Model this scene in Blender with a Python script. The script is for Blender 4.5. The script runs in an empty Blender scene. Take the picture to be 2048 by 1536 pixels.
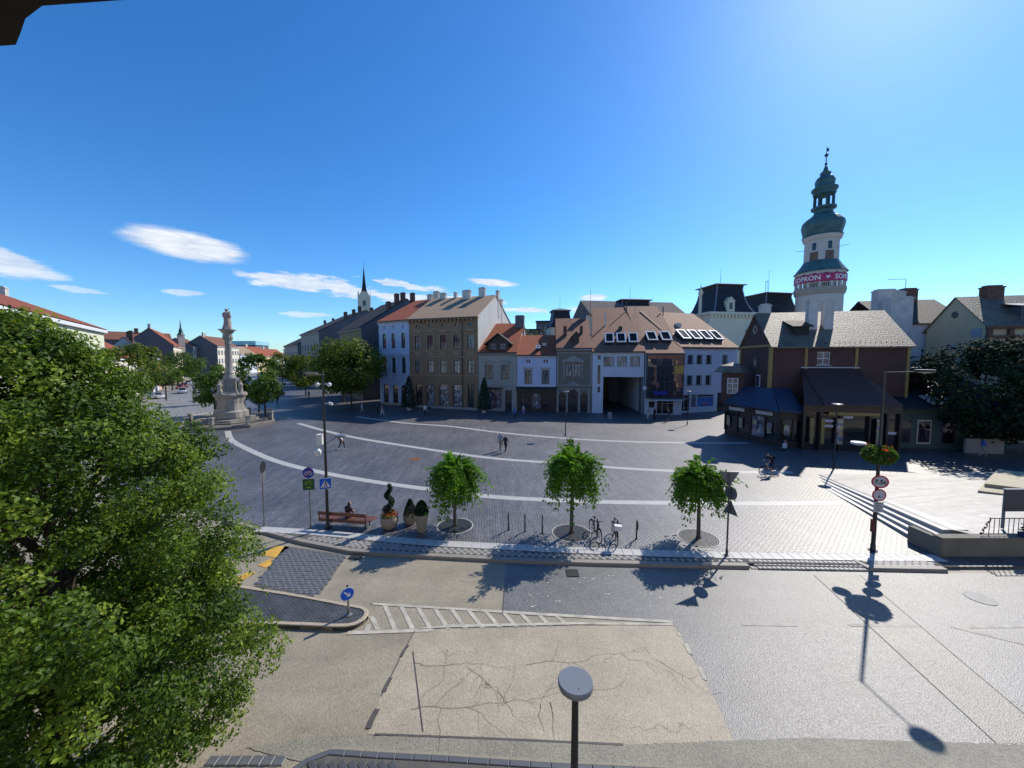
import bpy, bmesh, math, random
import numpy as np
from mathutils import Vector, Matrix
R = math.radians
random.seed(7); rng = np.random.default_rng(7)
S = bpy.context.scene
COL = S.collection

# ------------------------------------------------------------------ camera
cam = bpy.data.cameras.new('camera'); cam.lens = 13.0957; cam.sensor_width = 36; cam.clip_start = .05; cam.clip_end = 6000
camo = bpy.data.objects.new('camera', cam); COL.objects.link(camo)
camo.location = (0, 0, 9); camo.rotation_euler = (R(90 - 3.84), 0, 0); S.camera = camo

# ------------------------------------------------------------------ sky, sun, exposure
SUN_AZ, SUN_EL = 45.3, 40.5            # azimuth clockwise from +Y (towards +X), elevation
S.view_settings.view_transform = 'Standard'; S.view_settings.look = 'None'
S.view_settings.gamma = 1; S.view_settings.exposure = 0.06
W = bpy.data.worlds.new('World'); S.world = W; W.use_nodes = True
wn, wl = W.node_tree.nodes, W.node_tree.links
wn.clear()
wout = wn.new('ShaderNodeOutputWorld'); bg = wn.new('ShaderNodeBackground'); bg.inputs[1].default_value = .14
sky = wn.new('ShaderNodeTexSky'); sky.sky_type = 'NISHITA'; sky.sun_disc = False
sky.sun_elevation = R(SUN_EL); sky.sun_rotation = R(SUN_AZ); sky.altitude = 200
sky.air_density = 1.0; sky.dust_density = .3; sky.ozone_density = 4.0
hs = wn.new('ShaderNodeHueSaturation'); hs.inputs['Saturation'].default_value = 1.25; hs.inputs['Value'].default_value = 1.0
wl.new(sky.outputs[0], hs.inputs['Color'])
tn = wn.new('ShaderNodeMix'); tn.data_type = 'RGBA'; tn.blend_type = 'MULTIPLY'; tn.inputs['Factor'].default_value = 1; tn.inputs['B'].default_value = (.8, 1.05, 1.22, 1); wl.new(hs.outputs[0], tn.inputs['A'])
tc = wn.new('ShaderNodeTexCoord'); sx = wn.new('ShaderNodeSeparateXYZ'); wl.new(tc.outputs['Generated'], sx.inputs[0])
def wmath(op, a, b=None, clamp=False):
    n = wn.new('ShaderNodeMath'); n.operation = op; n.use_clamp = clamp
    for i, v in enumerate((a, b)):
        if v is None: continue
        if isinstance(v, (int, float)): n.inputs[i].default_value = v
        else: wl.new(v, n.inputs[i])
    return n.outputs[0]
az = wmath('MULTIPLY', wmath('ARCTAN2', sx.outputs[0], sx.outputs[1]), 57.2958)
el = wmath('MULTIPLY', wmath('ARCSINE', sx.outputs[2]), 57.2958)
cb = wn.new('ShaderNodeCombineXYZ'); wl.new(az, cb.inputs[0]); wl.new(el, cb.inputs[1])
# stretched noise frays the cloud edges
mpn = wn.new('ShaderNodeMapping'); mpn.inputs['Scale'].default_value = (.16, .75, 1); wl.new(cb.outputs[0], mpn.inputs[0])
nz = wn.new('ShaderNodeTexNoise'); nz.inputs['Scale'].default_value = 1.6; nz.inputs['Detail'].default_value = 7; nz.inputs['Roughness'].default_value = .62
wl.new(mpn.outputs[0], nz.inputs['Vector'])
nzc = wmath('SUBTRACT', nz.outputs[0], .5)
# lens-shaped fair-weather clouds: azimuth, elevation, half width, half height, tilt, fray, density
CLOUDS = [(-40.3, 12.75, 5.6, 1.6, -4, .3, .96), (-53.6, 8.7, 3.6, 1.3, -14, .7, .8), (-28.6, 10.0, 7.0, 1.05, 0, 1.1, .85),
          (-22.5, 9.3, 5.6, .8, -3, 1.6, .85), (-15.5, 10.6, 5.2, .5, -6, 1.7, .8), (-3.1, 11.35, 4.0, .55, -4, .7, .95),
          (-28.3, 5.9, 3.6, .4, 2, 1.2, .6), (-7, 9.0, 6.5, .55, -3, 1.5, .8), (12.4, 9.05, 2.1, .5, 0, .7, .9),
          (2.4, 7.4, 3.9, .4, -3, 1.0, .8), (11, 7.2, 2.6, .65, -4, 1.0, .85), (-41, 7.5, 1.9, .35, 3, 1.3, .55),
          (-14.3, 8.9, 5.6, .7, 0, 1.5, .8), (-48.8, 6.9, 2.2, .3, -3, 1.2, .5),
          (66, 14, 5, 1.1, 3, 1.1, .8), (-78, 12, 6, 1.2, -3, 1.0, .9), (-105, 17, 7, 1.3, 4, .9, .9), (140, 13, 7, 1.1, 2, 1.0, .9), (-160, 11, 6, 1.0, 0, 1.1, .9), (100, 9, 6, .9, -2, 1.2, .8)]
mask = None
for a, e, w_, h_, t_, fr, dens in CLOUDS:
    mp = wn.new('ShaderNodeMapping'); mp.vector_type = 'TEXTURE'
    mp.inputs['Location'].default_value = (a, e, 0); mp.inputs['Rotation'].default_value = (0, 0, R(t_)); mp.inputs['Scale'].default_value = (w_, h_, 1)
    wl.new(cb.outputs[0], mp.inputs[0])
    ln = wn.new('ShaderNodeVectorMath'); ln.operation = 'LENGTH'; wl.new(mp.outputs[0], ln.inputs[0])
    d = wmath('ADD', ln.outputs['Value'], wmath('MULTIPLY', nzc, fr * 2.2))
    mr = wn.new('ShaderNodeMapRange'); mr.interpolation_type = 'SMOOTHSTEP'
    mr.inputs['From Min'].default_value = 1.12; mr.inputs['From Max'].default_value = .62; mr.inputs['To Max'].default_value = dens
    wl.new(d, mr.inputs['Value'])
    mask = mr.outputs[0] if mask is None else wmath('MAXIMUM', mask, mr.outputs[0])
cm = wn.new('ShaderNodeMix'); cm.data_type = 'RGBA'; 
mpc = wn.new('ShaderNodeMapping'); mpc.inputs['Scale'].default_value = (.3, 1.1, 1); wl.new(cb.outputs[0], mpc.inputs[0])
nz2 = wn.new('ShaderNodeTexNoise'); nz2.inputs['Scale'].default_value = 1.3; nz2.inputs['Detail'].default_value = 8; nz2.inputs['Roughness'].default_value = .65; wl.new(mpc.outputs[0], nz2.inputs['Vector'])
cr_ = wn.new('ShaderNodeValToRGB'); cr_.color_ramp.elements[0].position = .32; cr_.color_ramp.elements[0].color = (4.3, 4.9, 5.9, 1); cr_.color_ramp.elements[1].position = .62; cr_.color_ramp.elements[1].color = (6.5, 6.75, 7.1, 1)
wl.new(nz2.outputs[0], cr_.inputs[0]); wl.new(cr_.outputs[0], cm.inputs['B'])
wl.new(mask, cm.inputs['Factor']); wl.new(tn.outputs['Result'], cm.inputs['A'])
wl.new(cm.outputs['Result'], bg.inputs[0]); wl.new(bg.outputs[0], wout.inputs[0])

sl = bpy.data.lights.new('sun', 'SUN'); sl.energy = 5.0; sl.angle = R(.53); sl.color = (1, .94, .84)
so = bpy.data.objects.new('sun', sl); COL.objects.link(so)
ca, sa, ce, se = math.cos(R(SUN_AZ)), math.sin(R(SUN_AZ)), math.cos(R(SUN_EL)), math.sin(R(SUN_EL))
so.rotation_euler = Vector((sa * ce, ca * ce, se)).to_track_quat('Z', 'Y').to_euler(); so.location = (60, 60, 80)

# ------------------------------------------------------------------ materials
MATS = {}
def _new(name):
    m = bpy.data.materials.new(name); m.use_nodes = True; MATS[name] = m
    n, l = m.node_tree.nodes, m.node_tree.links
    return m, n, l, n['Principled BSDF']
def _noise(n, l, vec, scale, detail=4, rough=.55):
    t = n.new('ShaderNodeTexNoise'); t.inputs['Scale'].default_value = scale; t.inputs['Detail'].default_value = detail
    t.inputs['Roughness'].default_value = rough
    if vec is not None: l.new(vec, t.inputs['Vector'])
    return t.outputs[0]
def _ramp(n, l, fac, stops):
    r = n.new('ShaderNodeValToRGB'); e = r.color_ramp.elements
    while len(e) < len(stops): e.new(.5)
    for k, (p, c) in enumerate(stops):
        e[k].position = p; e[k].color = (*c, 1) if len(c) == 3 else c
    l.new(fac, r.inputs[0]); return r.outputs[0]
def _mix(n, l, fac, a, b, mode='MIX'):
    m = n.new('ShaderNodeMix'); m.data_type = 'RGBA'; m.blend_type = mode
    for s, v in (('Factor', fac), ('A', a), ('B', b)):
        if isinstance(v, (int, float)): m.inputs[s].default_value = v
        elif isinstance(v, tuple): m.inputs[s].default_value = (*v, 1)
        else: l.new(v, m.inputs[s])
    return m.outputs['Result']
def _bump(n, l, h, strength, dist, b):
    k = n.new('ShaderNodeBump'); k.inputs['Strength'].default_value = strength; k.inputs['Distance'].default_value = dist
    l.new(h, k.inputs['Height']); l.new(k.outputs[0], b.inputs['Normal']); return k
def g3(v): return (v, v, v)
def mat(name, col, rough=.7, var=.18, scale=2.5, fine=0, spec=.35, metallic=0, bump=0, bscale=30, coat=0, dirt=0):
    """plain surface: broad blotches, fine grain, optional relief, optional grime streaks"""
    if name in MATS: return MATS[name]
    m, n, l, b = _new(name)
    t = n.new('ShaderNodeTexCoord'); v = t.outputs['Object']
    c = _mix(n, l, 1.0, tuple(col), _ramp(n, l, _noise(n, l, v, scale), [(.25, g3(1 - var)), (.75, g3(1 + var * .6))]), 'MULTIPLY')
    if fine: c = _mix(n, l, 1.0, c, _ramp(n, l, _noise(n, l, v, bscale * 2, 2), [(.3, g3(1 - fine)), (.7, g3(1 + fine * .5))]), 'MULTIPLY')
    if dirt:
        mp = n.new('ShaderNodeMapping'); mp.inputs['Scale'].default_value = (1.6, 1.6, .25); l.new(v, mp.inputs[0])
        c = _mix(n, l, _ramp(n, l, _noise(n, l, mp.outputs[0], 1.3, 6, .7), [(.5, g3(0)), (.78, g3(dirt))]), c, (.09, .08, .07))
    l.new(c, b.inputs['Base Color'])
    b.inputs['Roughness'].default_value = rough; b.inputs['Metallic'].default_value = metallic
    b.inputs['Specular IOR Level'].default_value = spec; b.inputs['Coat Weight'].default_value = coat
    if bump: _bump(n, l, _noise(n, l, v, bscale, 3), bump, .02, b)
    return m
def tiles(name, c1, c2, c3, row=.34, wid=.22, rough=.55, spec=.5, patch=.35):
    """clay roof tiles in courses, laid out along the slope (UV in metres)"""
    m, n, l, b = _new(name)
    uv = n.new('ShaderNodeUVMap').outputs[0]
    br = n.new('ShaderNodeTexBrick'); br.inputs['Scale'].default_value = 1; br.offset = .5
    br.inputs['Brick Width'].default_value = wid; br.inputs['Row Height'].default_value = row
    br.inputs['Mortar Size'].default_value = .018; br.inputs['Mortar Smooth'].default_value = .3; br.inputs['Bias'].default_value = .0
    br.inputs['Color1'].default_value = (*c1, 1); br.inputs['Color2'].default_value = (*c2, 1); br.inputs['Mortar'].default_value = (*[x * .35 for x in c1], 1)
    l.new(uv, br.inputs['Vector'])
    nz1 = _noise(n, l, uv, .55, 6, .7)
    c = _mix(n, l, _ramp(n, l, nz1, [(.42, g3(0)), (.7, g3(patch))]), br.outputs[0], tuple(c3))
    c = _mix(n, l, 1.0, c, _ramp(n, l, _noise(n, l, uv, 5, 3), [(.3, g3(.7)), (.7, g3(1.2))]), 'MULTIPLY')
    cc_ = c; b.inputs['Roughness'].default_value = rough; b.inputs['Specular IOR Level'].default_value = spec
    sp = n.new('ShaderNodeSeparateXYZ'); l.new(uv, sp.inputs[0])
    def mt(op, a, bb=None):
        k = n.new('ShaderNodeMath'); k.operation = op
        for i, v in enumerate((a, bb)):
            if v is None: continue
            if isinstance(v, (int, float)): k.inputs[i].default_value = v
            else: l.new(v, k.inputs[i])
        return k.outputs[0]
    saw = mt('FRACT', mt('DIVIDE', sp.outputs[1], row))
    l.new(_mix(n, l, 1.0, cc_, _ramp(n, l, saw, [(0, g3(.5)), (.1, g3(.62)), (.22, g3(1.0)), (.9, g3(1.12))]), 'MULTIPLY'), b.inputs['Base Color'])  # each course darkened at its lower edge: overlap shade and joint dirt painted in
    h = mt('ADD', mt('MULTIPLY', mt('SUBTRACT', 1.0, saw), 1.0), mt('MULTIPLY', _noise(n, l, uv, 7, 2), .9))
    _bump(n, l, h, .8, .1, b)
    return m
def paving(name, c1, c2, mortar, bw, rh, rot=0, rough=.55, spec=.45, msize=.012, bump=.5, blot=.3, blots=.12):
    """small stone setts as colour, joints and fine relief (object XY in metres)"""
    m, n, l, b = _new(name)
    t = n.new('ShaderNodeTexCoord'); mp = n.new('ShaderNodeMapping'); mp.inputs['Rotation'].default_value = (0, 0, R(rot))
    l.new(t.outputs['Object'], mp.inputs[0]); v = mp.outputs[0]
    br = n.new('ShaderNodeTexBrick'); br.inputs['Scale'].default_value = 1
    br.inputs['Brick Width'].default_value = bw; br.inputs['Row Height'].default_value = rh
    br.inputs['Mortar Size'].default_value = msize; br.inputs['Mortar Smooth'].default_value = .4
    br.inputs['Color1'].default_value = (*c1, 1); br.inputs['Color2'].default_value = (*c2, 1); br.inputs['Mortar'].default_value = (*mortar, 1)
    l.new(v, br.inputs['Vector'])
    c = _mix(n, l, 1.0, br.outputs[0], _ramp(n, l, _noise(n, l, v, blots, 7, .65), [(.3, g3(1 - blot)), (.7, g3(1 + blot))]), 'MULTIPLY')
    c = _mix(n, l, 1.0, c, _ramp(n, l, _noise(n, l, v, 2.2, 5, .7), [(.3, g3(.72)), (.7, g3(1.22))]), 'MULTIPLY')
    ms = n.new('ShaderNodeMapping'); ms.inputs['Scale'].default_value = (.25, 2.6, 1); l.new(v, ms.inputs[0])
    c = _mix(n, l, 1.0, c, _ramp(n, l, _noise(n, l, ms.outputs[0], 1, 4, .7), [(.35, g3(.74)), (.65, g3(1.2))]), 'MULTIPLY')
    l.new(c, b.inputs['Base Color']); b.inputs['Roughness'].default_value = rough; b.inputs['Specular IOR Level'].default_value = spec
    k = n.new('ShaderNodeMath'); k.operation = 'MULTIPLY_ADD'; k.inputs[1].default_value = -1.0; l.new(br.outputs['Fac'], k.inputs[0])
    l.new(_noise(n, l, v, 9, 2), k.inputs[2]); _bump(n, l, k.outputs[0], bump, .02, b)
    return m
def asphalt(name, col, tint, cracks=.5, rough=.6, spec=.4, stone=.35, cscale=.75):
    """worn asphalt: exposed stones, stains along the lane, branching cracks"""
    m, n, l, b = _new(name)
    t = n.new('ShaderNodeTexCoord'); v = t.outputs['Object']
    mp = n.new('ShaderNodeMapping'); mp.inputs['Scale'].default_value = (.18, .9, 1); l.new(v, mp.inputs[0])
    c = _mix(n, l, _ramp(n, l, _noise(n, l, mp.outputs[0], .9, 6, .6), [(.3, g3(0)), (.72, g3(1))]), tuple(col), tuple(tint))
    c = _mix(n, l, 1.0, c, _ramp(n, l, _noise(n, l, v, .7, 6, .7), [(.3, g3(.84)), (.7, g3(1.12))]), 'MULTIPLY')
    vo = n.new('ShaderNodeTexVoronoi'); vo.inputs['Scale'].default_value = 38; l.new(v, vo.inputs['Vector'])
    c = _mix(n, l, 1.0, c, _ramp(n, l, vo.outputs['Color'], [(.15, g3(1 - stone)), (.85, g3(1 + stone))]), 'MULTIPLY')
    if cracks:
        wv = n.new('ShaderNodeMix'); wv.data_type = 'VECTOR'; wv.inputs['Factor'].default_value = .32
        nn = n.new('ShaderNodeTexNoise'); nn.inputs['Scale'].default_value = 2.2; nn.inputs['Detail'].default_value = 5; l.new(v, nn.inputs['Vector'])
        l.new(v, wv.inputs['A']); l.new(nn.outputs['Color'], wv.inputs['B'])
        vc = n.new('ShaderNodeTexVoronoi'); vc.feature = 'DISTANCE_TO_EDGE'; vc.inputs['Scale'].default_value = cscale; l.new(wv.outputs[1], vc.inputs['Vector'])
        crk = _ramp(n, l, vc.outputs['Distance'], [(0, g3(1)), (.003, g3(.5)), (.006, g3(0))])
        where = _ramp(n, l, _noise(n, l, v, .38, 3), [(.47, g3(0)), (.56, g3(cracks))])
        c = _mix(n, l, _mix(n, l, 1.0, crk, where, 'MULTIPLY'), c, (.035, .032, .03))
    l.new(c, b.inputs['Base Color']); b.inputs['Roughness'].default_value = rough; b.inputs['Specular IOR Level'].default_value = spec
    _bump(n, l, vo.outputs['Distance'], .5, .01, b)
    return m
def glass(name, col, rough=.06, spec=.8, wav=.02):
    m, n, l, b = _new(name)
    b.inputs['Base Color'].default_value = (*col, 1); b.inputs['Roughness'].default_value = rough; b.inputs['Specular IOR Level'].default_value = spec
    t = n.new('ShaderNodeTexCoord'); _bump(n, l, _noise(n, l, t.outputs['Object'], .9, 2), wav, .3, b)
    return m
def curtain(name, col, dark):
    """net curtains seen through a pane: folds, with a glossy coat for the glass"""
    m, n, l, b = _new(name)
    t = n.new('ShaderNodeTexCoord'); mp = n.new('ShaderNodeMapping'); mp.inputs['Scale'].default_value = (9, 9, .5); l.new(t.outputs['Object'], mp.inputs[0])
    c = _mix(n, l, _ramp(n, l, _noise(n, l, mp.outputs[0], 1, 3), [(.38, g3(0)), (.6, g3(1))]), tuple(dark), tuple(col))
    l.new(c, b.inputs['Base Color']); b.inputs['Roughness'].default_value = .5; b.inputs['Coat Weight'].default_value = 1; b.inputs['Coat Roughness'].default_value = .04
    return m
def display(name, cols, scale=3):
    """goods and posters behind a shop window: small irregular blocks of colour"""
    m, n, l, b = _new(name)
    t = n.new('ShaderNodeTexCoord'); vo = n.new('ShaderNodeTexVoronoi'); vo.inputs['Scale'].default_value = scale; vo.distance = 'CHEBYCHEV'; l.new(t.outputs['Object'], vo.inputs['Vector'])
    sp = n.new('ShaderNodeSeparateColor'); l.new(vo.outputs['Color'], sp.inputs[0])
    k = len(cols); r = _ramp(n, l, sp.outputs[0], [((i + .02) / k, c) for i, c in enumerate(cols)])
    l.new(r, b.inputs['Base Color']); b.inputs['Roughness'].default_value = .5; b.inputs['Coat Weight'].default_value = 1; b.inputs['Coat Roughness'].default_value = .05
    return m
def leafmat(name, stops, trans=.38, rough=.55):
    """leaves: colour by the leaf's own random tint, light passing through"""
    m, n, l, b = _new(name)
    at = n.new('ShaderNodeAttribute'); at.attribute_name = 'tint'
    c = _ramp(n, l, at.outputs['Fac'], stops)
    l.new(c, b.inputs['Base Color']); b.inputs['Roughness'].default_value = rough; b.inputs['Specular IOR Level'].default_value = .22
    tr = n.new('ShaderNodeBsdfTranslucent'); l.new(_mix(n, l, 1.0, c, (1.15, 1.25, .55), 'MULTIPLY'), tr.inputs[0])
    ms = n.new('ShaderNodeMixShader'); ms.inputs[0].default_value = trans
    l.new(b.outputs[0], ms.inputs[1]); l.new(tr.outputs[0], ms.inputs[2]); l.new(ms.outputs[0], n['Material Output'].inputs[0])
    return m

# ------------------------------------------------------------------ mesh builder
class MB:
    def __init__(s): s.v = []; s.f = []; s.m = []; s.k = 0
    def _add(s, vs, fs):
        o = len(s.v); s.v += [tuple(p) for p in vs]
        for f in fs: s.f.append(tuple(i + o for i in f)); s.m.append(s.k)
        return s
    def poly(s, pts): return s._add(pts, [tuple(range(len(pts)))])
    def box(s, x0, x1, y0, y1, z0, z1):
        return s._add([(x0, y0, z0), (x1, y0, z0), (x1, y1, z0), (x0, y1, z0), (x0, y0, z1), (x1, y0, z1), (x1, y1, z1), (x0, y1, z1)],
                      [(3, 2, 1, 0), (4, 5, 6, 7), (0, 1, 5, 4), (1, 2, 6, 5), (2, 3, 7, 6), (3, 0, 4, 7)])
    def prism(s, poly, z0, z1, M=None):
        n = len(poly)
        a = sum(poly[i][0] * poly[(i + 1) % n][1] - poly[(i + 1) % n][0] * poly[i][1] for i in range(n))
        if a < 0: poly = poly[::-1]
        vs = [(x, y, z0) for x, y in poly] + [(x, y, z1) for x, y in poly]
        if M: vs = [tuple(M @ Vector(p)) for p in vs]
        return s._add(vs, [tuple(range(n - 1, -1, -1)), tuple(range(n, 2 * n))] + [(i, (i + 1) % n, n + (i + 1) % n, n + i) for i in range(n)])
    def extr_y(s, poly, y0, y1):
        """poly in (x,z), extruded along y"""
        M = Matrix(((1, 0, 0, 0), (0, 0, 1, 0), (0, 1, 0, 0), (0, 0, 0, 1)))
        s.prism(poly, y0, y1, M); return s
    def extr_x(s, poly, x0, x1):
        """poly in (y,z), extruded along x"""
        M = Matrix(((0, 0, 1, 0), (1, 0, 0, 0), (0, 1, 0, 0), (0, 0, 0, 1)))
        s.prism(poly, x0, x1, M); return s
    def tube(s, p0, p1, r0, r1=None, n=8, cap=True):
        r1 = r0 if r1 is None else r1
        p0, p1 = Vector(p0), Vector(p1); d = (p1 - p0).normalized()
        a = d.orthogonal().normalized(); b = d.cross(a)
        vs = []
        for p, r in ((p0, r0), (p1, r1)):
            for i in range(n):
                t = 2 * math.pi * i / n; vs.append(p + a * (r * math.cos(t)) + b * (r * math.sin(t)))
        fs = [(i, (i + 1) % n, n + (i + 1) % n, n + i) for i in range(n)]
        if cap: fs += [tuple(range(n - 1, -1, -1)), tuple(range(n, 2 * n))]
        return s._add(vs, fs)
    def path(s, pts, r, n=6):
        for a, b in zip(pts[:-1], pts[1:]): s.tube(a, b, r, r, n)
        return s
    def lathe(s, prof, n=24, cx=0, cy=0, sq=0, a0=0):
        """profile [(r,z)] upwards; sq=1 gives flat-sided rings"""
        vs = []
        for r, z in prof:
            for i in range(n):
                t = a0 + 2 * math.pi * i / n; vs.append((cx + r * math.cos(t), cy + r * math.sin(t), z))
        fs = []
        for k in range(len(prof) - 1):
            for i in range(n):
                j = (i + 1) % n; fs.append((k * n + i, k * n + j, (k + 1) * n + j, (k + 1) * n + i))
        if prof[0][0] > .01: fs.append(tuple(range(n - 1, -1, -1)))
        if prof[-1][0] > .01: fs.append(tuple((len(prof) - 1) * n + i for i in range(n)))
        return s._add(vs, fs)
    def ball(s, c, r, n=10, m=7, sc=(1, 1, 1)):
        vs = []; fs = []
        for k in range(m + 1):
            ph = math.pi * k / m - math.pi / 2
            for i in range(n):
                t = 2 * math.pi * i / n
                vs.append((c[0] + sc[0] * r * math.cos(ph) * math.cos(t), c[1] + sc[1] * r * math.cos(ph) * math.sin(t), c[2] + sc[2] * r * math.sin(ph)))
        for k in range(m):
            for i in range(n):
                j = (i + 1) % n; fs.append((k * n + i, k * n + j, (k + 1) * n + j, (k + 1) * n + i))
        return s._add(vs, fs)
    def torus(s, c, R_, r, axis='y', n=28, m=6):
        vs = []; fs = []
        for i in range(n):
            t = 2 * math.pi * i / n
            for j in range(m):
                u = 2 * math.pi * j / m; q = R_ + r * math.cos(u); w = r * math.sin(u)
                a, b = q * math.cos(t), q * math.sin(t)
                vs.append((c[0] + a, c[1] + w, c[2] + b) if axis == 'y' else ((c[0] + w, c[1] + a, c[2] + b) if axis == 'x' else (c[0] + a, c[1] + b, c[2] + w)))
        for i in range(n):
            for j in range(m):
                fs.append((i * m + j, ((i + 1) % n) * m + j, ((i + 1) % n) * m + (j + 1) % m, i * m + (j + 1) % m))
        return s._add(vs, fs)
    def xf(s, M, start=0):
        for i in range(start, len(s.v)): s.v[i] = tuple(M @ Vector(s.v[i]))
        return s
    def mesh(s, name, mats, smooth=False):
        me = bpy.data.meshes.new(name); me.from_pydata(s.v, [], s.f)
        if not isinstance(mats, (list, tuple)): mats = [mats]
        for m in mats: me.materials.append(m)
        if len(mats) > 1:
            for p, k in zip(me.polygons, s.m): p.material_index = k
        bm = bmesh.new(); bm.from_mesh(me); bmesh.ops.recalc_face_normals(bm, faces=bm.faces)
        uvl = bm.loops.layers.uv.new('UVMap')
        Z = Vector((0, 0, 1))
        for f in bm.faces:
            nn = f.normal
            if abs(nn.z) > .999: t, q = Vector((1, 0, 0)), Vector((0, 1, 0))
            else: t = Z.cross(nn).normalized(); q = nn.cross(t)
            for lp in f.loops: lp[uvl].uv = (lp.vert.co.dot(t), lp.vert.co.dot(q))
            f.smooth = smooth
        bm.to_mesh(me); bm.free()
        if smooth:
            try: me.set_sharp_from_angle(angle=R(40))
            except Exception: pass
        return me
    def build(s, name, mats, parent=None, smooth=False):
        o = bpy.data.objects.new(name, s.mesh(name, mats, smooth)); COL.objects.link(o)
        if parent is not None: o.parent = parent
        return o
def tag(o, label=None, cat=None, group=None, kind=None):
    if label: o['label'] = label
    if cat: o['category'] = cat
    if group: o['group'] = group
    if kind: o['kind'] = kind
    return o
def thing(name, label, cat, loc=(0, 0, 0), rz=0, group=None):
    o = bpy.data.objects.new(name, None); COL.objects.link(o); o.empty_display_size = .2
    o.location = loc; o.rotation_euler = (0, 0, rz)
    return tag(o, label, cat, group)
def inst(name, me, parent, loc=(0, 0, 0), rz=0, rot=None, sc=None):
    o = bpy.data.objects.new(name, me); COL.objects.link(o); o.parent = parent; o.location = loc
    o.rotation_euler = rot if rot else (0, 0, rz)
    if sc: o.scale = sc
    return o
def copy_tree(o, parent=None):
    c = o.copy(); COL.objects.link(c); c.parent = parent
    for ch in [x for x in bpy.data.objects if x.parent == o]: copy_tree(ch, c)
    return c
def text_mb(body, size, mb=None, M=None, bold=.0, align='CENTER', ext=.004):
    cu = bpy.data.curves.new('lettering', 'FONT'); cu.body = body; cu.size = size; cu.extrude = ext; cu.offset = bold; cu.align_x = align; cu.resolution_u = 3
    to = bpy.data.objects.new('lettering', cu); COL.objects.link(to)
    dg = bpy.context.evaluated_depsgraph_get(); me = bpy.data.meshes.new_from_object(to.evaluated_get(dg))
    mb = mb or MB()
    vs = [v.co.copy() for v in me.vertices]
    if M: vs = [M @ v for v in vs] if isinstance(M, Matrix) else [M(v) for v in vs]
    mb._add(vs, [tuple(p.vertices) for p in me.polygons])
    bpy.data.objects.remove(to); bpy.data.curves.remove(cu); bpy.data.meshes.remove(me)
    return mb
def facing(loc, rz, tilt=0):
    """frame for a flat sign: local x across, local y up, local z out of the face; rz=0 faces -Y"""
    return Matrix.Translation(loc) @ Matrix.Rotation(rz, 4, 'Z') @ Matrix.Rotation(R(90) - tilt, 4, 'X')

# ------------------------------------------------------------------ leaves
def leaf_cloud(name, mat_, C, N, size, aspect=.55, parent=None, tint=None, fold=.25, droop=None):
    """C: centres (n,3); N: outward directions (n,3); one folded four-sided leaf each"""
    n = len(C); N = N + rng.normal(0, .55, (n, 3)); N /= np.linalg.norm(N, axis=1)[:, None] + 1e-9
    A = rng.normal(0, 1, (n, 3))
    if droop is not None: A = A * .35 + droop
    A -= (A * N).sum(1)[:, None] * N; A /= np.linalg.norm(A, axis=1)[:, None] + 1e-9
    B = np.cross(N, A); s = (size * rng.uniform(.5, 1.5, n))[:, None]
    V = np.empty((n, 4, 3), np.float32)
    V[:, 0] = C - A * s * .5; V[:, 2] = C + A * s * .5
    V[:, 1] = C + B * s * aspect * .5 + N * s * fold * .4; V[:, 3] = C - B * s * aspect * .5 + N * s * fold * .4
    me = bpy.data.meshes.new(name); me.vertices.add(n * 4); me.vertices.foreach_set('co', V.reshape(-1))
    base = (np.arange(n) * 4)[:, None]
    tri = np.concatenate([base + np.array([0, 1, 2]), base + np.array([0, 2, 3])], 1).reshape(-1).astype(np.int32)
    me.loops.add(n * 6); me.loops.foreach_set('vertex_index', tri)
    me.polygons.add(n * 2); me.polygons.foreach_set('loop_start', np.arange(0, n * 6, 3, dtype=np.int32))
    me.update(calc_edges=True)
    at = me.attributes.new('tint', 'FLOAT', 'POINT')
    tv = rng.uniform(0, 1, n) if tint is None else tint
    at.data.foreach_set('value', np.repeat(tv, 4).astype(np.float32))
    me.materials.append(mat_)
    o = bpy.data.objects.new(name, me); COL.objects.link(o)
    if parent is not None: o.parent = parent
    return o
def clump_points(n, nclump, shape, spread):
    """leaf points gathered in clumps inside shape(u)->point sampler"""
    cc = np.array([shape() for _ in range(nclump)])
    idx = rng.integers(0, nclump, n); off = rng.normal(0, 1, (n, 3)); off /= np.linalg.norm(off, axis=1)[:, None]
    rr = spread * rng.uniform(.25, 1, n)[:, None] ** .5
    P = cc[idx] + off * rr * np.array([1, 1, .75])
    ct = rng.uniform(0, 1, nclump)
    return P, off, np.clip(.55 * ct[idx] + .45 * rng.uniform(0, 1, n), 0, 1)
# ================================================================== palette
M_ground = mat('far_ground', (.2, .2, .19), .9, .3, .02)
M_road = asphalt('road_asphalt', (.315, .278, .205), (.235, .2, .148), cracks=.25, rough=.62, stone=.2)
M_patch = asphalt('patch_asphalt', (.375, .328, .245), (.315, .27, .2), cracks=.6, rough=.6, stone=.2, cscale=.62)
M_grey = asphalt('grey_asphalt', (.118, .117, .114), (.148, .145, .14), cracks=.2, rough=.49, spec=.55, stone=.45)
M_trench = asphalt('trench_asphalt', (.19, .172, .145), (.155, .142, .122), cracks=.5, rough=.5, spec=.53, stone=.35)
M_gutter = asphalt('gutter_asphalt', (.25, .235, .185), (.205, .19, .15), cracks=.2, rough=.7, stone=.25)
M_street = asphalt('street_asphalt', (.2, .2, .2), (.24, .235, .225), cracks=.2, rough=.6)
M_seal = mat('crack_sealant', (.085, .078, .07), .6, .3, 6)
M_plaza = paving('plaza_setts', (.135, .127, .133), (.085, .081, .088), (.03, .03, .034), .24, .15, 86, rough=.5, spec=1.0, msize=.02, bump=.5, blot=.38, blots=.2)
M_terrace = paving('terrace_slabs', (.34, .325, .3), (.27, .262, .25), (.13, .125, .12), .6, .3, -12, rough=.42, spec=.6, msize=.008, bump=.25, blot=.15)
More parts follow.
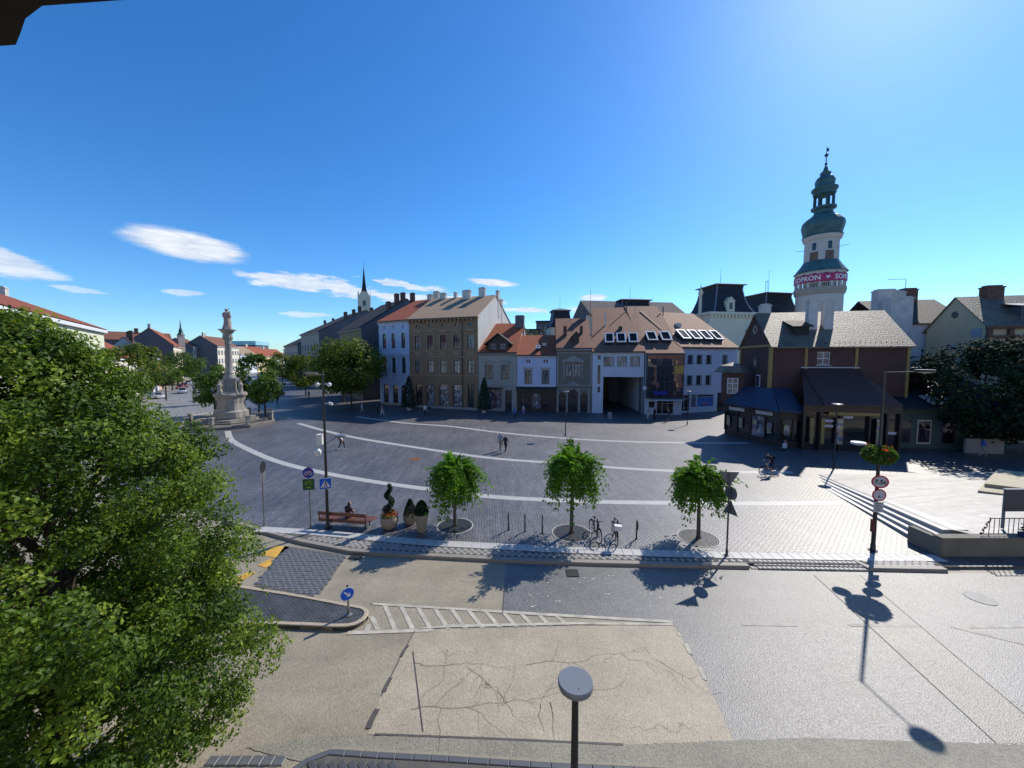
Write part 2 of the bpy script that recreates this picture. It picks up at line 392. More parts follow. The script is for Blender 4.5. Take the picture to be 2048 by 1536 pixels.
M_band = mat('band_stone', (.44, .43, .40), .5, .14, 1.5, fine=.12, spec=.5)
M_slab = mat('slab_stone', (.46, .45, .43), .52, .16, .9, fine=.1, spec=.45, bump=.15, bscale=60)
M_setts = mat('sett_granite', (.30, .285, .26), .55, .32, 1.7, fine=.15, spec=.45, bump=.3, bscale=40)
M_sdark = mat('sett_basalt', (.115, .118, .125), .5, .4, 1.4, fine=.15, spec=.5, bump=.3, bscale=40)
M_sand = mat('joint_sand', (.11, .105, .095), .95, .3, 3, fine=.2)
M_kerb = mat('kerb_granite', (.30, .265, .225), .6, .22, 1.2, fine=.2, spec=.4, bump=.3, bscale=50)
M_island = paving('island_pavers', (.05, .052, .058), (.038, .04, .046), (.1, .098, .09), .2, .1, 38, rough=.55, spec=.45, msize=.009, bump=.5, blot=.2)
M_pav = mat('pavement_paver', (.07, .073, .08), .55, .35, 1.3, fine=.15, spec=.4, bump=.25, bscale=40)
M_paint = mat('road_paint', (.5, .465, .385), .7, .38, 2.2, fine=.4, dirt=.0)
M_yellow = mat('yellow_paint', (.62, .36, .06), .7, .35, 2.5, fine=.3)
M_iron = mat('cast_iron', (.045, .043, .04), .45, .3, 6, spec=.5, metallic=.6, bump=.2)
M_grate = mat('grate_steel', (.075, .073, .07), .45, .25, 3, spec=.5, metallic=.5, bump=.15)
M_rust = mat('rusty_lid', (.2, .085, .035), .7, .4, 6, fine=.3)
M_black = mat('black_steel', (.018, .019, .022), .38, .15, 3, spec=.5)
M_grey_st = mat('grey_steel', (.2, .2, .21), .4, .15, 3, spec=.5, metallic=.6)
M_lampgrey = mat('lamp_enamel', (.14, .16, .19), .38, .1, 1.5, spec=.5)
M_conc = mat('terrace_concrete', (.2, .185, .15), .8, .22, .9, fine=.15, dirt=.35, bump=.2, bscale=25)
M_step = mat('step_stone', (.42, .41, .385), .5, .12, 1.2, fine=.1, spec=.5)
M_sandst = mat('beige_step_stone', (.42, .36, .24), .7, .15, 1.5, fine=.15)

def sheet(name, pts, z, m, parent=None, kind='structure'):
    """a flat layer; pts (x,y) or (x,y,z); asphalt patches get ragged edges"""
    if name in ('grey_lane', 'pale_patch', 'gutter_strip', 'trench_strip'):
        q = []
        for (x0, y0), (x1, y1) in zip(pts, pts[1:] + pts[:1]):
            k = max(1, int(math.hypot(x1 - x0, y1 - y0) / .14)); q += [(x0 + (x1 - x0) * i / k + random.gauss(0, .011), y0 + (y1 - y0) * i / k + random.gauss(0, .011)) for i in range(k)]
        pts = q
    o = MB().poly([(p[0], p[1], p[2] if len(p) > 2 else z) for p in pts]).build(name, m, parent)
    if parent is None and kind: o['kind'] = kind
    return o
def slab(name, pts, z0, z1, m, parent=None):
    o = MB().prism(pts, z0, z1).build(name, m, parent)
    if parent is None: o['kind'] = 'structure'
    return o
def lerp_line(line, x):
    for (x0, y0), (x1, y1) in zip(line[:-1], line[1:]):
        if x <= x1: break
    t = (x - x0) / (x1 - x0); return y0 + t * (y1 - y0)
def stone_mesh(name, w, d, h, m, bev=.012):
    """a sett: block with a worn, chamfered top, origin at the centre of its top"""
    b = MB(); o = []
    for z, k in ((-h, 0), (-bev, 0), (0, bev * 1.4)):
        o.append([(-w / 2 + k, -d / 2 + k, z), (w / 2 - k, -d / 2 + k, z), (w / 2 - k, d / 2 - k, z), (-w / 2 + k, d / 2 - k, z)])
    b._add(o[0] + o[1] + o[2], [(0, 1, 5, 4), (1, 2, 6, 5), (2, 3, 7, 6), (3, 0, 4, 7), (4, 5, 9, 8), (5, 6, 10, 9), (6, 7, 11, 10), (7, 4, 8, 11), (8, 9, 10, 11)])
    return b.mesh(name, m)

# ================================================================== ground and roads
sheet('ground', [(-3000, -300), (3000, -300), (3000, 4000), (-3000, 4000)], -.03, M_ground)
road = sheet('road', [(-70, 2), (70, 2), (70, 40), (-20, 45), (-40, 60), (-120, 190), (-240, 190), (-110, 40)], 0, M_road)
sheet('street_asphalt', [(-30, 26), (-42, 40), (-52, 66), (-130, 200), (-165, 200), (-70, 58), (-46, 22), (-32, 18)], .004, M_street, road)
PZ = .12
FK = [(-24, 23.5), (-16, 20.0), (-10.28, 17.55), (-7.49, 16.66), (-3.7, 16.23), (-.53, 15.93), (3.83, 15.65), (8.1, 15.49), (10.2, 15.42), (18.4, 15.15)]   # kerb edge of the square
def kz(x): return lerp_line(FK, x)
plaza_pts = [(-24, 23.9), (-16, 20.4)] + [(x, y + .28) for x, y in FK[2:]] + [(70, 15.3), (70, 75), (20, 75), (-30, 90), (-110, 190), (-130, 190), (-50, 66), (-42.5, 50), (-40, 38), (-30, 27)]
plaza = slab('plaza', plaza_pts, -.02, PZ, M_plaza)
# pale slab strip and granite band between the setts and the kerb
def strip_y(t, x): return lerp_line([(-13.4, 19.24), (-9.99, 18.84), (-4.03, 17.76), (1.81, 17.17), (6.43, 16.8), (10.95, 16.58), (15.43, 16.44), (20, 16.36)], x) - t
sheet('joint_bed', [(x, kz(x) + .27) for x in (-13.4, -10.28, -7.49, -3.7, -.53, 3.83, 8.1, 10.2, 19.2)] + [(x, strip_y(-.02, x)) for x in (19.2, 15.43, 10.95, 6.43, 1.81, -4.03, -9.99, -13.4)], PZ + .004, M_sand, plaza)
x = -13.3
while x < 19.0:
    w = .44 if x > -4 else .8
    a, c = strip_y(0, x), strip_y(0, x + w); ang = math.atan2(c - a, w)
    me = bpy.data.meshes.get('white_slab_%d' % int(w * 100)) or stone_mesh('white_slab_%d' % int(w * 100), w - .012, .56, .05, M_slab, .006)
    inst('white_slab', me, plaza, (x + w / 2, (a + c) / 2 - .29, PZ + .018 + random.uniform(-.001, .002)), ang + random.uniform(-.004, .004))
    x += w
sq = stone_mesh('sett_square', .205, .205, .06, M_setts, .014)
brk = stone_mesh('sett_brick', .30, .15, .06, M_setts, .012)
d = .157; n_ = 0
for i in range(-90, 140):
    for j in range(0, 12):
        x = i * d; 
        if not (-10.1 < x < 10.35): continue
        y0, y1 = kz(x) + .44, strip_y(.62, x) - .06
        y = y0 + j * d * 1.0
        if (i + j) % 2 or y > y1: continue
        inst('granite_sett', sq, plaza, (x, y, PZ + .02 + random.uniform(-.004, .004)), R(45) + random.uniform(-.05, .05), None, (random.uniform(.93, 1.02),) * 3); n_ += 1
for k, y0 in enumerate(np.arange(15.5, 15.95, .165)):
    for i in range(9):
        inst('granite_sett', brk, plaza, (15.55 + i * .315 + (k % 2) * .155, y0, PZ + .02 + random.uniform(-.003, .003)), random.uniform(-.02, .02))
for k in range(3):
    for i in range(23):
        x = 10.55 + i * .2 + k * .06
        inst('crossing_sett', sq, plaza, (x, strip_y(.66, x) - .06 - k * .205, PZ + .014 - k * .03 + random.uniform(-.004, .004)), random.uniform(-.03, .03), (random.uniform(-.03, .03), random.uniform(-.03, .03), random.uniform(-.03, .03)), (.9, .88, 1))
# kerb stones
def kerb_run(parent, pts, h, top, depth=.26, seg=1.0, name='kerb_stone', m=M_kerb, z0=-.05):
    for (x0, y0), (x1, y1) in zip(pts[:-1], pts[1:]):
        L = math.hypot(x1 - x0, y1 - y0); n = max(1, round(L / seg)); ang = math.atan2(y1 - y0, x1 - x0)
        key = '%s_%d_%d' % (name, round(L / n * 100), round(h * 1000)); me = bpy.data.meshes.get(key)
        if me is None:
            w = L / n - .008; b = .02
            me = MB().extr_x([(0, z0), (depth, z0), (depth, h), (b, h), (0, h - b)], -w / 2, w / 2).mesh(key, m)
        for i in range(n):
            t = (i + .5) / n; inst(name, me, parent, (x0 + (x1 - x0) * t, y0 + (y1 - y0) * t, random.uniform(-.003, .003)), ang)
kerb_run(plaza, FK[1:9], PZ + .02, 0)
kerb_run(plaza, [(15.2, 15.27), (18.4, 15.15)], PZ + .02, 0)
kerb_run(plaza, [(10.3, 15.4), (15.1, 15.26)], .035, 0, seg=1.0, depth=.2)
for p, q in (((15.12, 15.3), (15.05, 15.95)),): kerb_run(plaza, [q, p], PZ + .02, 0, depth=.2)
# curved pale bands in the square
def band(pts_in, pts_out, z=PZ + .004):
    b = MB(); n = len(pts_in)
    b._add([(*p, z) for p in pts_in] + [(*p, z) for p in pts_out], [(i, i + 1, n + i + 1, n + i) for i in range(n - 1)])
    return b.build('stone_band', M_band, plaza)
def smooth(P, k=8):
    """Catmull-Rom through points"""
    P = [P[0]] + list(P) + [P[-1]]; out = []
    for i in range(1, len(P) - 2):
        for j in range(k):
            t = j / k; q = []
            for c in range(2):
                a, b, d_, e = P[i - 1][c], P[i][c], P[i + 1][c], P[i + 2][c]
                q.append(.5 * (2 * b + (d_ - a) * t + (2 * a - 5 * b + 4 * d_ - e) * t * t + (3 * b - a - 3 * d_ + e) * t ** 3))
            out.append(tuple(q))
    out.append(P[-2]); return out
def offset_band(line, w):
    L = smooth(line); a = []; b = []
    for i, p in enumerate(L):
        q0, q1 = L[max(0, i - 1)], L[min(len(L) - 1, i + 1)]
        tx, ty = q1[0] - q0[0], q1[1] - q0[1]; m = math.hypot(tx, ty); nx, ny = -ty / m, tx / m
        a.append((p[0] - nx * w / 2, p[1] - ny * w / 2)); b.append((p[0] + nx * w / 2, p[1] + ny * w / 2))
    return band(a, b)
offset_band([(-35.1, 45.5), (-31, 40.6), (-27.2, 37.2), (-21.3, 32.5), (-16.3, 29.4), (-11.0, 26.9), (-5.9, 25.0), (-1.1, 23.5), (4.7, 22.75), (9.5, 22.5), (15, 22.4), (20.5, 22.5)], .62)
offset_band([(-29.5, 51), (-22.8, 45.4), (-17.0, 41.2), (-8.6, 36.4), (-2.0, 33.0), (3.5, 31.4), (8.0, 30.1), (12.2, 29.2), (17, 28.8), (22, 28.7)], .62)
offset_band([(-24, 57.0), (-15.0, 51.4), (-8.3, 48.8), (-1.46, 44.6), (5.97, 41.3), (12.7, 39.6), (20.0, 39.0), (25, 39)], .62)
# ------------------------------------------------------------------ carriageway surfaces, each laid on the last
sheet('grey_lane', [(-.28, 15.86), (-.34, 12.6), (5.5, 12.15), (5.45, 10.68), (5.2, 7.9), (40, 6), (40, 15.0), (18, 15.12), (10.2, 15.38), (3.8, 15.6)], .004, M_grey, road)
sheet('pale_patch', [(-2.65, 11.82), (5.49, 12.12), (5.45, 10.68), (5.37, 9.27), (5.21, 7.95), (2.64, 8.14), (-.28, 8.27), (-3.48, 8.38), (-3.49, 9.27), (-3.22, 11.78)], .008, M_patch, road)
sheet('gutter_strip', [(-6.2, 8.05), (-4.2, 8.35), (-.28, 8.25), (2.64, 8.12), (7.02, 8.28), (12, 8.12), (12, 7.2), (-4, 7.6)], .012, M_gutter, road)
sheet('trench_strip', [(12.6, 15.0), (14.5, 14.95), (13.0, 8.86), (12.8, 8.14), (11.35, 8.14)], .008, M_trench, road)
def seam(pts, w, z=.016):
    for (x0, y0), (x1, y1) in zip(pts[:-1], pts[1:]):
        dx, dy = x1 - x0, y1 - y0; m = math.hypot(dx, dy); nx, ny = -dy / m * w / 2, dx / m * w / 2
        sheet('sealed_seam', [(x0 + nx, y0 + ny), (x0 - nx, y0 - ny), (x1 - nx, y1 - ny), (x1 + nx, y1 + ny)], z, M_seal, road)
seam([(12.6, 15.0), (11.36, 8.16)], .022); seam([(14.5, 14.94), (13.0, 8.86)], .022)
seam([(-3.22, 11.78), (-3.38, 10.6), (-3.49, 9.4)], .03); seam([(-3.05, 10.9), (-2.15, 8.42)], .028, .02)
seam([(-3.27, 11.15), (-3.33, 10.95), (-3.36, 10.7)], .1, .02); seam([(-3.42, 9.95), (-3.46, 9.7), (-3.46, 9.5)], .11, .024); seam([(-3.46, 9.0), (-3.5, 8.75), (-3.5, 8.5)], .14, .024)
seam([(-3.3, 8.36), (-.3, 8.25), (2.6, 8.12)], .05); seam([(-.29, 14.3), (-.33, 12.6)], .03, .02)
def crack(x0, y0, ang, L, w, z=.02, depth=0):
    P = [(x0, y0)]; a = ang
    for i in range(int(L / .16)):
        a += random.gauss(0, .5); a = ang + (a - ang) * .5
        P.append((P[-1][0] + .16 * math.cos(a), P[-1][1] + .16 * math.sin(a)))
        if depth < 2 and random.random() < .13: crack(*P[-1], ang + random.choice((-1, 1)) * random.uniform(.5, 1.3), L * random.uniform(.15, .4), w * .7, z, depth + 1)
    b = MB()
    for i in range(len(P) - 1):
        (xa, ya), (xb, yb) = P[i], P[i + 1]; m = math.hypot(xb - xa, yb - ya); nx, ny = -(yb - ya) / m, (xb - xa) / m
        w0, w1 = w * (1 - i / len(P)) + .002, w * (1 - (i + 1) / len(P)) + .002
        b.poly([(xa + nx * w0 / 2, ya + ny * w0 / 2, z), (xa - nx * w0 / 2, ya - ny * w0 / 2, z), (xb - nx * w1 / 2, yb - ny * w1 / 2, z), (xb + nx * w1 / 2, yb + ny * w1 / 2, z)])
    b.build('crack', M_seal, road)
for a in ((-2.9, 10.45, -.02, 3.2, .012), (-2.6, 9.0, .02, 5.6, .01), (-1.3, 10.3, -.9, 2.0, .01), (-.4, 9.5, -.8, 1.2, .01), (1.0, 9.2, -1.5, 1.0, .016), (.75, 9.15, -1.35, .9, .014),
          (.4, 10.4, .07, 4.6, .01), (4.3, 10.6, -1.0, 1.7, .01), (-2.2, 14.6, .05, 2.4, .01)):
    crack(*a)
# painted lines
def line(pts, w=None, z=.012, m=None, name='painted_line'):
    return sheet(name, pts, z, m or M_paint, road)
line([(-5.23, 13.2), (-5.1, 13.08), (1.34, 12.48), (5.5, 12.13), (5.52, 12.26), (1.34, 12.62)], z=.016)
line([(-5.42, 11.76), (-5.42, 11.6), (-3.22, 11.7), (-2.62, 11.74), (-2.6, 11.86), (-3.3, 11.84)], z=.016)
line([(-3.5, 11.84), (-2.08, 11.92), (2.14, 12.06), (5.47, 12.02), (5.47, 12.12), (2.14, 12.17), (-2.08, 12.05)], z=.020)
def topl(x): return 13.14 + (x + 5.23) * (12.22 - 13.14) / 10.75 - .02
def botl(x): return 11.8 + max(0, x + 3.4) * .045
for i in range(11):
    xt = -4.75 + i * .62; w = .17; xb = xt + .62 * (topl(xt) - botl(xt))
    line([(xt, topl(xt)), (xt + w, topl(xt + w)), (xb + w, botl(xb)), (xb, botl(xb))], z=.012, name='hatch_bar')
line([(-5.0, 12.45), (-4.86, 12.5), (-4.35, 11.82), (-4.55, 11.82)], z=.012, name='hatch_bar'); line([(-4.95, 12.05), (-4.8, 12.1), (-4.72, 11.8), (-4.9, 11.78)], z=.012, name='hatch_bar')
line([(7.82, 12.16), (9.67, 12.11), (9.62, 11.98), (7.78, 12.02)], name='centre_dash'); line([(11.4, 12.1), (13.75, 12.06), (13.72, 11.95), (11.4, 11.97)], name='centre_dash')
line([(14.85, 12.05), (18.5, 12.06), (18.5, 11.92), (15.3, 11.9), (18.5, 10.0), (18.5, 9.84), (14.75, 11.93)], name='painted_line')
for a in ([(5.42, 11.2), (5.56, 11.2), (5.52, 10.75), (5.4, 10.8)], [(5.4, 10.3), (5.52, 10.3), (5.48, 9.85), (5.38, 9.9)], [(5.42, 11.7), (5.52, 11.7), (5.5, 11.5), (5.41, 11.52)]): line(a, z=.018, name='worn_dash')
line([(-11.6, 16.58), (-11.43, 17.4), (-10.65, 17.31), (-10.74, 16.32)], m=M_yellow, name='yellow_block'); line([(-11.14, 15.7), (-10.91, 16.23), (-10.41, 16.15), (-10.58, 15.5)], m=M_yellow, name='yellow_block'); line([(-11.5, 14.5), (-11.2, 15.2), (-10.8, 15.15), (-11.0, 14.4)], m=M_yellow, name='yellow_block')
for k in range(60):
    cx, cy = random.uniform(.5, 7), random.uniform(12.9, 15.1); r = random.uniform(.01, .045)
    line([(cx + r * random.uniform(.6, 2) * math.cos(t), cy + r * math.sin(t)) for t in np.linspace(0, 6.28, 6)[:-1]], z=.0085 + k * .0001, name='paint_scrap')
# basalt sett ramp by the kerb, stones laid in rows
sheet('sett_bed', [(-10.95, 17.4), (-7.6, 16.55), (-7.35, 13.72), (-8.0, 13.6), (-10.2, 14.2)], .012, M_sand, road)
sb = stone_mesh('sett_basalt_block', .235, .15, .06, M_sdark, .012)
for r_ in range(26):
    for c_ in range(16):
        x = -10.6 + c_ * .248 + (r_ % 2) * .12 ; y = 13.65 + r_ * .15
        xl = -10.2 - (y - 14.2) * .24; xr = -7.42 - (y - 13.72) * .07
        yb = 14.2 - (x + 10.2) * .26; yt = 17.3 - (x + 10.9) * .25
        if xl < x < xr and yb + .1 < y < yt: inst('basalt_sett', sb, road, (x, y, .03 + random.uniform(-.008, .006)), random.uniform(-.04, .04), (random.uniform(-.05, .05), random.uniform(-.05, .05), random.uniform(-.04, .04)))
# near pavement: herringbone pavers with a pale kerb
NK = [(-6.3, 5.6), (-5.55, 6.7), (-5.0, 7.35), (-4.6, 7.75), (-4.15, 7.95), (-3.0, 7.88), (-1.42, 7.8), (.86, 7.66), (3.1, 7.56), (8, 7.3), (14, 7.0)]
npv = slab('near_pavement', NK + [(14, -2), (-12, -2), (-12, 5.6)], -.02, .1, M_sand)
kerb_run(npv, [(x, y + .14) for x, y in NK[::-1]], .02, 0, depth=.15, seg=.42, name='kerb_stone', m=mat('pale_kerb', (.3, .27, .2), .7, .2, 2, fine=.15))
hb = stone_mesh('herringbone_paver', .31, .15, .06, M_pav, .009)
border = stone_mesh('border_paver', .4, .12, .06, mat('border_paver', (.1, .105, .12), .5, .25, 1.5, fine=.15), .009)
for (x0, y0), (x1, y1) in zip(NK[:-2], NK[1:-1]):
    L = math.hypot(x1 - x0, y1 - y0); n = max(1, round(L / .42)); ang = math.atan2(y1 - y0, x1 - x0)
    for i in range(n):
        t = (i + .5) / n; inst('border_paver', border, npv, (x0 + (x1 - x0) * t + .08 * math.sin(ang), y0 + (y1 - y0) * t - .08 * math.cos(ang), .122), ang, None, (L / n / .42, 1, 1))
cnt = 0
for i in range(-30, 40):
    for j in range(-26, 26):
        # herringbone: pairs of pavers at right angles, turned 45 degrees
        k = (i + j) % 4
        ox, oy = i * .155, j * .155
        if k == 0: cx, cy, a = ox + .0775, oy, 0
        elif k == 2: cx, cy, a = ox, oy + .0775, R(90)
        else: continue
        px, py = (cx - cy) * .7071 - 1.0, (cx + cy) * .7071 + 6.4
        if not (-5.4 < px < 5.5) or py < 6.75: continue
        edge = lerp_line(NK[1:], px) if px > -5.5 else 0
        if py > edge - .3: continue
        inst('herringbone_paver', hb, npv, (px, py, .12 + random.uniform(-.003, .003)), a + R(45)); cnt += 1
# dark setts beside the near kerb, left
for r_ in range(4):
    for c_ in range(10):
        x, y = -6.9 + c_ * .25 + r_ * .06, 7.05 + r_ * .24
        if x < -6.9 + 0 or y > 8.0 or x > -5.0 - (7.9 - y) * .75: continue
        inst('basalt_sett', sb, road, (x, y, .028 + random.uniform(-.005, .004)), random.uniform(-.04, .04), None, (1, 1.4, 1))
# traffic island
ISL = smooth([(-14, 14.75), (-10.57, 14.04), (-7.99, 13.48), (-5.87, 12.94), (-5.3, 12.79), (-5.03, 12.5), (-5.05, 12.1), (-5.54, 11.78), (-7.07, 11.85), (-9.03, 11.92), (-14, 11.95)], 3)
isl = slab('traffic_island', ISL, -.02, .13, M_island)
kerb_run(isl, ISL[::-1], .155, 0, depth=.14, seg=.5, m=mat('island_kerb', (.45, .38, .28), .65, .2, 2, fine=.2))
# ------------------------------------------------------------------ steps and terrace on the right
ter = MB().poly([(20.9, 17.25, .9), (21.6, 16.42, .9), (70, 16.0, .9), (70, 30, .16), (23.6, 28.2, .135)]).build('terrace', M_terrace); ter['kind'] = 'structure'
for i in range(4):
    n0, n1 = (19.36 + .38 * i, 16.56 + .22 * i), (21.5 + .55 * i, 25.0 + .85 * i)
    za, zb = PZ + .19 * (i + 1) + .016, PZ + .012 + .002 * i
    w = .62
    b = MB(); b._add([(*n0, PZ - .1), (*n1, PZ - .1), (n1[0] + w, n1[1], PZ - .1), (n0[0] + w + (.6 if i == 3 else 0), n0[1], PZ - .1),
                      (*n0, za), (*n1, zb), (n1[0] + w, n1[1] + .1, zb), (n0[0] + w + (.6 if i == 3 else 0), n0[1], za)],
                     [(3, 2, 1, 0), (4, 5, 6, 7), (0, 1, 5, 4), (1, 2, 6, 5), (2, 3, 7, 6), (3, 0, 4, 7)])
    st = b.build('terrace_step', M_step, ter)
tw = thing('terrace_wall', 'brownish concrete retaining wall at the end of the terrace steps', 'wall', (19.35, 16.25, 0))
MB().box(0, 30, -.02, .3, 0, .93).build('wall_body', M_conc, tw); MB().extr_x([(0, 0), (1.4, 0), (1.4, .9), (0, .9)], -.04, .22).build('wall_end', M_conc, tw)
for i in range(20): MB().box(-.05 + i * 1.5, 1.445 + i * 1.5, -.05, .36, .934, .99).build('coping_stone', M_conc, tw)
# beige platform steps at the right edge
pf = MB(); 
for i, (x0, y0, h) in enumerate(((29.9, 23.4, .28), (31.2, 24.1, .5))):
    pf.prism([(x0, y0), (x0 + 10, y0 - 6.5), (x0 + 13, y0 - 3.5), (x0 + 5, y0 + 3.2)], .2, .3 + h)
tag(pf.build('stone_platform', M_sandst), 'low beige stone platform with two steps at right edge of the terrace', 'platform')
# ================================================================== building kit
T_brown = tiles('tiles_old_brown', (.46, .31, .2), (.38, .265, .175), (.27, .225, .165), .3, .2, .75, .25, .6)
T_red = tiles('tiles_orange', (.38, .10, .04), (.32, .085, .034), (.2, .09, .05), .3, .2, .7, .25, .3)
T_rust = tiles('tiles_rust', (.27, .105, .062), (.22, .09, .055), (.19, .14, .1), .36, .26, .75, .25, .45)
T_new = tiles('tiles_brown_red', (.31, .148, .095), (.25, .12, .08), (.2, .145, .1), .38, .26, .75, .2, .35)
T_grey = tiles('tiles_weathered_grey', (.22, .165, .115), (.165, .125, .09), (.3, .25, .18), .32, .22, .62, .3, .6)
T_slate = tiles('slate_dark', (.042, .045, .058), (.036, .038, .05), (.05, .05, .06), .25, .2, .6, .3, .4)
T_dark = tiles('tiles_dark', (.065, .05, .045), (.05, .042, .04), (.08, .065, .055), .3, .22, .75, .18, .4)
W_blue = mat('plaster_pale_blue', (.42, .50, .68), .8, .1, .5, dirt=.12)
W_white = mat('plaster_white', (.62, .63, .68), .8, .08, .5, dirt=.1)
W_whb = mat('plaster_cool_white', (.52, .55, .70), .8, .08, .5, dirt=.1)
W_brown = mat('plaster_brown', (.26, .165, .10), .85, .12, .6, dirt=.2)
W_brownt = mat('trim_brown', (.33, .225, .145), .8, .12, .8, dirt=.15)
W_beige = mat('plaster_beige', (.38, .35, .30), .85, .1, .6, dirt=.15)
W_olive = mat('plaster_olive', (.22, .19, .145), .85, .14, .6, dirt=.25)
W_stone = mat('trim_stone', (.33, .31, .28), .8, .14, .7, dirt=.2)
W_cream = mat('plaster_cream', (.52, .46, .31), .85, .1, .5, dirt=.15)
W_lcream = mat('plaster_light_cream', (.66, .6, .47), .8, .08, .5, dirt=.08)
W_pink = mat('plaster_pink', (.6, .42, .34), .8, .08, .5, dirt=.1)
W_yel = mat('plaster_yellow', (.68, .56, .24), .8, .08, .5, dirt=.08)
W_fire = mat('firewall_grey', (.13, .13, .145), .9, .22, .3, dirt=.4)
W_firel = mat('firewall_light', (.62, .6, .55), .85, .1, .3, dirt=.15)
W_red = mat('plaster_oxblood', (.092, .05, .043), .8, .12, .6, dirt=.1)
W_gold = mat('trim_ochre', (.33, .235, .08), .7, .12, 1, dirt=.1)
W_chim = mat('chimney_plaster', (.55, .53, .5), .85, .2, 1, dirt=.35)
W_brick = mat('chimney_brick', (.15, .085, .065), .9, .3, 3, fine=.2, dirt=.2)
W_shopd = mat('shop_dark_wood', (.03, .022, .022), .4, .25, 2, spec=.5)
F_dark = mat('frame_dark_wood', (.045, .03, .024), .45, .2, 3)
F_white = mat('frame_white', (.68, .68, .68), .5, .06, 3)
F_grey = mat('frame_grey', (.09, .095, .11), .45, .1, 3)
F_brown = mat('frame_brown', (.09, .055, .035), .5, .15, 3)
G_dark = glass('pane_dark', (.018, .02, .026)); G_blue = glass('pane_blue', (.03, .045, .075)); G_roof = glass('pane_roof', (.012, .013, .016), .12, .1, .0); G_shop = glass('pane_shop', (.02, .018, .02), .03)
G_cur = curtain('pane_curtain', (.42, .4, .38), (.03, .03, .035)); G_cur2 = curtain('pane_net', (.2, .2, .22), (.03, .03, .04))
D_shop = display('shop_display', [(.02, .02, .03), (.3, .29, .32), (.05, .04, .06), (.22, .1, .08), (.02, .02, .02), (.12, .16, .25), (.4, .4, .4)], 3.2)
D_post = display('posters', [(.5, .48, .42), (.42, .3, .1), (.15, .2, .12), (.5, .5, .5), (.3, .12, .1), (.1, .12, .2)], 3.5)
M_zinc = mat('zinc_gutter', (.06, .065, .075), .45, .2, 2, metallic=.4)

def frame_root(name, label, cat, A, B, group=None):
    th = math.atan2(B[1] - A[1], B[0] - A[0])
    return thing(name, label, cat, (A[0], A[1], 0), th, group), math.hypot(B[0] - A[0], B[1] - A[1]) - .03
def wall_front(root, L, z0, z1, holes, m, y=0, dep=.24, name='wall', x0=0):
    us = sorted({x0, L} | {v for h in holes for v in h[:2]}); zs = sorted({z0, z1} | {v for h in holes for v in h[2:4]})
    b = MB()
    for u0, u1 in zip(us[:-1], us[1:]):
        for a, c in zip(zs[:-1], zs[1:]):
            mu, mz = (u0 + u1) / 2, (a + c) / 2
            if any(h[0] < mu < h[1] and h[2] < mz < h[3] for h in holes): continue
            b.poly([(u0, y, a), (u1, y, a), (u1, y, c), (u0, y, c)])
    for u0, u1, a, c in [h[:4] for h in holes]:
        b.poly([(u0, y, a), (u0, y + dep, a), (u0, y + dep, c), (u0, y, c)]); b.poly([(u1, y, a), (u1, y, c), (u1, y + dep, c), (u1, y + dep, a)])
        b.poly([(u0, y, a), (u1, y, a), (u1, y + dep, a), (u0, y + dep, a)]); b.poly([(u0, y, c), (u0, y + dep, c), (u1, y + dep, c), (u1, y, c)])
    return b.build(name, m, root)
def bars(b, u0, u1, z0, z1, y, mull=1, trans=(.68,), t=.07, th=.06):
    b.box(u0, u0 + t, y, y + th, z0, z1); b.box(u1 - t, u1, y, y + th, z0, z1)
    b.box(u0 + t, u1 - t, y, y + th, z0, z0 + t); b.box(u0 + t, u1 - t, y, y + th, z1 - t, z1)
    for k in range(mull):
        c = u0 + (u1 - u0) * (k + 1) / (mull + 1); b.box(c - t * .42, c + t * .42, y + .004, y + th - .004, z0 + t, z1 - t)
    for q in trans:
        c = z0 + (z1 - z0) * q; b.box(u0 + t, u1 - t, y - .004, y + th - .008, c - t * .45, c + t * .45)
def arch_fill(u0, u1, z1, y, mb, rise=None, th=.05, n=10):
    """wall corners left above an arched opening"""
    r = (u1 - u0) / 2; rise = r if rise is None else rise; c = (u0 + u1) / 2
    arc = [(c - r * math.cos(math.pi * i / n), z1 - rise + rise * math.sin(math.pi * i / n)) for i in range(n + 1)]
    for side in (0, 1):
        half = arc[:n // 2 + 1] if side == 0 else arc[n // 2:]
        corner = (u0, z1) if side == 0 else (u1, z1)
        for p, q in zip(half[:-1], half[1:]): mb.extr_y([corner, p, q], y, y + th)
    return mb
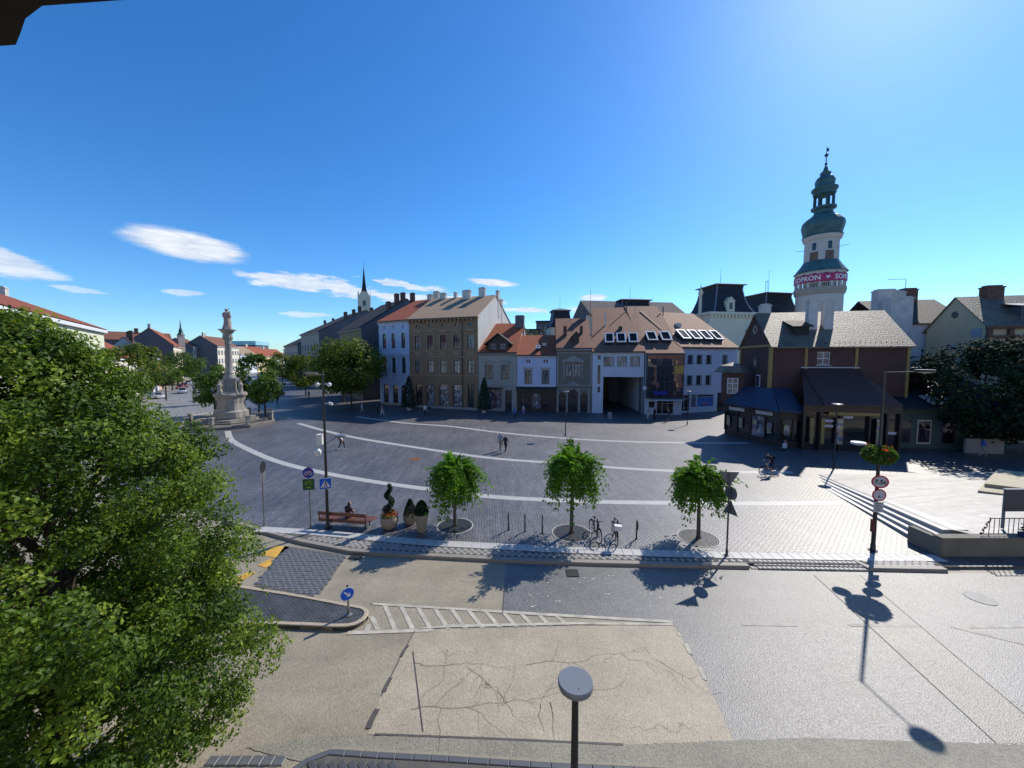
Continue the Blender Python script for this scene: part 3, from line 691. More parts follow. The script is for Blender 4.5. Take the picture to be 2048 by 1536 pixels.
def window(root, u0, u1, z0, z1, fm=None, gm=None, mull=1, trans=(.68,), yb=.14, sill=None, surround=None, sw=.16, head=None, arch=None, wallm=None, t=.07, name='window', y=0):
    b = MB(); bars(b, u0, u1, z0, z1, y + yb, mull, trans, t)
    o = b.build(name, fm or F_dark, root)
    MB().poly([(u0 + .02, y + yb + .045, z0 + .02), (u1 - .02, y + yb + .045, z0 + .02), (u1 - .02, y + yb + .045 + random.uniform(-.008, .008), z1 - .02), (u0 + .02, y + yb + .045, z1 - .02)]).build('pane', gm or G_dark, o)
    if sill is not None: MB().box(u0 - .12, u1 + .12, y - .12, y + yb, z0 - .09, z0 - .003).build('sill', sill, o)
    if surround is not None:
        s = MB(); p = .055
        s.box(u0 - sw, u0 - .003, y - p, y - .003, z0 - (.0 if sill is not None else sw), z1 + sw); s.box(u1 + .003, u1 + sw, y - p, y - .003, z0 - (.0 if sill is not None else sw), z1 + sw)
        s.box(u0 - .003, u1 + .003, y - p, y - .003, z1 + .003, z1 + sw)
        if head == 'cornice': s.box(u0 - sw - .12, u1 + sw + .12, y - .2, y - .004, z1 + sw + .12, z1 + sw + .26)
        if head == 'pediment':
            s.box(u0 - sw - .12, u1 + sw + .12, y - .2, y - .004, z1 + sw + .25, z1 + sw + .36)
            c = (u0 + u1) / 2; q = z1 + sw + .363; w = (u1 - u0) / 2 + sw + .12
            s.extr_y([(c - w, q), (c + w, q), (c, q + .38)], y - .17, y - .004)
        if head == 'arch':
            c = (u0 + u1) / 2; w = (u1 - u0) / 2 + sw + .1; q = z1 + sw + .25; n = 8
            s.box(u0 - sw - .12, u1 + sw + .12, y - .2, y - .004, q, q + .1)
            s.extr_y([(c - w * math.cos(math.pi * i / n), q + .103 + .38 * math.sin(math.pi * i / n)) for i in range(n + 1)], y - .16, y - .004)
        s.build('surround', surround, o)
    if arch: arch_fill(u0, u1, z1, y + .01, MB(), None if arch is True else arch).build('arch_head', wallm, o)
    return o
def gable_roof(root, L, r, ze, zr, m, over=.4, side=.12, back=None, name='roof', th=.14, x0=0):
    back = r if back is None else back
    k = (zr - ze) / r; b = MB()
    b.extr_x([(-over, ze - over * k), (r, zr), (r, zr + th), (-over, ze - over * k + th)], x0 - side, L + side)
    kb = (zr - ze) / back
    b.extr_x([(r, zr), (r + back + over, ze - over * kb), (r + back + over, ze - over * kb + th), (r, zr + th)], x0 - side, L + side)
    return b.build(name, m, root)
def hip_roof(root, L, D, ze, zr, m, hip, over=.5, name='roof', hl=None):
    hl = hip if hl is None else hl; o = over
    b = MB(); a = [(-o, -o, ze), (L + o, -o, ze), (L + o, D + o, ze), (-o, D + o, ze), (hl, D / 2, zr), (L - hip, D / 2, zr)]
    b._add(a, [(0, 1, 5, 4), (1, 2, 5), (2, 3, 4, 5), (3, 0, 4), (3, 2, 1, 0)])
    return b.build(name, m, root)
def shell(root, L, D, r, ze, zr, m, name='side_wall', z0=0, x0=0):
    b = MB()
    for x in (x0 + .005, L - .005): b.poly([(x, .0, z0), (x, D, z0), (x, D, ze), (x, r, zr - .02), (x, .0, ze)])
    b.poly([(x0, D, z0), (L, D, z0), (L, D, ze), (x0, D, ze)])
    return b.build(name, m, root)
def gutter(root, L, ze, over=.4, drop=.12, m=None):
    return MB().extr_x([(-over - .12, ze - drop), (-over, ze - drop), (-over + .02, ze + .02), (-over - .14, ze + .02)], -.1, L + .1).build('gutter', m or M_zinc, root)
def chimney(roof, x, y, zb, zt, w=.8, d=.6, m=None, cap=True):
    b = MB().box(x - w / 2, x + w / 2, y - d / 2, y + d / 2, zb, zt)
    if cap: b.box(x - w / 2 - .07, x + w / 2 + .07, y - d / 2 - .07, y + d / 2 + .07, zt, zt + .14); b.box(x - w / 2 + .1, x + w / 2 - .1, y - d / 2 + .1, y + d / 2 - .1, zt + .14, zt + .3)
    return b.build('chimney', m or W_chim, roof)
def skylight(roof, x, y, k, ze, w=1.2, h=1.5, m=None, lift=.5):
    """opened roof window: pane frame hinged off the slope, its foot raised"""
    z = ze + y * k + .15; a = math.atan(k)
    Mx = Matrix.Translation((x, y, z)) @ Matrix.Rotation(a, 4, 'X')
    b = MB(); t = .2
    b.box(-w / 2, -w / 2 + t, 0, h, .02, .16); b.box(w / 2 - t, w / 2, 0, h, .02, .16); b.box(-w / 2 + t, w / 2 - t, 0, t, .02, .16); b.box(-w / 2 + t, w / 2 - t, h - t, h, .02, .16)
    Ml = Mx @ Matrix.Translation((0, 0, .42)) @ Matrix.Rotation(R(7), 4, 'X')
    o = b.xf(Ml).build('roof_window', m or F_white, roof)
    MB().poly([(-w / 2 + t, t, .08), (w / 2 - t, t, .08), (w / 2 - t, h - t, .08), (-w / 2 + t, h - t, .08)]).xf(Ml).build('pane', G_roof, o)
    q = MB().box(-w / 2 - .05, w / 2 + .05, -.05, h + .05, -.1, .02); q.extr_x([(.05, .02), (h - .05, .02), (h - .05, .68), (.05, .42)], -w / 2 + .05, w / 2 - .05)
    q.xf(Mx).build('kerb_frame', M_zinc, o)
    return o

# ================================================================== the terrace of houses facing the square
# pale blue house
t, L = frame_root('blue_house', 'pale blue three-storey house with arched top windows left of the brown house', 'house', (-26.07, 73.4), (-18.95, 69.15))
cx_ = (1.55, 4.05, 6.7); ops = []
for c in cx_: ops += [(c - .55, c + .55, 11.0, 13.9), (c - .55, c + .55, 6.3, 9.3), (c - .16, c - .03, 14.75, 15.35), (c + .03, c + .16, 14.75, 15.35)]
for c in (1.7, 4.3, 6.6): ops.append((c - .75, c + .75, .15, 4.1))
wall_front(t, L, 0, 16.3, ops, W_blue)
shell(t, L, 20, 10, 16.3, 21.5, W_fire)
for c in cx_:
    window(t, c - .55, c + .55, 11.0, 13.9, F_grey, G_blue, 1, (.62, .3), sill=W_white, surround=W_white, sw=.12, arch=True, wallm=W_blue)
    window(t, c - .55, c + .55, 6.3, 9.3, F_grey, G_blue, 1, (.7,), sill=W_white, surround=W_white, sw=.14, head='cornice')
    for s in (-.095, .095): window(t, c + s - .065, c + s + .065, 14.75, 15.35, F_grey, G_dark, 0, (), t=.02, name='attic_window')
    b = MB()
    for s in (-.9, .9): b.box(c + s - .07, c + s + .07, -.07, -.003, 5.3, 9.6)
    b.box(c - .8, c + .8, -.06, -.003, 10.25, 10.4); b.build('pilaster', W_white, t)
for c in (1.7, 4.3, 6.6): window(t, c - .75, c + .75, .15, 4.1, F_dark, G_shop, 1, (.72,), yb=.18, arch=True, wallm=W_blue, name='shop_door')
b = MB().box(-.15, L + .1, -.32, -.003, 15.95, 16.3).box(-.05, L, -.12, -.004, 15.55, 15.72)
for i in range(26): b.box(.08 + i * .31, .2 + i * .31, -.22, -.004, 15.74, 15.93)
b.build('cornice', W_white, t); MB().box(0, L, -.12, -.003, 10.0, 10.2).box(.6, L - .6, -.2, -.004, 9.55, 9.75).build('string_course', W_white, t); MB().box(0, L, -.09, -.003, 0, .55).build('plinth', W_stone, t)
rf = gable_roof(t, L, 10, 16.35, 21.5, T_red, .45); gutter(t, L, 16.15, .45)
chimney(rf, 4.6, 9.6, 20, 22.3, 1.2); chimney(rf, 6.2, 9.8, 20, 22.8, 1.3)
# brown house
t, L = frame_root('brown_house', 'tall brown three-storey house with white gable and gabled window heads', 'house', (-18.9, 68.95), (-5.8, 64.15))
cs = [1.78, 4.42, 7.1, 9.75, 12.5]; ops = []
for c in cs: ops += [(c - .62, c + .62, 10.75, 13.25), (c - .62, c + .62, 6.5, 8.75), (c - .3, c + .3, 14.75, 15.2)]
sh = [(1.2, 2.6, .12, 4.4), (3.45, 5.1, .6, 4.4), (6.2, 8.05, .6, 4.5), (8.95, 10.75, .6, 4.5), (11.9, 13.1, .12, 4.5)]
wall_front(t, L, 0, 16.4, ops + sh, W_brown); shell(t, L, 16, 8, 16.4, 21.0, W_firel)
for i, c in enumerate(cs):
    window(t, c - .62, c + .62, 10.75, 13.25, F_dark, G_blue if i in (1, 2, 3) else G_cur2, 1, (.66,), sill=W_brownt, surround=W_brownt, sw=.22, head='pediment' if i in (1, 3) else 'arch')
    window(t, c - .62, c + .62, 6.5, 8.75, F_dark, G_cur, 1, (.68,), sill=W_brownt, surround=W_brownt, sw=.2)
    window(t, c - .3, c + .3, 14.75, 15.2, F_dark, G_dark, 0, (), t=.04, name='attic_window', surround=W_brownt, sw=.08)
    MB().box(c - .62, c + .62, -.05, -.003, 9.6, 10.3).build('panel', W_brownt, t)
for i, s in enumerate(sh):
    if i in (1, 2, 3): window(t, *s, F_dark, D_shop, 0 if i > 1 else 0, (.72,), yb=.2, arch=.35, wallm=W_brown, name='shop_window')
    else: window(t, *s, F_dark, G_dark, 1, (.75,), yb=.2, name='entrance_door')
for (a, c) in ((0, 1.15), (2.65, 3.4), (5.15, 6.15), (8.1, 8.9), (10.8, 11.85)):
    for k in range(8): MB().box(a + .03, c - .03, -.05, -.003, .62 + k * .46, 1.03 + k * .46).build('rustic_block', W_brown, t)
b = MB().box(-.1, L + .1, -.12, -.003, 5.95, 6.2).box(-.05, L + .05, -.16, -.003, 9.25, 9.45).box(-.05, L + .05, -.1, -.003, 10.38, 10.55).box(-.05, L + .05, -.1, -.003, 14.1, 14.25)
b.build('string_course', W_brownt, t)
b = MB().box(-.2, L + .2, -.62, -.003, 15.95, 16.25)
b.build('cornice', W_brownt, t)
for i in range(17): MB().box(.1 + i * .79, .34 + i * .79, -.5, -.004, 15.55, 15.947).build('bracket', W_brownt, t)
MB().tube((10.95, -.1, .2), (10.95, -.1, 15.6), .06).build('downpipe', M_zinc, t); MB().box(0, L, -.1, -.003, 0, .55).build('plinth', W_stone, t)
rf = gable_roof(t, L, 8, 16.45, 21.0, T_brown, .6); gutter(t, L, 16.15, .6)
for x, y, zt, w in ((2.6, 7.9, 21.9, 1.3), (5.4, 7.9, 21.9, .6), (8.2, 7.2, 22.0, 1.7), (11.2, 7.8, 22.4, 1.3)): chimney(rf, x, y, 19, zt, w)
chimney(rf, L - .2, 9.5, 17, 22, .5, .9); chimney(rf, L - .2, 11.2, 16, 20.6, .5, .9)
# beige house with gabled dormer
t, L = frame_root('beige_house', 'small beige two-storey house with dark gabled dormer on orange roof', 'house', (-5.7, 64.1), (.85, 62.95))
ops = [(1.15, 2.4, 5.65, 7.95), (3.95, 5.25, 5.65, 7.95), (1.7, 4.0, .6, 3.85), (4.6, 5.75, .12, 3.7)]
wall_front(t, L, 0, 10.2, ops, W_beige); shell(t, L, 16, 8, 10.2, 15.6, W_firel)
for o_ in ops[:2]: window(t, *o_, F_dark, G_cur2, 1, (.66, .33), sill=W_stone, surround=W_stone, sw=.2, head='arch')
window(t, *ops[2], W_shopd, D_shop, 1, (.78,), name='shop_window'); d_ = window(t, *ops[3], F_dark, G_dark, 0, (.72,), name='door')
b = MB().box(-.05, L, -.3, -.003, 9.85, 10.15)
for i in range(16): b.box(.1 + i * .41, .3 + i * .41, -.22, -.004, 9.6, 9.84)
b.build('cornice', W_stone, t); MB().box(0, L, -.08, -.003, 4.35, 4.55).build('string_course', W_stone, t)
MB().box(1.4, 4.2, -.7, -.003, 3.9, 4.15).build('awning', W_shopd, t)
rf = gable_roof(t, L, 8, 10.25, 15.6, T_red, .35); gutter(t, L, 10.1, .35)
dm = MB().box(1.6, 5.2, 0.15, 4.6, 10.3, 11.7); dm.extr_y([(1.6, 11.7), (5.2, 11.7), (3.4, 13.1)], .15, 5.5); do = dm.build('dormer', F_dark, rf)
b = MB(); b.extr_y([(1.05, 11.35), (3.4, 13.2), (3.4, 13.4), (.95, 11.5)], -.35, 6.2); b.extr_y([(5.75, 11.35), (5.85, 11.5), (3.4, 13.4), (3.4, 13.2)], -.35, 6.2); b.build('dormer_roof', T_dark, rf)
for a in (2.0, 3.6): window(rf, a, a + 1.2, 10.55, 11.7, F_dark, G_cur2, 1, (.5,), yb=-.05, y=.15, name='dormer_window')
chimney(rf, L - .6, 7.2, 12, 16.8, 1.6, 1.2, W_fire)
# white and blue house with brown shopfront
t, L = frame_root('white_house', 'small white house with orange roof above a dark wood shopfront', 'house', (.88, 62.92), (7.35, 61.75))
ops = [(1.35, 2.4, 4.9, 7.1), (4.25, 5.3, 4.9, 7.1)] + [(c + s - .14, c + s + .14, 8.35, 8.9) for c in (1.86, 4.8) for s in (-.2, .2)]
wall_front(t, L, 4.35, 9.7, ops, W_whb); shell(t, L, 11, 5.5, 9.7, 13.15, W_firel)
for o_ in ops[:2]: window(t, *o_, F_dark, G_cur2, 1, (.7,), sill=W_stone, surround=W_beige, sw=.16, head='cornice')
for o_ in ops[2:]: window(t, *o_, F_dark, G_dark, 0, (), t=.03, name='attic_window')
MB().box(0, L, -.1, -.003, 7.75, 7.88).box(-.05, L, -.28, -.003, 9.3, 9.65).build('cornice', W_white, t); MB().box(0, L, -.12, -.003, 4.38, 4.7).build('string_course', W_white, t)
sf = MB().box(0, L, 0, .3, 0, .6).box(0, L, -.02, .3, 3.2, 4.34)
for a, c in ((0, .5), (2.0, 2.35), (3.95, 4.3), (L - 1.2, L)): sf.box(a, c, -.05, .3, .6, 3.2)
sfo = sf.build('shopfront', W_shopd, t); MB().extr_x([(-.75, 3.75), (-.003, 4.2), (-.003, 4.33), (-.75, 3.85)], -.1, L + .1).build('shop_canopy', W_shopd, t)
for a, c, g in ((.5, 2.0, G_shop), (2.35, 3.95, D_shop), (4.3, L - 1.2, G_shop)): window(t, a, c, .6, 3.2, F_brown, g, 0, (), yb=.1, name='shop_window')
rf = gable_roof(t, L, 5.5, 9.75, 13.15, T_red, .35); gutter(t, L, 9.6, .35)
b = MB().box(4.0, 4.7, 2.2, 2.9, 11.3, 11.75); b.build('roof_vent', W_chim, rf)
skylight(rf, 3.4, .8, 3.4 / 5.5, 9.75, .7, .8)
# olive house with pediment
t, L = frame_root('olive_house', 'narrow ornate olive-grey house with twin window under pediment and arched doors', 'house', (7.4, 61.74), (13.12, 61.2))
ops = [(1.4, 2.5, 6.05, 8.2), (2.9, 4.0, 6.05, 8.2)]; ad = [(.38, 1.5, .15, 3.5), (1.95, 3.5, .15, 3.95), (3.95, 5.1, .15, 3.5)]
wall_front(t, L, 0, 10.9, ops + ad, W_olive); shell(t, L, 16, 8, 10.9, 16.35, W_firel)
for o_ in ops: window(t, *o_, F_dark, G_cur, 1, (.68,), sill=W_stone)
for i, o_ in enumerate(ad): window(t, *o_, W_shopd, G_shop, 1 if i == 1 else 0, (.78,), yb=.2, arch=True, wallm=W_stone, name='arched_door')
s = MB().box(1.1, 1.37, -.1, -.003, 5.7, 8.5).box(4.03, 4.3, -.1, -.003, 5.7, 8.5).box(2.53, 2.87, -.08, -.003, 5.9, 8.4).box(.9, 4.5, -.25, -.003, 8.5, 8.75); s.extr_y([(.85, 8.753), (4.55, 8.753), (2.7, 9.55)], -.22, -.004)
s.build('window_surround', W_stone, t)
s = MB().box(0, L, -.25, -.003, 4.5, 4.75).box(0, L, -.12, -.003, 3.98, 4.15); s.extr_y([(1.6, 4.753), (3.8, 4.753), (2.7, 5.35)], -.22, -.004); s.box(0, .3, -.1, -.003, 4.76, 9.9).box(L - .3, L, -.1, -.003, 4.76, 9.9).box(-.02, L, -.45, -.003, 10.4, 10.8).box(0, L, -.15, -.003, 9.9, 10.1)
for a in (0.02, 1.55, 3.55, 5.15): s.box(a, a + .32, -.08, -.003, 0, 3.97)
s.build('cornice', W_stone, t)
rf = gable_roof(t, L, 8, 10.95, 16.35, T_rust, .4); gutter(t, L, 10.75, .4)
b = MB().box(1.15, 1.75, 2.6, 3.2, 13, 14.6).box(4.0, 4.5, 3.2, 3.7, 13.4, 14.7); b.build('roof_vent', W_brick, rf); chimney(rf, 5.0, 7.8, 14.5, 17.4, .9, .7, W_fire)
b = MB().box(2.7, 3.7, .9, 2.4, 11.5, 12.9); b.extr_y([(2.5, 12.85), (3.9, 12.85), (3.2, 13.6)], .7, 3.4); b.build('dormer', F_dark, rf)
# white modern house with the passage
t, L = frame_root('passage_house', 'white modern house with three square windows above an open passage', 'house', (13.2, 61.18), (21.1, 59.5))
ops = [(1.78, 3.38, 7.8, 9.4), (3.9, 5.4, 7.8, 9.4), (5.9, 7.4, 7.8, 9.4), (.85, 1.28, 4.9, 8.0), (.88, 1.28, 3.5, 4.5), (.8, 1.3, 8.9, 9.6)]
wall_front(t, L, 0, 10.3, ops + [(1.75, L - .02, 0, 6.1)], W_white, dep=.4)
for o_ in ops[:3]: window(t, *o_, F_grey, G_cur, 0, (), sill=W_white)
for o_ in ops[3:]: window(t, *o_, F_grey, G_blue, 0, (.5,), t=.05)
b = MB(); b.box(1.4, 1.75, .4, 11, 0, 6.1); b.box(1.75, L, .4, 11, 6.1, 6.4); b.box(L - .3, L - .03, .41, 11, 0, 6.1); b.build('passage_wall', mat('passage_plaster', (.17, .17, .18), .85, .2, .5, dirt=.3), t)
shell(t, 1.4, 26, 13, 10.3, 18.8, W_white); 
b = MB(); b.poly([(L - .005, 0, 6.1), (L - .005, 26, 6.1), (L - .005, 26, 10.3), (L - .005, 13, 18.78), (L - .005, 0, 10.3)]); b.build('side_wall', W_white, t)
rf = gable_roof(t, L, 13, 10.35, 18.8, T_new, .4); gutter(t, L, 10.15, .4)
kk = 8.45 / 13
for x in (2.7, 4.6, 6.5): skylight(rf, x, 1.3, kk, 10.35, 1.5, 2.5)
MB().tube((2.2, 7.0, 14.6), (2.2, 7.0, 17.2), .13).build('vent_pipe', W_chim, rf); MB().box(4.4, 5.0, 5.4, 6.0, 13.7, 14.7).build('roof_vent', F_dark, rf); MB().tube((-.5, 12.5, 17), (-.5, 12.5, 22.5), .03, n=5).build('aerial', M_black, rf)
# house with the mirrored glass bay
t, L = frame_root('glass_bay_house', 'house with mirrored glass bay front between the two white houses', 'house', (21.3, 59.4), (27.15, 59.15))
wall_front(t, L, 0, 10.0, [(.6, 1.6, 1.2, 2.2), (1.9, 4.6, .15, 2.6)], W_white); shell(t, L, 26.6, 13.3, 10.0, 19.0, W_white)
G_mir = glass('mirror_glass', (.30, .31, .33), .03, 1.0, .06); G_mir.node_tree.nodes['Principled BSDF'].inputs['Metallic'].default_value = .85
bay = MB().box(.05, L - .1, -.75, -.003, 2.72, 2.85).box(.05, L - .1, -.75, -.003, 9.62, 9.75); bay.box(.05, .13, -.7, -.004, 2.85, 9.62).box(L - .18, L - .1, -.7, -.004, 2.85, 9.62)
bo = bay.build('glass_bay', F_grey, t)
xs_ = [.13, 1.5, 2.75, 4.2, L - .18]; zs_ = [2.85, 3.9, 5.4, 6.6, 8.0, 9.0, 9.62]
P_or = mat('orange_reflection', (.42, .15, .075), .5, .15, 2); P_yl = mat('yellow_reflection', (.62, .36, .08), .5, .1, 2); P_blue = mat('blue_sign', (.03, .04, .32), .5, .15, 2)  # orange and yellow panes carry the reflected roofs and wall as painted colour
for i in range(4):
    for j in range(6):
        g = P_or if j == 5 else (P_yl if (i, j) in ((3, 3), (2, 3)) and i == 3 else G_mir)
        ti = random.uniform(-.012, .012); tj = random.uniform(-.012, .012)
        MB().poly([(xs_[i] + .02, -.72 + ti, zs_[j] + .02), (xs_[i + 1] - .02, -.72 - ti, zs_[j] + .02), (xs_[i + 1] - .02, -.72 - ti + tj, zs_[j + 1] - .02), (xs_[i] + .02, -.72 + ti + tj, zs_[j + 1] - .02)]).build('pane', g, bo)
b = MB()
for x_ in xs_[1:-1]: b.box(x_ - .03, x_ + .03, -.76, -.7, 2.85, 9.62)
for z_ in zs_[1:-1]: b.box(.13, L - .18, -.755, -.7, z_ - .03, z_ + .03)
b.build('mullion', F_grey, bo)
MB().box(1.1, 3.3, -.84, -.78, 3.35, 3.95).build('shop_sign', P_blue, t)
window(t, .6, 1.6, 1.2, 2.2, F_grey, G_dark, 0, ()); window(t, 1.9, 4.6, .15, 2.6, F_white, G_shop, 2, (.7,), name='entrance_door')
MB().extr_x([(-1.3, 2.45), (-.003, 2.62), (-.003, 2.7), (-1.3, 2.53)], 1.0, L - .4).build('door_canopy', F_white, t)
b = MB().lathe([(.01, 0), (.34, 0), (.34, .1), (.01, .1)], 14); b2 = b.xf(facing((-.25, -.5, 4.4), 0)); b2.build('round_sign', F_white, t)
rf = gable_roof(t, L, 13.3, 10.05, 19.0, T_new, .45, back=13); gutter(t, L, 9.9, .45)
for x in (1.7, 4.0): skylight(rf, x, 2.2, 8.95 / 13.3, 10.05, 1.65, 2.3)
MB().tube((-.1, 12, 17.5), (-.1, 12, 20.0), .09).build('vent_pipe', M_black, rf)
# right white house
t, L = frame_root('white_shop_house', 'white three-storey house with small square windows and blue shop poster', 'house', (27.2, 60.6), (38.7, 64.15))
ct = [.47, 2.15, 4.0, 5.95, 9.35]; ops = []
for c in ct: ops += [(c - .5, c + .5, 8.25, 9.62), (c - .5, c + .5, 4.75, 6.25)]
shp = [(.2, 2.35, .35, 3.1), (2.6, 3.75, .95, 3.1), (3.85, 7.3, .95, 3.1), (8.0, 11.0, .1, 3.3)]
wall_front(t, L, 0, 11.0, ops + shp, W_white, dep=.3); shell(t, L, 21, 10.5, 11.0, 17.8, W_white)
for i, c in enumerate(ct):
    for z0, z1 in ((8.25, 9.62), (4.75, 6.25)): window(t, c - .5, c + .5, z0, z1, F_grey, [G_cur, G_blue, G_dark, G_dark, G_cur2][i], 0, (), yb=.2, sill=M_zinc, surround=W_stone, sw=.07)
window(t, *shp[0], F_white, G_shop, 1, (.75,), name='shop_window'); window(t, *shp[1], F_white, G_cur2, 0, (.8,), name='shop_window'); 
w_ = window(t, *shp[2], F_white, G_shop, 0, (.8,), name='shop_window'); MB().poly([(3.98, .12, 1.05), (7.2, .12, 1.05), (7.2, .12, 2.6), (3.98, .12, 2.6)]).build('poster', mat('blue_poster', (.05, .17, .5), .5, .5, 1.2), w_)
b = MB()
for k in range(7): b.ball((4.9 + k * .22, .1, 1.5 + .12 * math.sin(k * 2.1)), .14, 8, 5, (1, .08, .7))
b.build('poster_picture', mat('poster_orange', (.5, .2, .08), .5, .4, 4), w_)
window(t, *shp[3], F_dark, G_dark, 1, (.8,), yb=.25, name='gateway')
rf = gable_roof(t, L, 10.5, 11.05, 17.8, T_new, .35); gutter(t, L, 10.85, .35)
for x in (2.3, 4.6, 6.9, 9.2): skylight(rf, x, 1.2, 6.75 / 10.5, 11.05, 1.65, 2.5)
MB().tube((4.0, 9.2, 16.6), (4.0, 9.2, 18.8), .1).build('vent_pipe', M_black, rf); MB().box(4.1, 4.9, 5.4, 6.2, 14.4, 15.4).build('roof_vent', W_chim, rf)
# court behind the passage
t = thing('courtyard_building', 'pale low building seen through the open passage', 'building', (19.5, 92, 0), R(-10))
MB().box(-8, 10, 0, 6, 0, 7).build('wall', W_lcream, t); MB().box(-8.2, 10.2, -.2, 6.2, 7.003, 7.3).build('roof', T_dark, t)
for k in range(4): MB().box(-6 + k * 3.6, -4.6 + k * 3.6, -.05, .1, 2.4, 4.4).build('window', G_cur2, t)
# ================================================================== fire tower
tw_x, tw_y = 69.9, 86.0
C_cop = mat('copper_green', (.06, .14, .15), .55, .4, .6, fine=.1, spec=.4, dirt=.3); C_copd = mat('copper_dark', (.03, .075, .085), .55, .4, .8, spec=.4)
W_tow = mat('tower_plaster', (.56, .5, .46), .85, .1, .3, dirt=.2); W_towd = mat('tower_stone', (.36, .32, .28), .85, .15, .5, dirt=.3)
t = thing('fire_tower', 'round white fire tower with green copper onion dome and red banner', 'tower', (tw_x, tw_y, 0))
MB().lathe([(4.5, 0), (4.35, 12), (4.3, 23.3)], 32).build('shaft', W_tow, t, True)
MB().lathe([(4.3, 23.2), (4.6, 23.6), (4.75, 24.3), (4.75, 24.8), (4.55, 24.8)], 32).build('gallery_base', W_towd, t, True)
MB().lathe([(3.0, 24.7), (3.0, 28.3)], 24).build('gallery_core', W_towd, t, True)
for i in range(14):
    a = 2 * math.pi * i / 14
    MB().box(-.2, .2, -.22, .22, 24.8, 27.4).xf(Matrix.Rotation(a, 4, 'Z') @ Matrix.Translation((4.4, 0, 0))).build('gallery_pillar', W_tow, t)
b = MB()
for i in range(14):
    a0 = 2 * math.pi * i / 14; n = 8
    for k in range(n):
        f0, f1 = k / n, (k + 1) / n
        def pt(f, z): return (4.55 * math.cos(a0 + f * 2 * math.pi / 14), 4.55 * math.sin(a0 + f * 2 * math.pi / 14), z)
        z0 = 27.0 + .85 * math.sin(math.pi * f0); z1 = 27.0 + .85 * math.sin(math.pi * f1)
        b.poly([pt(f0, z0), pt(f1, z1), pt(f1, 28.4), pt(f0, 28.4)])
b.build('arcade', W_tow, t)
b = MB()
for i in range(84):
    a = 2 * math.pi * i / 84
    if i % 6: b.tube((4.5 * math.cos(a), 4.5 * math.sin(a), 24.8), (4.5 * math.cos(a), 4.5 * math.sin(a), 25.7), .06, n=5)
b.torus((0, 0, 25.75), 4.5, .1, 'z', 42, 5); b.build('balustrade', W_tow, t)
MB().lathe([(4.9, 28.3), (4.6, 28.7), (3.7, 30.0), (3.2, 30.9)], 32).build('skirt_roof', C_cop, t, True)
MB().lathe([(3.14, 30.7), (3.1, 35.4), (3.35, 35.5), (3.6, 36.0), (3.6, 36.3)], 32).build('upper_shaft', W_tow, t, True)
MB().lathe([(3.5, 36.25), (3.75, 36.5), (3.5, 36.8), (3.75, 37.8), (3.95, 38.8), (3.8, 39.6), (3.1, 40.4), (2.2, 41.0), (1.75, 41.6), (1.7, 42.2), (2.3, 42.5), (2.3, 42.9), (1.9, 43.0)], 16).build('dome', C_cop, t)
for i in range(8):
    a = 2 * math.pi * (i + .5) / 8
    MB().tube((1.75 * math.cos(a), 1.75 * math.sin(a), 42.9), (1.75 * math.cos(a), 1.75 * math.sin(a), 46.0), .24, .22, 8).build('lantern_column', C_copd, t)
MB().lathe([(1.0, 45.2), (2.1, 45.7), (2.05, 46.2), (2.4, 46.6), (2.4, 47.0), (1.9, 47.3), (1.75, 47.9), (1.85, 48.6), (1.5, 49.3), (1.0, 49.7), (.95, 50.0), (1.0, 50.4), (.5, 50.9), (.3, 51.6), (.12, 52.0), (.06, 56)], 16).build('lantern_dome', C_cop, t)
MB().ball((0, 0, 52.3), .28).ball((0, 0, 54.2), .38).box(-.04, .5, -.03, .03, 55.0, 55.7).build('finial', C_copd, t)
va = math.atan2(-tw_y, -tw_x)      # towards the square
for da in (-.42, .48):
    M_ = Matrix.Rotation(va + da, 4, 'Z') @ Matrix.Translation((3.1, 0, 0))
    w_ = MB().box(-.08, .06, -.35, .35, 33.1, 34.7).xf(M_).build('window', G_dark, t)
    c_ = MB().box(-.05, .09, -.75, .75, 30.95, 32.7).xf(M_).build('clock', mat('clock_face', (.13, .09, .085), .6, .2, 2), t)
    MB().torus((0, 0, 0), .55, .05, 'x', 18, 5).xf(M_ @ Matrix.Translation((.11, 0, 31.85))).build('clock_ring', W_gold, c_)
# banner on the gallery
B_red = mat('banner_red', (.45, .05, .14), .7, .25, .8, fine=.15); b = MB(); Rb = 4.72; n = 40
a0, a1 = va - 1.5, va + 1.5
for k in range(n):
    p, q = a0 + (a1 - a0) * k / n, a0 + (a1 - a0) * (k + 1) / n
    b.poly([(Rb * math.cos(p), Rb * math.sin(p), 25.9), (Rb * math.cos(q), Rb * math.sin(q), 25.9), (Rb * math.cos(q), Rb * math.sin(q), 27.6), (Rb * math.cos(p), Rb * math.sin(p), 27.6)])
bn = b.build('banner', B_red, t)
def wrap(a_c):
    def f(v):
        a = a_c + v.x / (Rb + .03); r = Rb + .03 + v.z; return Vector((r * math.cos(a), r * math.sin(a), 26.28 + v.y))
    return f
F_ban = mat('banner_white', (.8, .76, .76), .6, .05, 1)
for i in range(2): text_mb('SOPRON', 1.42, None, wrap(va + (-.56, 1.16)[i]), .03).build('lettering', F_ban, bn)
for ac in (va + .3, va - 1.42):
    hp = [(0, -.3), (.32, .05), (.36, .22), (.24, .36), (.1, .34), (0, .2), (-.1, .34), (-.24, .36), (-.36, .22), (-.32, .05)]
    MB()._add([tuple(wrap(ac)(Vector((x_, y_ + .4, .0)))) for x_, y_ in hp], [tuple(range(10))]).build('heart', F_ban, bn)
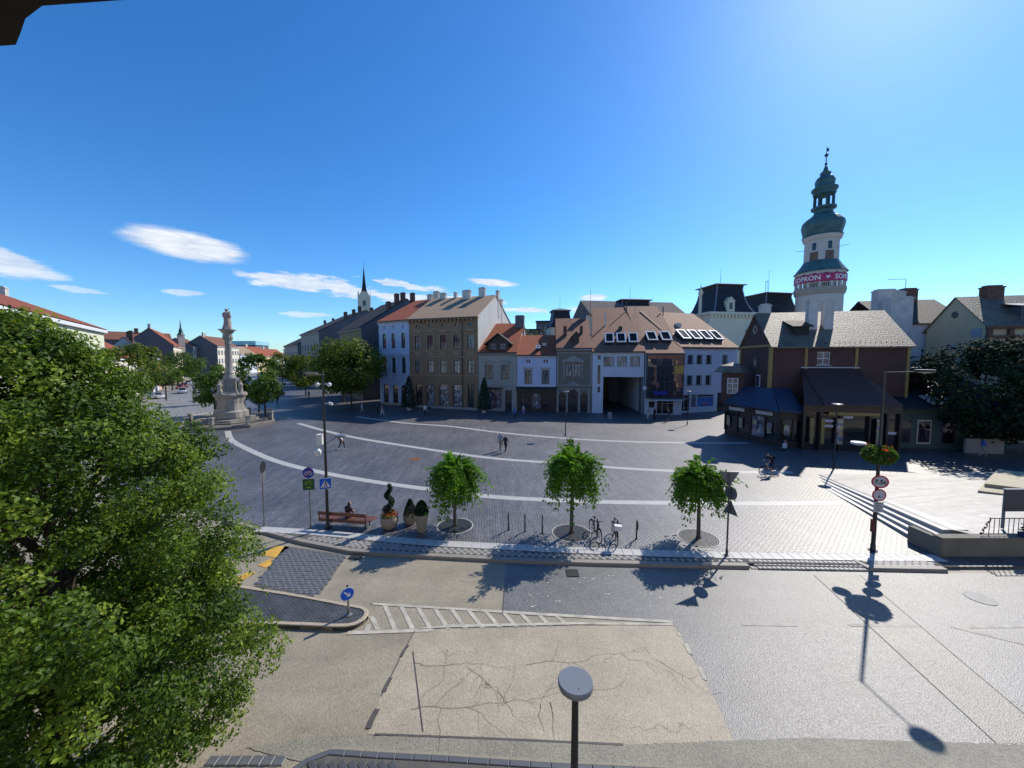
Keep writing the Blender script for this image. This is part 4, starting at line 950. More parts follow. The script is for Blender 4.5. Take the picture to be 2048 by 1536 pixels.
for s in (-1, 1): MB().tube((3.0 * math.cos(va + s * .9), 3.0 * math.sin(va + s * .9), 33.3), (5.4 * math.cos(va + s * 1.0), 5.4 * math.sin(va + s * 1.0), 33.4), .05, n=5).build('flag_pole', W_towd, t)

# ================================================================== mansard palace behind the terrace
def pavilion(t, x, y, w, zb, zt, over=.9):
    """steep mansard pavilion with flat metal cap"""
    prof = [(w / 2 + .35, zb), (w / 2, zb + .2), (w * .43, zb + (zt - zb) * .25), (w * .37, zb + (zt - zb) * .55), (w * .335, zb + (zt - zb) * .85), (w * .345, zt)]
    o = MB().lathe([(r * 1.414, z) for r, z in prof], 4, x, y, a0=R(45)).build('mansard_roof', T_slate, t)
    MB().lathe([(w * .4 * 1.414, zt), (w * .41 * 1.414, zt + .15), (w * .2, zt + .75), (.05, zt + 1.0)], 4, x, y, a0=R(45)).build('roof_cap', mat('cap_lead', (.2, .2, .22), .7, .15, .6, spec=.2), o)
    MB().tube((x, y, zt + .9), (x, y, zt + 4.2), .05, .02, 5).build('spike', M_black, o)
    b = MB()
    for sx_ in (-1, 1):
        for k in range(5): (r0, z0), (r1, z1) = prof[k], prof[k + 1]; b.tube((x + sx_ * r0, y - r0, z0), (x + sx_ * r1, y - r1, z1), .12, n=5)
    b.build('hip_ridge', mat('hip_lead', (.22, .23, .3), .5, .1, 1), o)
    return o
t = thing('mansard_palace', 'large cream palace with dark slate mansard domes behind the houses', 'palace', (48.3, 82, 0), R(8))
MB().box(-6, 5.2, -.5, 14, 0, 18.6).build('wall', W_lcream, t)
b = MB().box(-6.5, 5.7, -1.0, 14.5, 18.6, 19.1)
for i in range(14): b.box(-5.9 + i * .82, -5.5 + i * .82, -.9, -.5, 17.9, 18.6)
b.build('cornice', W_lcream, t)
pavilion(t, -.3, 4.2, 9.2, 19.1, 25.2)
for u in (2.6, 3.5): MB().box(u, u + .55, -.56, -.3, 11.5, 15.5).build('window', G_dark, t)
for u, yy, rot in ((-1.2, -.4, 0), (4.2, 3.2, R(90))):
    d_ = MB().box(-.9, .9, -.2, 1.6, 19.1, 21.4); d_.extr_y([(-1.0, 21.4), (1.0, 21.4), (0, 22.4)], -.3, 1.6); do = d_.xf(Matrix.Translation((u, yy, 0)) @ Matrix.Rotation(rot, 4, 'Z')).build('dormer', W_lcream, t)
    q = MB().box(-.35, .35, -.26, -.1, 19.7, 21.1).xf(Matrix.Translation((u, yy, 0)) @ Matrix.Rotation(rot, 4, 'Z')).build('pane', G_dark, do)
MB().box(-30, -6.05, 8, 20, 0, 19).build('wing_wall', W_lcream, t)
MB().extr_x([(6.8, 19), (14, 23.2), (21.2, 19)], -30, -6.05).build('wing_roof', mat('wing_lead', (.17, .14, .125), .85, .2, .4, spec=.1), t)
MB().tube((-5.9, 3, 19), (-5.9, 3, 23.4), .4, .3, 8).lathe([(.45, 23.3), (.55, 23.7), (.2, 24.4), (.03, 25.6)], 8, -5.9, 3).build('pinnacle', W_lcream, t)
t = thing('slate_pavilion', 'dark slate pavilion roof just left of the fire tower', 'roof pavilion', (64.8, 96, 0), R(10))
MB().box(-5.4, 5.4, -5.4, 5.4, 0, 19.5).build('wall', W_lcream, t); o = pavilion(t, 0, 0, 10.5, 19.5, 25.0)
MB().path([(-.5, 0, 26), (-.5, 0, 28.6), (.4, 0, 28.6), (.4, 0, 26)], .05, 4).tube((.4, 0, 28), (.4, 0, 31.5), .03, n=4).build('roof_ladder', M_black, o)
t = thing('slate_pavilion', 'dark slate pavilion top rising behind the passage house roof', 'roof pavilion', (29.7, 95, 0), R(6))
MB().box(-4.8, 4.8, -4.8, 4.8, 0, 18.5).build('wall', W_lcream, t); pavilion(t, 0, 0, 10, 18.5, 23.2)
t = thing('slate_pavilion', 'small dark slate pavilion top behind the rust roof of the olive house', 'roof pavilion', (14, 110, 0), R(4))
MB().box(-3.4, 3.4, -3.4, 3.4, 0, 18).build('wall', W_lcream, t); pavilion(t, 0, 0, 6.8, 18.0, 22.8)
for i, (x, y, w, d, h) in enumerate(((4.2, 100, 7, 8, 16.5), (9.6, 118, 4, 8, 20.5), (1, 130, 6, 8, 19.5), (38, 112, 10, 10, 20))):
    lab = ['grey flat-topped building in the gap behind the white house', 'thin grey tower block behind the white house roof', 'distant grey block in the gap right of the beige house chimney', 'long grey roof far behind the glass bay house'][i]
    t = thing('city_block', lab, 'building', (x, y, 0), R(-8)); MB().box(-w / 2, w / 2, 0, d, 0, h).build('wall', W_fire if i != 3 else W_lcream, t); MB().box(-w / 2 - .2, w / 2 + .2, -.2, d + .2, h, h + .5).build('roof', T_dark, t)
    for k in range(int(w / 2)): MB().box(-w / 2 + .6 + k * 1.9, -w / 2 + 1.5 + k * 1.9, -.06, .1, h - 3.2, h - 1.4).build('window', G_blue, t)

# ================================================================== church spire
t = thing('church_tower', 'distant white church tower with thin dark blue spire', 'church tower', (-66.5, 170, 0), R(20))
MB().box(-2.6, 2.6, -2.6, 2.6, 0, 36.0).build('shaft', W_lcream, t); MB().box(-2.9, 2.9, -2.9, 2.9, 31.0, 31.5).build('cornice', W_lcream, t)
b = MB()
for k in range(4):
    st = len(b.v); b.extr_y([(-2.6, 36), (2.6, 36), (1.8, 38.0), (0, 39.2), (-1.8, 38.0)], -2.7, -2.3); b.xf(Matrix.Rotation(k * math.pi / 2, 4, 'Z'), st)
b.build('gable', W_lcream, t); MB().lathe([(3.3, 36.2), (1.5, 39.5), (.9, 43), (.08, 50.2)], 4, a0=R(45)).tube((0, 0, 50), (0, 0, 52.5), .06, n=5).build('spire', T_slate, t)
for sx_ in (-1, 1): MB().box(-.55, .55, -2.75, -2.5, 32.6, 35.0).xf(Matrix.Rotation(R(45 * sx_ - 45), 4, 'Z')).build('belfry_window', G_dark, t)

# ================================================================== houses along the street
def row_house(name, label, A, B, D, ze, zr, wm, rm, cols, rows, fire=None, gm=None, hip=0, wsize=(1.1, 1.9), trim=None, chim=(), zoff=0, cmat=None, front=True):
    t, L = frame_root(name, label, 'house', A, B, 'houses along the far street')
    holes = []
    for (z0) in rows:
        for k in range(cols):
            c = L * (k + .5) / cols; holes.append((c - wsize[0] / 2, c + wsize[0] / 2, z0, z0 + wsize[1]))
    wall_front(t, L, 0, ze, holes, wm); shell(t, L, D, D / 2, ze, zr if not hip else ze, fire or wm)
    for h in holes: window(t, *h, F_dark if wm is not W_fire else F_white, gm or random.choice((G_dark, G_blue, G_cur2)), 1, (.65,), surround=trim, sw=.18)
    if hip: rf = hip_roof(t, L, D, ze + .02, zr, rm, hip)
    else: rf = gable_roof(t, L, D / 2, ze + .05, zr, rm, .5, .1)
    MB().box(-.1, L + .1, -.45, -.003, ze - .55, ze - .1).box(0, L, -.12, -.003, ze * .52, ze * .52 + .2).build('cornice', trim or wm, t)
    for x_, y_, h_ in chim: chimney(rf, x_, y_, ze, h_, 1.1, .8, cmat)
    return t
dn = (.66, -.75)
def nrow(Bp, L): return (Bp[0] - dn[0] * L, Bp[1] - dn[1] * L), Bp
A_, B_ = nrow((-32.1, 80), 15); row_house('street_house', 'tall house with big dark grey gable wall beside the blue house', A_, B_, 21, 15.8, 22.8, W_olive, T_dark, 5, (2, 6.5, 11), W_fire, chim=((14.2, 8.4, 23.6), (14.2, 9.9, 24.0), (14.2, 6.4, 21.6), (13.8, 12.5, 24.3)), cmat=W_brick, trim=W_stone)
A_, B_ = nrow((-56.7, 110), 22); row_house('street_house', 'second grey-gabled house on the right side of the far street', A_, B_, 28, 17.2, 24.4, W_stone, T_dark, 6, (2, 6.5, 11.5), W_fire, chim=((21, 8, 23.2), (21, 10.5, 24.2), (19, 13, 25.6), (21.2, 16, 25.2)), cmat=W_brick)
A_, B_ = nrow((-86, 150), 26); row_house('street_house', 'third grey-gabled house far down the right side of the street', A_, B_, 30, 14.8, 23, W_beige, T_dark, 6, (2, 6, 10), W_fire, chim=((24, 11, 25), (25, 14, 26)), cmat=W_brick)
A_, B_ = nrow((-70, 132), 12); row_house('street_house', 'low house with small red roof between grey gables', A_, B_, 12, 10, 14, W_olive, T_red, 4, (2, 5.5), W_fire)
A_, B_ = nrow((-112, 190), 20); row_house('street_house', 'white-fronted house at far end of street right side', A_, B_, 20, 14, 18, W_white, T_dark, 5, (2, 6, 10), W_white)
dl = (-.606, .795); P0 = (-67.5, 62)
def lrow(t0, t1, off=0): return (P0[0] + dl[0] * t0 + off, P0[1] + dl[1] * t0), (P0[0] + dl[0] * t1 + off, P0[1] + dl[1] * t1)
W_gcream = mat('plaster_greenish', (.62, .62, .46), .8, .08, .5, dirt=.06)
A_, B_ = lrow(-40, 0); row_house('street_house', 'long cream house with orange hipped roof behind the foreground tree', A_, B_, 15, 13.8, 17.6, W_gcream, T_red, 12, (2.5, 8.4), W_fire, wsize=(1.2, 2.4), trim=W_white, hip=7, chim=((33, 8, 18.6), (24, 8, 18.8), (16, 8, 18.8)))
A_, B_ = lrow(.2, 26.5); row_house('street_house', 'low house with broad plain orange roof next to the cream house', A_, B_, 18, 9.4, 15.5, W_lcream, T_red, 7, (2.5, 5.8), W_fire, trim=W_white)
A_, B_ = lrow(47, 58); row_house('street_house', 'white-gabled house with black roof among orange roofs', A_, B_, 10, 9.2, 14.6, W_white, T_dark, 3, (2.5, 5.8), mat('gable_pale_grey', (.42, .4, .4), .85, .1, .3, dirt=.2), chim=((3, 4, 16.2), (7, 5, 16.2)), cmat=W_brick)
A_, B_ = lrow(58.3, 100); row_house('street_house', 'low pink house with orange roof in front of the big grey gable', A_, B_, 14, 6.2, 11.2, W_pink, T_red, 9, (2,), W_fire, trim=W_white)
A_, B_ = lrow(100.4, 134); row_house('street_house', 'gabled cream house with corner turret and grey firewall', A_, B_, 13, 14.2, 20.4, W_lcream, T_red, 6, (2.5, 6.5, 10.4), W_fire, trim=W_pink, chim=((6, 7, 22),))
tt = thing('house_turret', 'thin pointed turret on the gabled cream house', 'turret', (-147.5, 167, 0), R(50))
MB().box(-1.1, 1.1, -1.1, 1.1, 12, 19.5).build('shaft', W_lcream, tt); MB().lathe([(1.5, 19.5), (.8, 20.6), (.65, 21.8), (.3, 23), (.05, 26.5)], 8).build('spire', C_copd, tt)
df = (-.24, .97)
def fr_(A, L): return A, (A[0] + df[0] * L, A[1] + df[1] * L)
far = [(*fr_((-162, 190), 8.7), 15.3, 19.5, W_lcream, T_rust, 3, (3, 7, 11), 'cream three-storey house with rust roof down the street'),
       (*fr_((-169.5, 205), 15.3), 12.4, 17, W_yel, T_red, 6, (3, 7.5), 'yellow house with wide orange roof down the street'),
       (*fr_((-153.6, 195), 24), 15.8, 21, W_lcream, T_rust, 8, (2.5, 6.8, 11.2), 'tall cream house with pink stripes behind the column'),
       (*fr_((-163.7, 225), 23.6), 12, 17, W_white, T_brown, 7, (3, 7), 'white house with brown roof right of the column'),
       (*fr_((-170.8, 250), 26), 11, 17.4, W_yel, T_red, 7, (3, 6.4), 'small yellow house with orange roof at end of street'),
       (*fr_((-186, 290), 32), 11, 17, W_lcream, T_red, 8, (3, 6), 'last low house with red roof closing the street')]
for A_, B_, ze, zr, wm, rm, c_, rows, lab in far:
    row_house('street_house', lab, A_, B_, 15, ze, zr, wm, rm, c_, rows, W_fire, trim=W_white if wm is not W_white else None, chim=((2, 7, zr + 1.5), (6, 8, zr + 1.2)), wsize=(1.3, 2.3))
for i, (x, y, w, h, lab) in enumerate(((-178, 168, 40, 22, 'wide rust roof behind the low pink house'),)):
    t = thing('city_block', lab, 'building', (x, y, 0), R(50)); MB().box(-w / 2, w / 2, 8, 20, 0, h - 4).build('wall', W_fire, t); MB().extr_x([(7, h - 4), (14, h), (21, h - 4)], -w / 2 - .3, w / 2 + .3).build('roof', T_dark if i else T_rust, t)
    for k in (-.3, .2): chimney(t, w * k, 13, h - 2, h + 1.6, 1.4, 1, W_brick)
# wooded hills and far roofs at the horizon
def hill(name, x0, x1, y, h, seed, m):
    rr = random.Random(seed); n = 60; b = MB(); P = []
    for i in range(n + 1):
        u = i / n; hh = h * (.55 + .45 * math.sin(u * 5 + seed) * math.sin(u * 2.3 + seed * .7)) * min(1, 6 * u, 6 * (1 - u)) + rr.uniform(0, h * .05)
        P.append((x0 + (x1 - x0) * u, y + 60 * math.sin(u * 3), hh))
    for i in range(n): b.poly([(P[i][0], P[i][1] - 200, -1), (P[i + 1][0], P[i + 1][1] - 200, -1), P[i + 1], P[i]]); b.poly([P[i], P[i + 1], (P[i + 1][0], P[i + 1][1] + 300, -1), (P[i][0], P[i][1] + 300, -1)])
    o = b.build(name, m); o['kind'] = 'structure'; return o
hill('hill', -1800, 500, 1700, 52, 1.3, mat('hill_wood', (.06, .085, .07), .95, .35, .02)); hill('hill', 300, 2600, 1900, 60, 2.6, mat('hill_wood', (.06, .085, .07), .95, .35, .02))
t = thing('hall_roof', 'distant pale turquoise flat hall roof on the skyline right of the column', 'hall', (-345, 480, 0), R(5)); MB().box(-15, 15, 0, 30, 0, 27).build('wall', W_fire, t); MB().box(-16, 16, -1, 31, 27, 32).build('roof', mat('turquoise_sheet', (.3, .55, .6), .5, .1, .05), t)

# ================================================================== oxblood house on the right
t, L = frame_root('oxblood_house', 'dark red house with ochre corner posts and bright weathered tile roof', 'house', (27.7, 40), (39.9, 37.5))
D = 7.9; ze, zr = 10.6, 14.2
ops = [(4.35, 5.6, 8.35, 9.75)]
wall_front(t, L, 0, ze, ops, W_red)
b = MB(); b.poly([(.003, 0, 0), (.003, D, 0), (.003, D, ze), (.003, D / 2, zr), (.003, 0, ze)]); b.poly([(L, 0, 0), (L, D, 0), (L, D, ze), (L, D / 2, zr), (L, 0, ze)]); b.poly([(0, D, 0), (L, D, 0), (L, D, ze), (0, D, ze)]); b.build('side_wall', W_red, t)
window(t, *ops[0], F_white, G_cur2, 1, (.5,), sill=W_stone)
b = MB().box(-.16, .16, -.14, .14, 5, ze).box(3.2, 3.45, -.1, -.003, 7.9, ze).box(7.75, 8.0, -.1, -.003, 7.9, ze).box(L - .2, L + .05, -.1, -.003, 4, ze).box(-.12, L, -.16, -.004, ze - .28, ze - .02)
b.box(-.14, -.003, .14, D, ze - .28, ze - .02).box(-.14, .1, D - .12, D + .1, 4, ze); b.build('ochre_trim', W_gold, t)
MB().torus((-.03, D / 2, 12.4), .42, .1, 'x', 18, 6).build('round_window', W_stone, t)
for y0, z0, z1 in ((3.0, 7.9, 9.3), (2.2, 5.8, 7.2)):
    b = MB().box(-.08, .0, y0, y0 + 1.0, z0, z1); o = b.build('window', F_white if z0 < 6 else F_grey, t); MB().box(-.1, -.083, y0 + .12, y0 + .88, z0 + .12, z1 - .12).build('pane', G_blue, o)
rf = gable_roof(t, L, D / 2, ze + .03, zr, T_grey, .55, .2)
for x_ in (4.6, 6.1): chimney(rf, x_, 1.9, 11.5, 15.2, .85, .7)
chimney(rf, 1.0, 4.3, 13.2, 15.1, 1.0, .8)
b = MB().box(2.5, 3.9, .8, 2.6, 11.2, 12.5); b.extr_x([(.5, 12.4), (2.8, 13.2), (2.8, 13.3), (.5, 12.5)], 2.2, 4.2); b.build('dormer', T_dark, rf)
b = MB()
for i in range(26): b.tube((.3 + i * .45, -.35, ze - .05), (.3 + i * .45, -.3, ze + .18), .02, n=4)
b.build('snow_guard', M_black, rf)
# lean-to porch roof over the shop
s = MB(); s.extr_x([(-4.2, 4.55), (-.003, 7.95), (-.003, 8.05), (-4.2, 4.7)], 3.0, 8.1); 
s.poly([(3.0, -.003, 7.95), (3.0, -4.2, 4.55), (1.4, -4.0, 4.55)]); s.poly([(8.1, -.003, 7.95), (9.7, -3.8, 4.6), (8.1, -4.2, 4.55)])
s.build('porch_roof', tiles('tiles_porch', (.12, .055, .045), (.1, .05, .042), (.08, .05, .045), .3, .2, .6, .4, .3), t)
MB().box(2.9, 8.2, -.12, -.004, 8.06, 8.16).build('lead_flashing', W_chim, t)
b = MB().box(1.5, 9.6, -3.7, -3.5, 3.9, 4.55)
for x_ in (1.5, 2.9, 4.6, 7.0, 8.4, 9.45): b.box(x_, x_ + .16, -3.75, -3.5, 0, 3.9)
b.build('porch_front', W_shopd, t)
MB().box(1.6, 9.5, -3.45, -3.4, .1, 3.9).build('shop_glass', G_shop, t)
MB().box(3.6, 7.9, -3.86, -3.76, 3.62, 3.92).build('shop_fascia', W_gold, t)
for x_ in (2.1, 3.0, 4.35, 7.55): MB().box(x_, x_ + .28 + (.2 if x_ > 4 else 0), -3.88, -3.8, .8, 3.3).build('poster_strip', D_post if x_ > 4 else W_gold, t)
for x_, z_ in ((5.0, 3.3), (8.6, 1.9), (3.4, 2.9), (3.4, 2.4)): MB().box(x_, x_ + .8, -3.5, -3.46, z_, z_ + .22).build('small_sign', W_white, t)
# corner shop with blue metal canopy
q = [(25.2, 43.7), (26.1, 40.4), (27.2, 37.4), (29.2, 36.6)]
cs_ = thing('corner_shop', 'dark corner shop with blue metal canopy at foot of the red house', 'shop', (0, 0, 0))
b = MB(); G_ = MB()
for (x0, y0), (x1, y1) in zip(q[:-1], q[1:]):
    L_ = math.hypot(x1 - x0, y1 - y0); ux, uy = (x1 - x0) / L_, (y1 - y0) / L_; Mq = Matrix(((ux, -uy, 0, x0), (uy, ux, 0, y0), (0, 0, 1, 0), (0, 0, 0, 1)))
    st = len(b.v); b.box(0, L_, 0, .2, 0, .7).box(0, L_, 0, .2, 2.9, 3.9)
    k = max(2, int(L_ / 1.2))
    for i in range(k + 1): b.box(L_ * i / k - .07, L_ * i / k + .07, -.04, .2, .7, 2.9)
    b.xf(Mq, st)
    for i in range(k): MB().box(L_ * i / k + .08, L_ * (i + 1) / k - .08, .1, .14, .72, 2.88).xf(Mq).build('shop_pane', D_shop if random.random() < .5 else G_shop, cs_)
    for i in range(k):
        if random.random() < .75: MB().box(L_ * i / k + .3, L_ * i / k + .75, -.08, -.045, 1.3, 2.4).xf(Mq).build('poster', D_post, cs_)
    if L_ > 2.5: MB().box(.6, L_ - .8, -.09, -.005, 3.15, 3.5).xf(Mq).build('sign_board', W_chim, cs_)
b.build('shopfront', W_shopd, cs_)
C_b = mat('blue_sheet_metal', (.028, .042, .085), .42, .15, .8, spec=.5); M_bv = MB()
top = [(26.6, 42.6), (27.2, 40.6), (27.7, 39.6), (29.5, 39.4)]
for i in range(3):
    o0, o1 = q[i], q[i + 1]
    def push(p, k=.7): return (p[0] - k * .72, p[1] - k * .69)
    a0_, a1_ = push(o0), push(o1)
    M_bv.poly([(*a0_, 4.0), (*a1_, 3.75), (*top[i + 1], 5.9), (*top[i], 5.9)]); M_bv.poly([(*a0_, 3.86), (*a1_, 3.61), (*a1_, 3.75), (*a0_, 4.0)])
M_bv.build('canopy', C_b, cs_); MB().path([(*push(q[0]), 4.02), (*push(q[1]), 3.9), (*push(q[2]), 3.76), (*push(q[3]), 3.74)], .05).build('canopy_edge', C_b, cs_)
b = MB().box(-1.1, 1.1, -.2, 2.6, 3.9, 7.4); bw = b.xf(Matrix.Translation((25.6, 43.2, 0)) @ Matrix.Rotation(R(-30), 4, 'Z')).build('oriel', W_red, cs_)
b = MB().lathe([(2.0, 7.4), (1.3, 8.2), (.1, 8.6)], 6, 0, 1.0).xf(Matrix.Translation((25.6, 43.2, 0)) @ Matrix.Rotation(R(-30), 4, 'Z')).build('oriel_roof', T_grey, cs_)
window(cs_, -.55, .55, 5.0, 6.8, F_white, G_cur2, 1, (.66, .33), yb=-.05).matrix_local = Matrix.Translation((25.5, 42.95, 0)) @ Matrix.Rotation(R(-30), 4, 'Z')
# green shop under the dark lean-to, right
t = thing('green_shop', 'low green-fronted shop under dark lean-to roof beside the red house', 'shop', (38.0, 36.9, 0), R(-8))
MB().box(-.2, 8.5, 0, 3.5, 0, 4.1).build('wall', mat('shop_green', (.07, .11, .1), .6, .15, 1), t); MB().extr_x([(-1.0, 4.1), (4, 6.6), (4, 6.75), (-1.0, 4.25)], -.6, 10.0).build('roof', T_slate, t)
MB().extr_x([(-.5, 4.62), (.9, 5.3), (.9, 5.36), (-.5, 4.68)], 2.9, 4.9).build('roof_light', mat('roof_light_white', (.6, .6, .6), .4, .05, 2), t)
for x_ in (.5, 2.2, 4.3, 6.5): w_ = MB().box(x_, x_ + 1.2, -.06, .05, .6, 3.0).build('shop_window', W_lcream if x_ in (2.2,) else F_grey, t); MB().box(x_ + .1, x_ + 1.1, -.09, -.063, .75, 2.85).build('pane', G_shop, w_)
MB().box(5.2, 8.3, -1.4, -1.2, .0, 1.5).build('low_wall', W_stone, t)
t = thing('dark_annex', 'dark boarded annex with pale flat roof edge right of the red house', 'annex', (40.2, 39.6, 0), R(-8))
MB().box(0, 3.4, 0, 6, 0, 7.9).build('wall', W_red, t); MB().box(-2.2, 3.7, -.4, 6, 7.9, 8.1).build('roof_edge', W_chim, t); MB().box(.8, 1.7, -.07, .1, 5.2, 6.8).build('window', W_olive, t)
# white house with big chimneys
t = thing('chimney_house', 'white house with dark roof and huge white chimney stacks behind the red house', 'house', (49.3, 48, 0), R(-10))
MB().box(-3, 7.5, 0, 10, 0, 13.6).build('wall', W_white, t); rf = gable_roof(t, 7.5, 5, 13.62, 17, T_dark, .4, .2, x0=-1.2)
for x_, y_, zt, w_, d__ in ((-2.0, -2.6, 16.2, 2.3, 1.3), (-1.6, .2, 17.6, 2.1, 1.1), (.1, .6, 17.4, 1.2, 1.1)): chimney(rf, x_, y_, 9 if y_ < 0 else 13, zt, w_, d__)
chimney(rf, 4.5, 5, 16, 18.4, 1.6, 1.2, W_brick); MB().path([(1.0, .6, 17.4), (1.0, .6, 19.2), (-1.0, .6, 19.2)], .03, 4).build('chimney_rail', M_black, rf)
# cream gabled house at the right edge
A_, B_ = (50.5, 40), (64, 37.1)
t, L = frame_root('cream_gable_house', 'tall cream house with blank gable and dormered mossy roof at right edge', 'house', A_, B_)
D = 7.2; ze, zr = 12.6, 16.0
ops = [(1.0 + 2.9 * k, 2.4 + 2.9 * k, 7.6, 10.4) for k in range(4)]
wall_front(t, L, 0, ze, ops, W_cream); shell(t, L, D, D / 2, ze, zr, W_cream)
for o_ in ops: window(t, *o_, F_white, G_cur2, 1, (.6, .3), surround=W_brick, sw=.2, head='cornice')
b = MB().box(-.05, L, -.35, -.003, 11.2, 11.5).box(-.05, L, -.5, -.003, 12.2, 12.55)
for k in range(8): b.box(.0 + k * 1.8, .4 + k * 1.8, -.3, -.003, 11.5, 12.2)
b.build('cornice', W_brick, t)
MB().torus((-.02, D / 2, 14.1), .28, .12, 'x', 14, 6).ball((.0, D / 2, 14.1), .26, 10, 6, (.2, 1, 1)).build('round_vent', W_fire, t)
for y0, y1, z0, z1 in ((3.0, 4.1, 10.1, 10.6), (.4, 1.5, 11.4, 12.3)): MB().box(-.05, .0, y0, y1, z0, z1).build('plaster_patch', mat('patch_blue', (.3, .33, .42), .8, .1, 1), t)
rf = gable_roof(t, L, D / 2, ze + .03, zr, T_grey, .5, .15)
for x_ in (4.0, 7.6):
    b = MB().box(x_ - .6, x_ + .6, .6, 3, 13.2, 14.6); b.extr_x([(.3, 14.55), (3.4, 15.2), (3.4, 15.3), (.3, 14.65)], x_ - .9, x_ + .9); o = b.build('dormer', F_grey, rf); MB().box(x_ - .4, x_ + .4, .55, .597, 13.5, 14.4).build('pane', G_cur2, o)
chimney(rf, 3.2, 3.6, 15.6, 17.0, 1.6, .9, W_brick)
# ================================================================== votive column
St_c = mat('column_stone', (.31, .285, .25), .8, .25, 1.2, fine=.15, dirt=.35, bump=.4, bscale=10); St_d = mat('column_stone_dark', (.2, .18, .16), .85, .3, 1.5, fine=.15, dirt=.4)
def robed(t, name, x, y, z, h, m, rz=0, child=False):
    """standing draped stone figure, one mesh"""
    b = MB(); n = 16; prof = [(.23, 0), (.22, .06), (.19, .3), (.16, .48), (.17, .6), (.185, .7), (.2, .78), (.12, .83), (.055, .855), (.05, .87), (.085, .9), (.095, .935), (.08, .975), (.02, 1.0)]
    vs = []
    for k, (r, zz) in enumerate(prof):
        for i in range(n):
            a = 2 * math.pi * i / n; q = r * (1 + (.16 * math.sin(a * 5 + zz * 9) if zz < .7 else 0)) * h
            lean = .03 * h * math.sin(zz * 3.2)
            vs.append((q * math.cos(a) * 1.05 + lean, q * math.sin(a) * .85, zz * h))
    b._add(vs, [(k * n + i, k * n + (i + 1) % n, (k + 1) * n + (i + 1) % n, (k + 1) * n + i) for k in range(len(prof) - 1) for i in range(n)] + [tuple(range(n - 1, -1, -1))])
    for s in (-1, 1): b.tube((s * .17 * h, 0, .77 * h), (s * .2 * h, -.06 * h, .6 * h), .05 * h, .045 * h, 7); b.tube((s * .2 * h, -.06 * h, .6 * h), (s * .06 * h, -.2 * h, .66 * h), .045 * h, .035 * h, 7)
    if child: b.ball((.1 * h, -.17 * h, .7 * h), .07 * h, 8, 6, (1, 1, 1.5)); b.ball((.1 * h, -.18 * h, .83 * h), .05 * h, 8, 6); b.tube((.05 * h, 0, .95 * h), (.16 * h, -.02 * h, 1.03 * h), .02 * h, .02 * h, 5)
    b.xf(Matrix.Translation((x, y, z)) @ Matrix.Rotation(rz, 4, 'Z'))
    return b.build(name, m, t, True)
vc = thing('votive_column', 'baroque stone votive column with crowned figure on top and carved pedestal', 'monument', (-38.4, 50.6, 0), R(35))
MB().lathe([(5.3, 0), (5.3, .45), (5.1, .5), (5.1, .52)], 8, a0=R(22.5)).build('platform', St_d, vc)
MB().lathe([(3.6, .5), (3.6, .72), (3.2, .74), (3.2, .95)], 6, a0=R(30)).build('step', St_c, vc)
b = MB(); n = 6
prof = [(2.55, .93), (2.55, 1.9), (2.35, 2.0), (2.2, 2.1), (2.0, 3.0), (2.15, 3.7), (2.5, 4.1), (2.45, 4.3), (1.7, 4.5)]
vs = []
for r, z in prof:
    for i in range(24):
        a = 2 * math.pi * i / 24; k = r * (1 - .13 * (1 - abs(math.cos(a * 2))) ) ; vs.append((k * math.cos(a), k * math.sin(a), z))
b._add(vs, [(k * 24 + i, k * 24 + (i + 1) % 24, (k + 1) * 24 + (i + 1) % 24, (k + 1) * 24 + i) for k in range(len(prof) - 1) for i in range(24)] + [tuple((len(prof) - 1) * 24 + i for i in range(24))])
b.build('pedestal', St_c, vc)
for i in range(4):
    a = R(90 * i)
    MB().box(-.55, .55, -.05, .12, 2.2, 3.5).xf(Matrix.Rotation(a, 4, 'Z') @ Matrix.Translation((0, -2.05, 0))).build('relief_panel', St_d if i % 2 else St_c, vc)
    robed(vc, 'corner_figure', 2.1 * math.cos(a + R(45)), 2.1 * math.sin(a + R(45)), 4.2, 1.8, St_c, a + R(135))
b = MB()
for i in range(6): b.ball((2.0 * math.cos(i * 1.05), 2.0 * math.sin(i * 1.05), 4.25), .45, 8, 6, (1, 1, .6))
b.build('cloud_scrolls', St_c, vc, True)
MB().box(-.95, .95, -.95, .95, 4.4, 4.7).box(-.72, .72, -.72, .72, 4.7, 6.1).box(-.95, .95, -.95, .95, 6.1, 6.4).build('plinth', St_c, vc)
for s in ((1, 1), (1, -1), (-1, 1), (-1, -1)): MB().tube((.78 * s[0], .78 * s[1], 4.7), (.78 * s[0], .78 * s[1], 6.1), .16, .13, 8).build('colonnette', St_c, vc)
MB().lathe([(.95, 6.4), (.9, 6.6), (.62, 6.95), (.68, 7.1), (.55, 7.25), (.53, 9), (.46, 11.0), (.52, 11.1), (.46, 11.2), (.5, 11.5), (.72, 12.2), (.66, 12.4), (.8, 12.5), (1.0, 12.75), (1.3, 12.85), (1.3, 12.98), (.5, 13.02)], 20).build('shaft', St_c, vc, True)
for i in range(10): a = i * .628; MB().ball((.6 * math.cos(a), .6 * math.sin(a), 11.85), .16, 6, 5, (1, 1, 2)).build('acanthus', St_c, vc) if i < 10 else None
robed(vc, 'crowning_figure', 0, 0, 13.0, 2.75, mat('statue_stone', (.36, .28, .25), .75, .25, 2, dirt=.3), R(20), True)
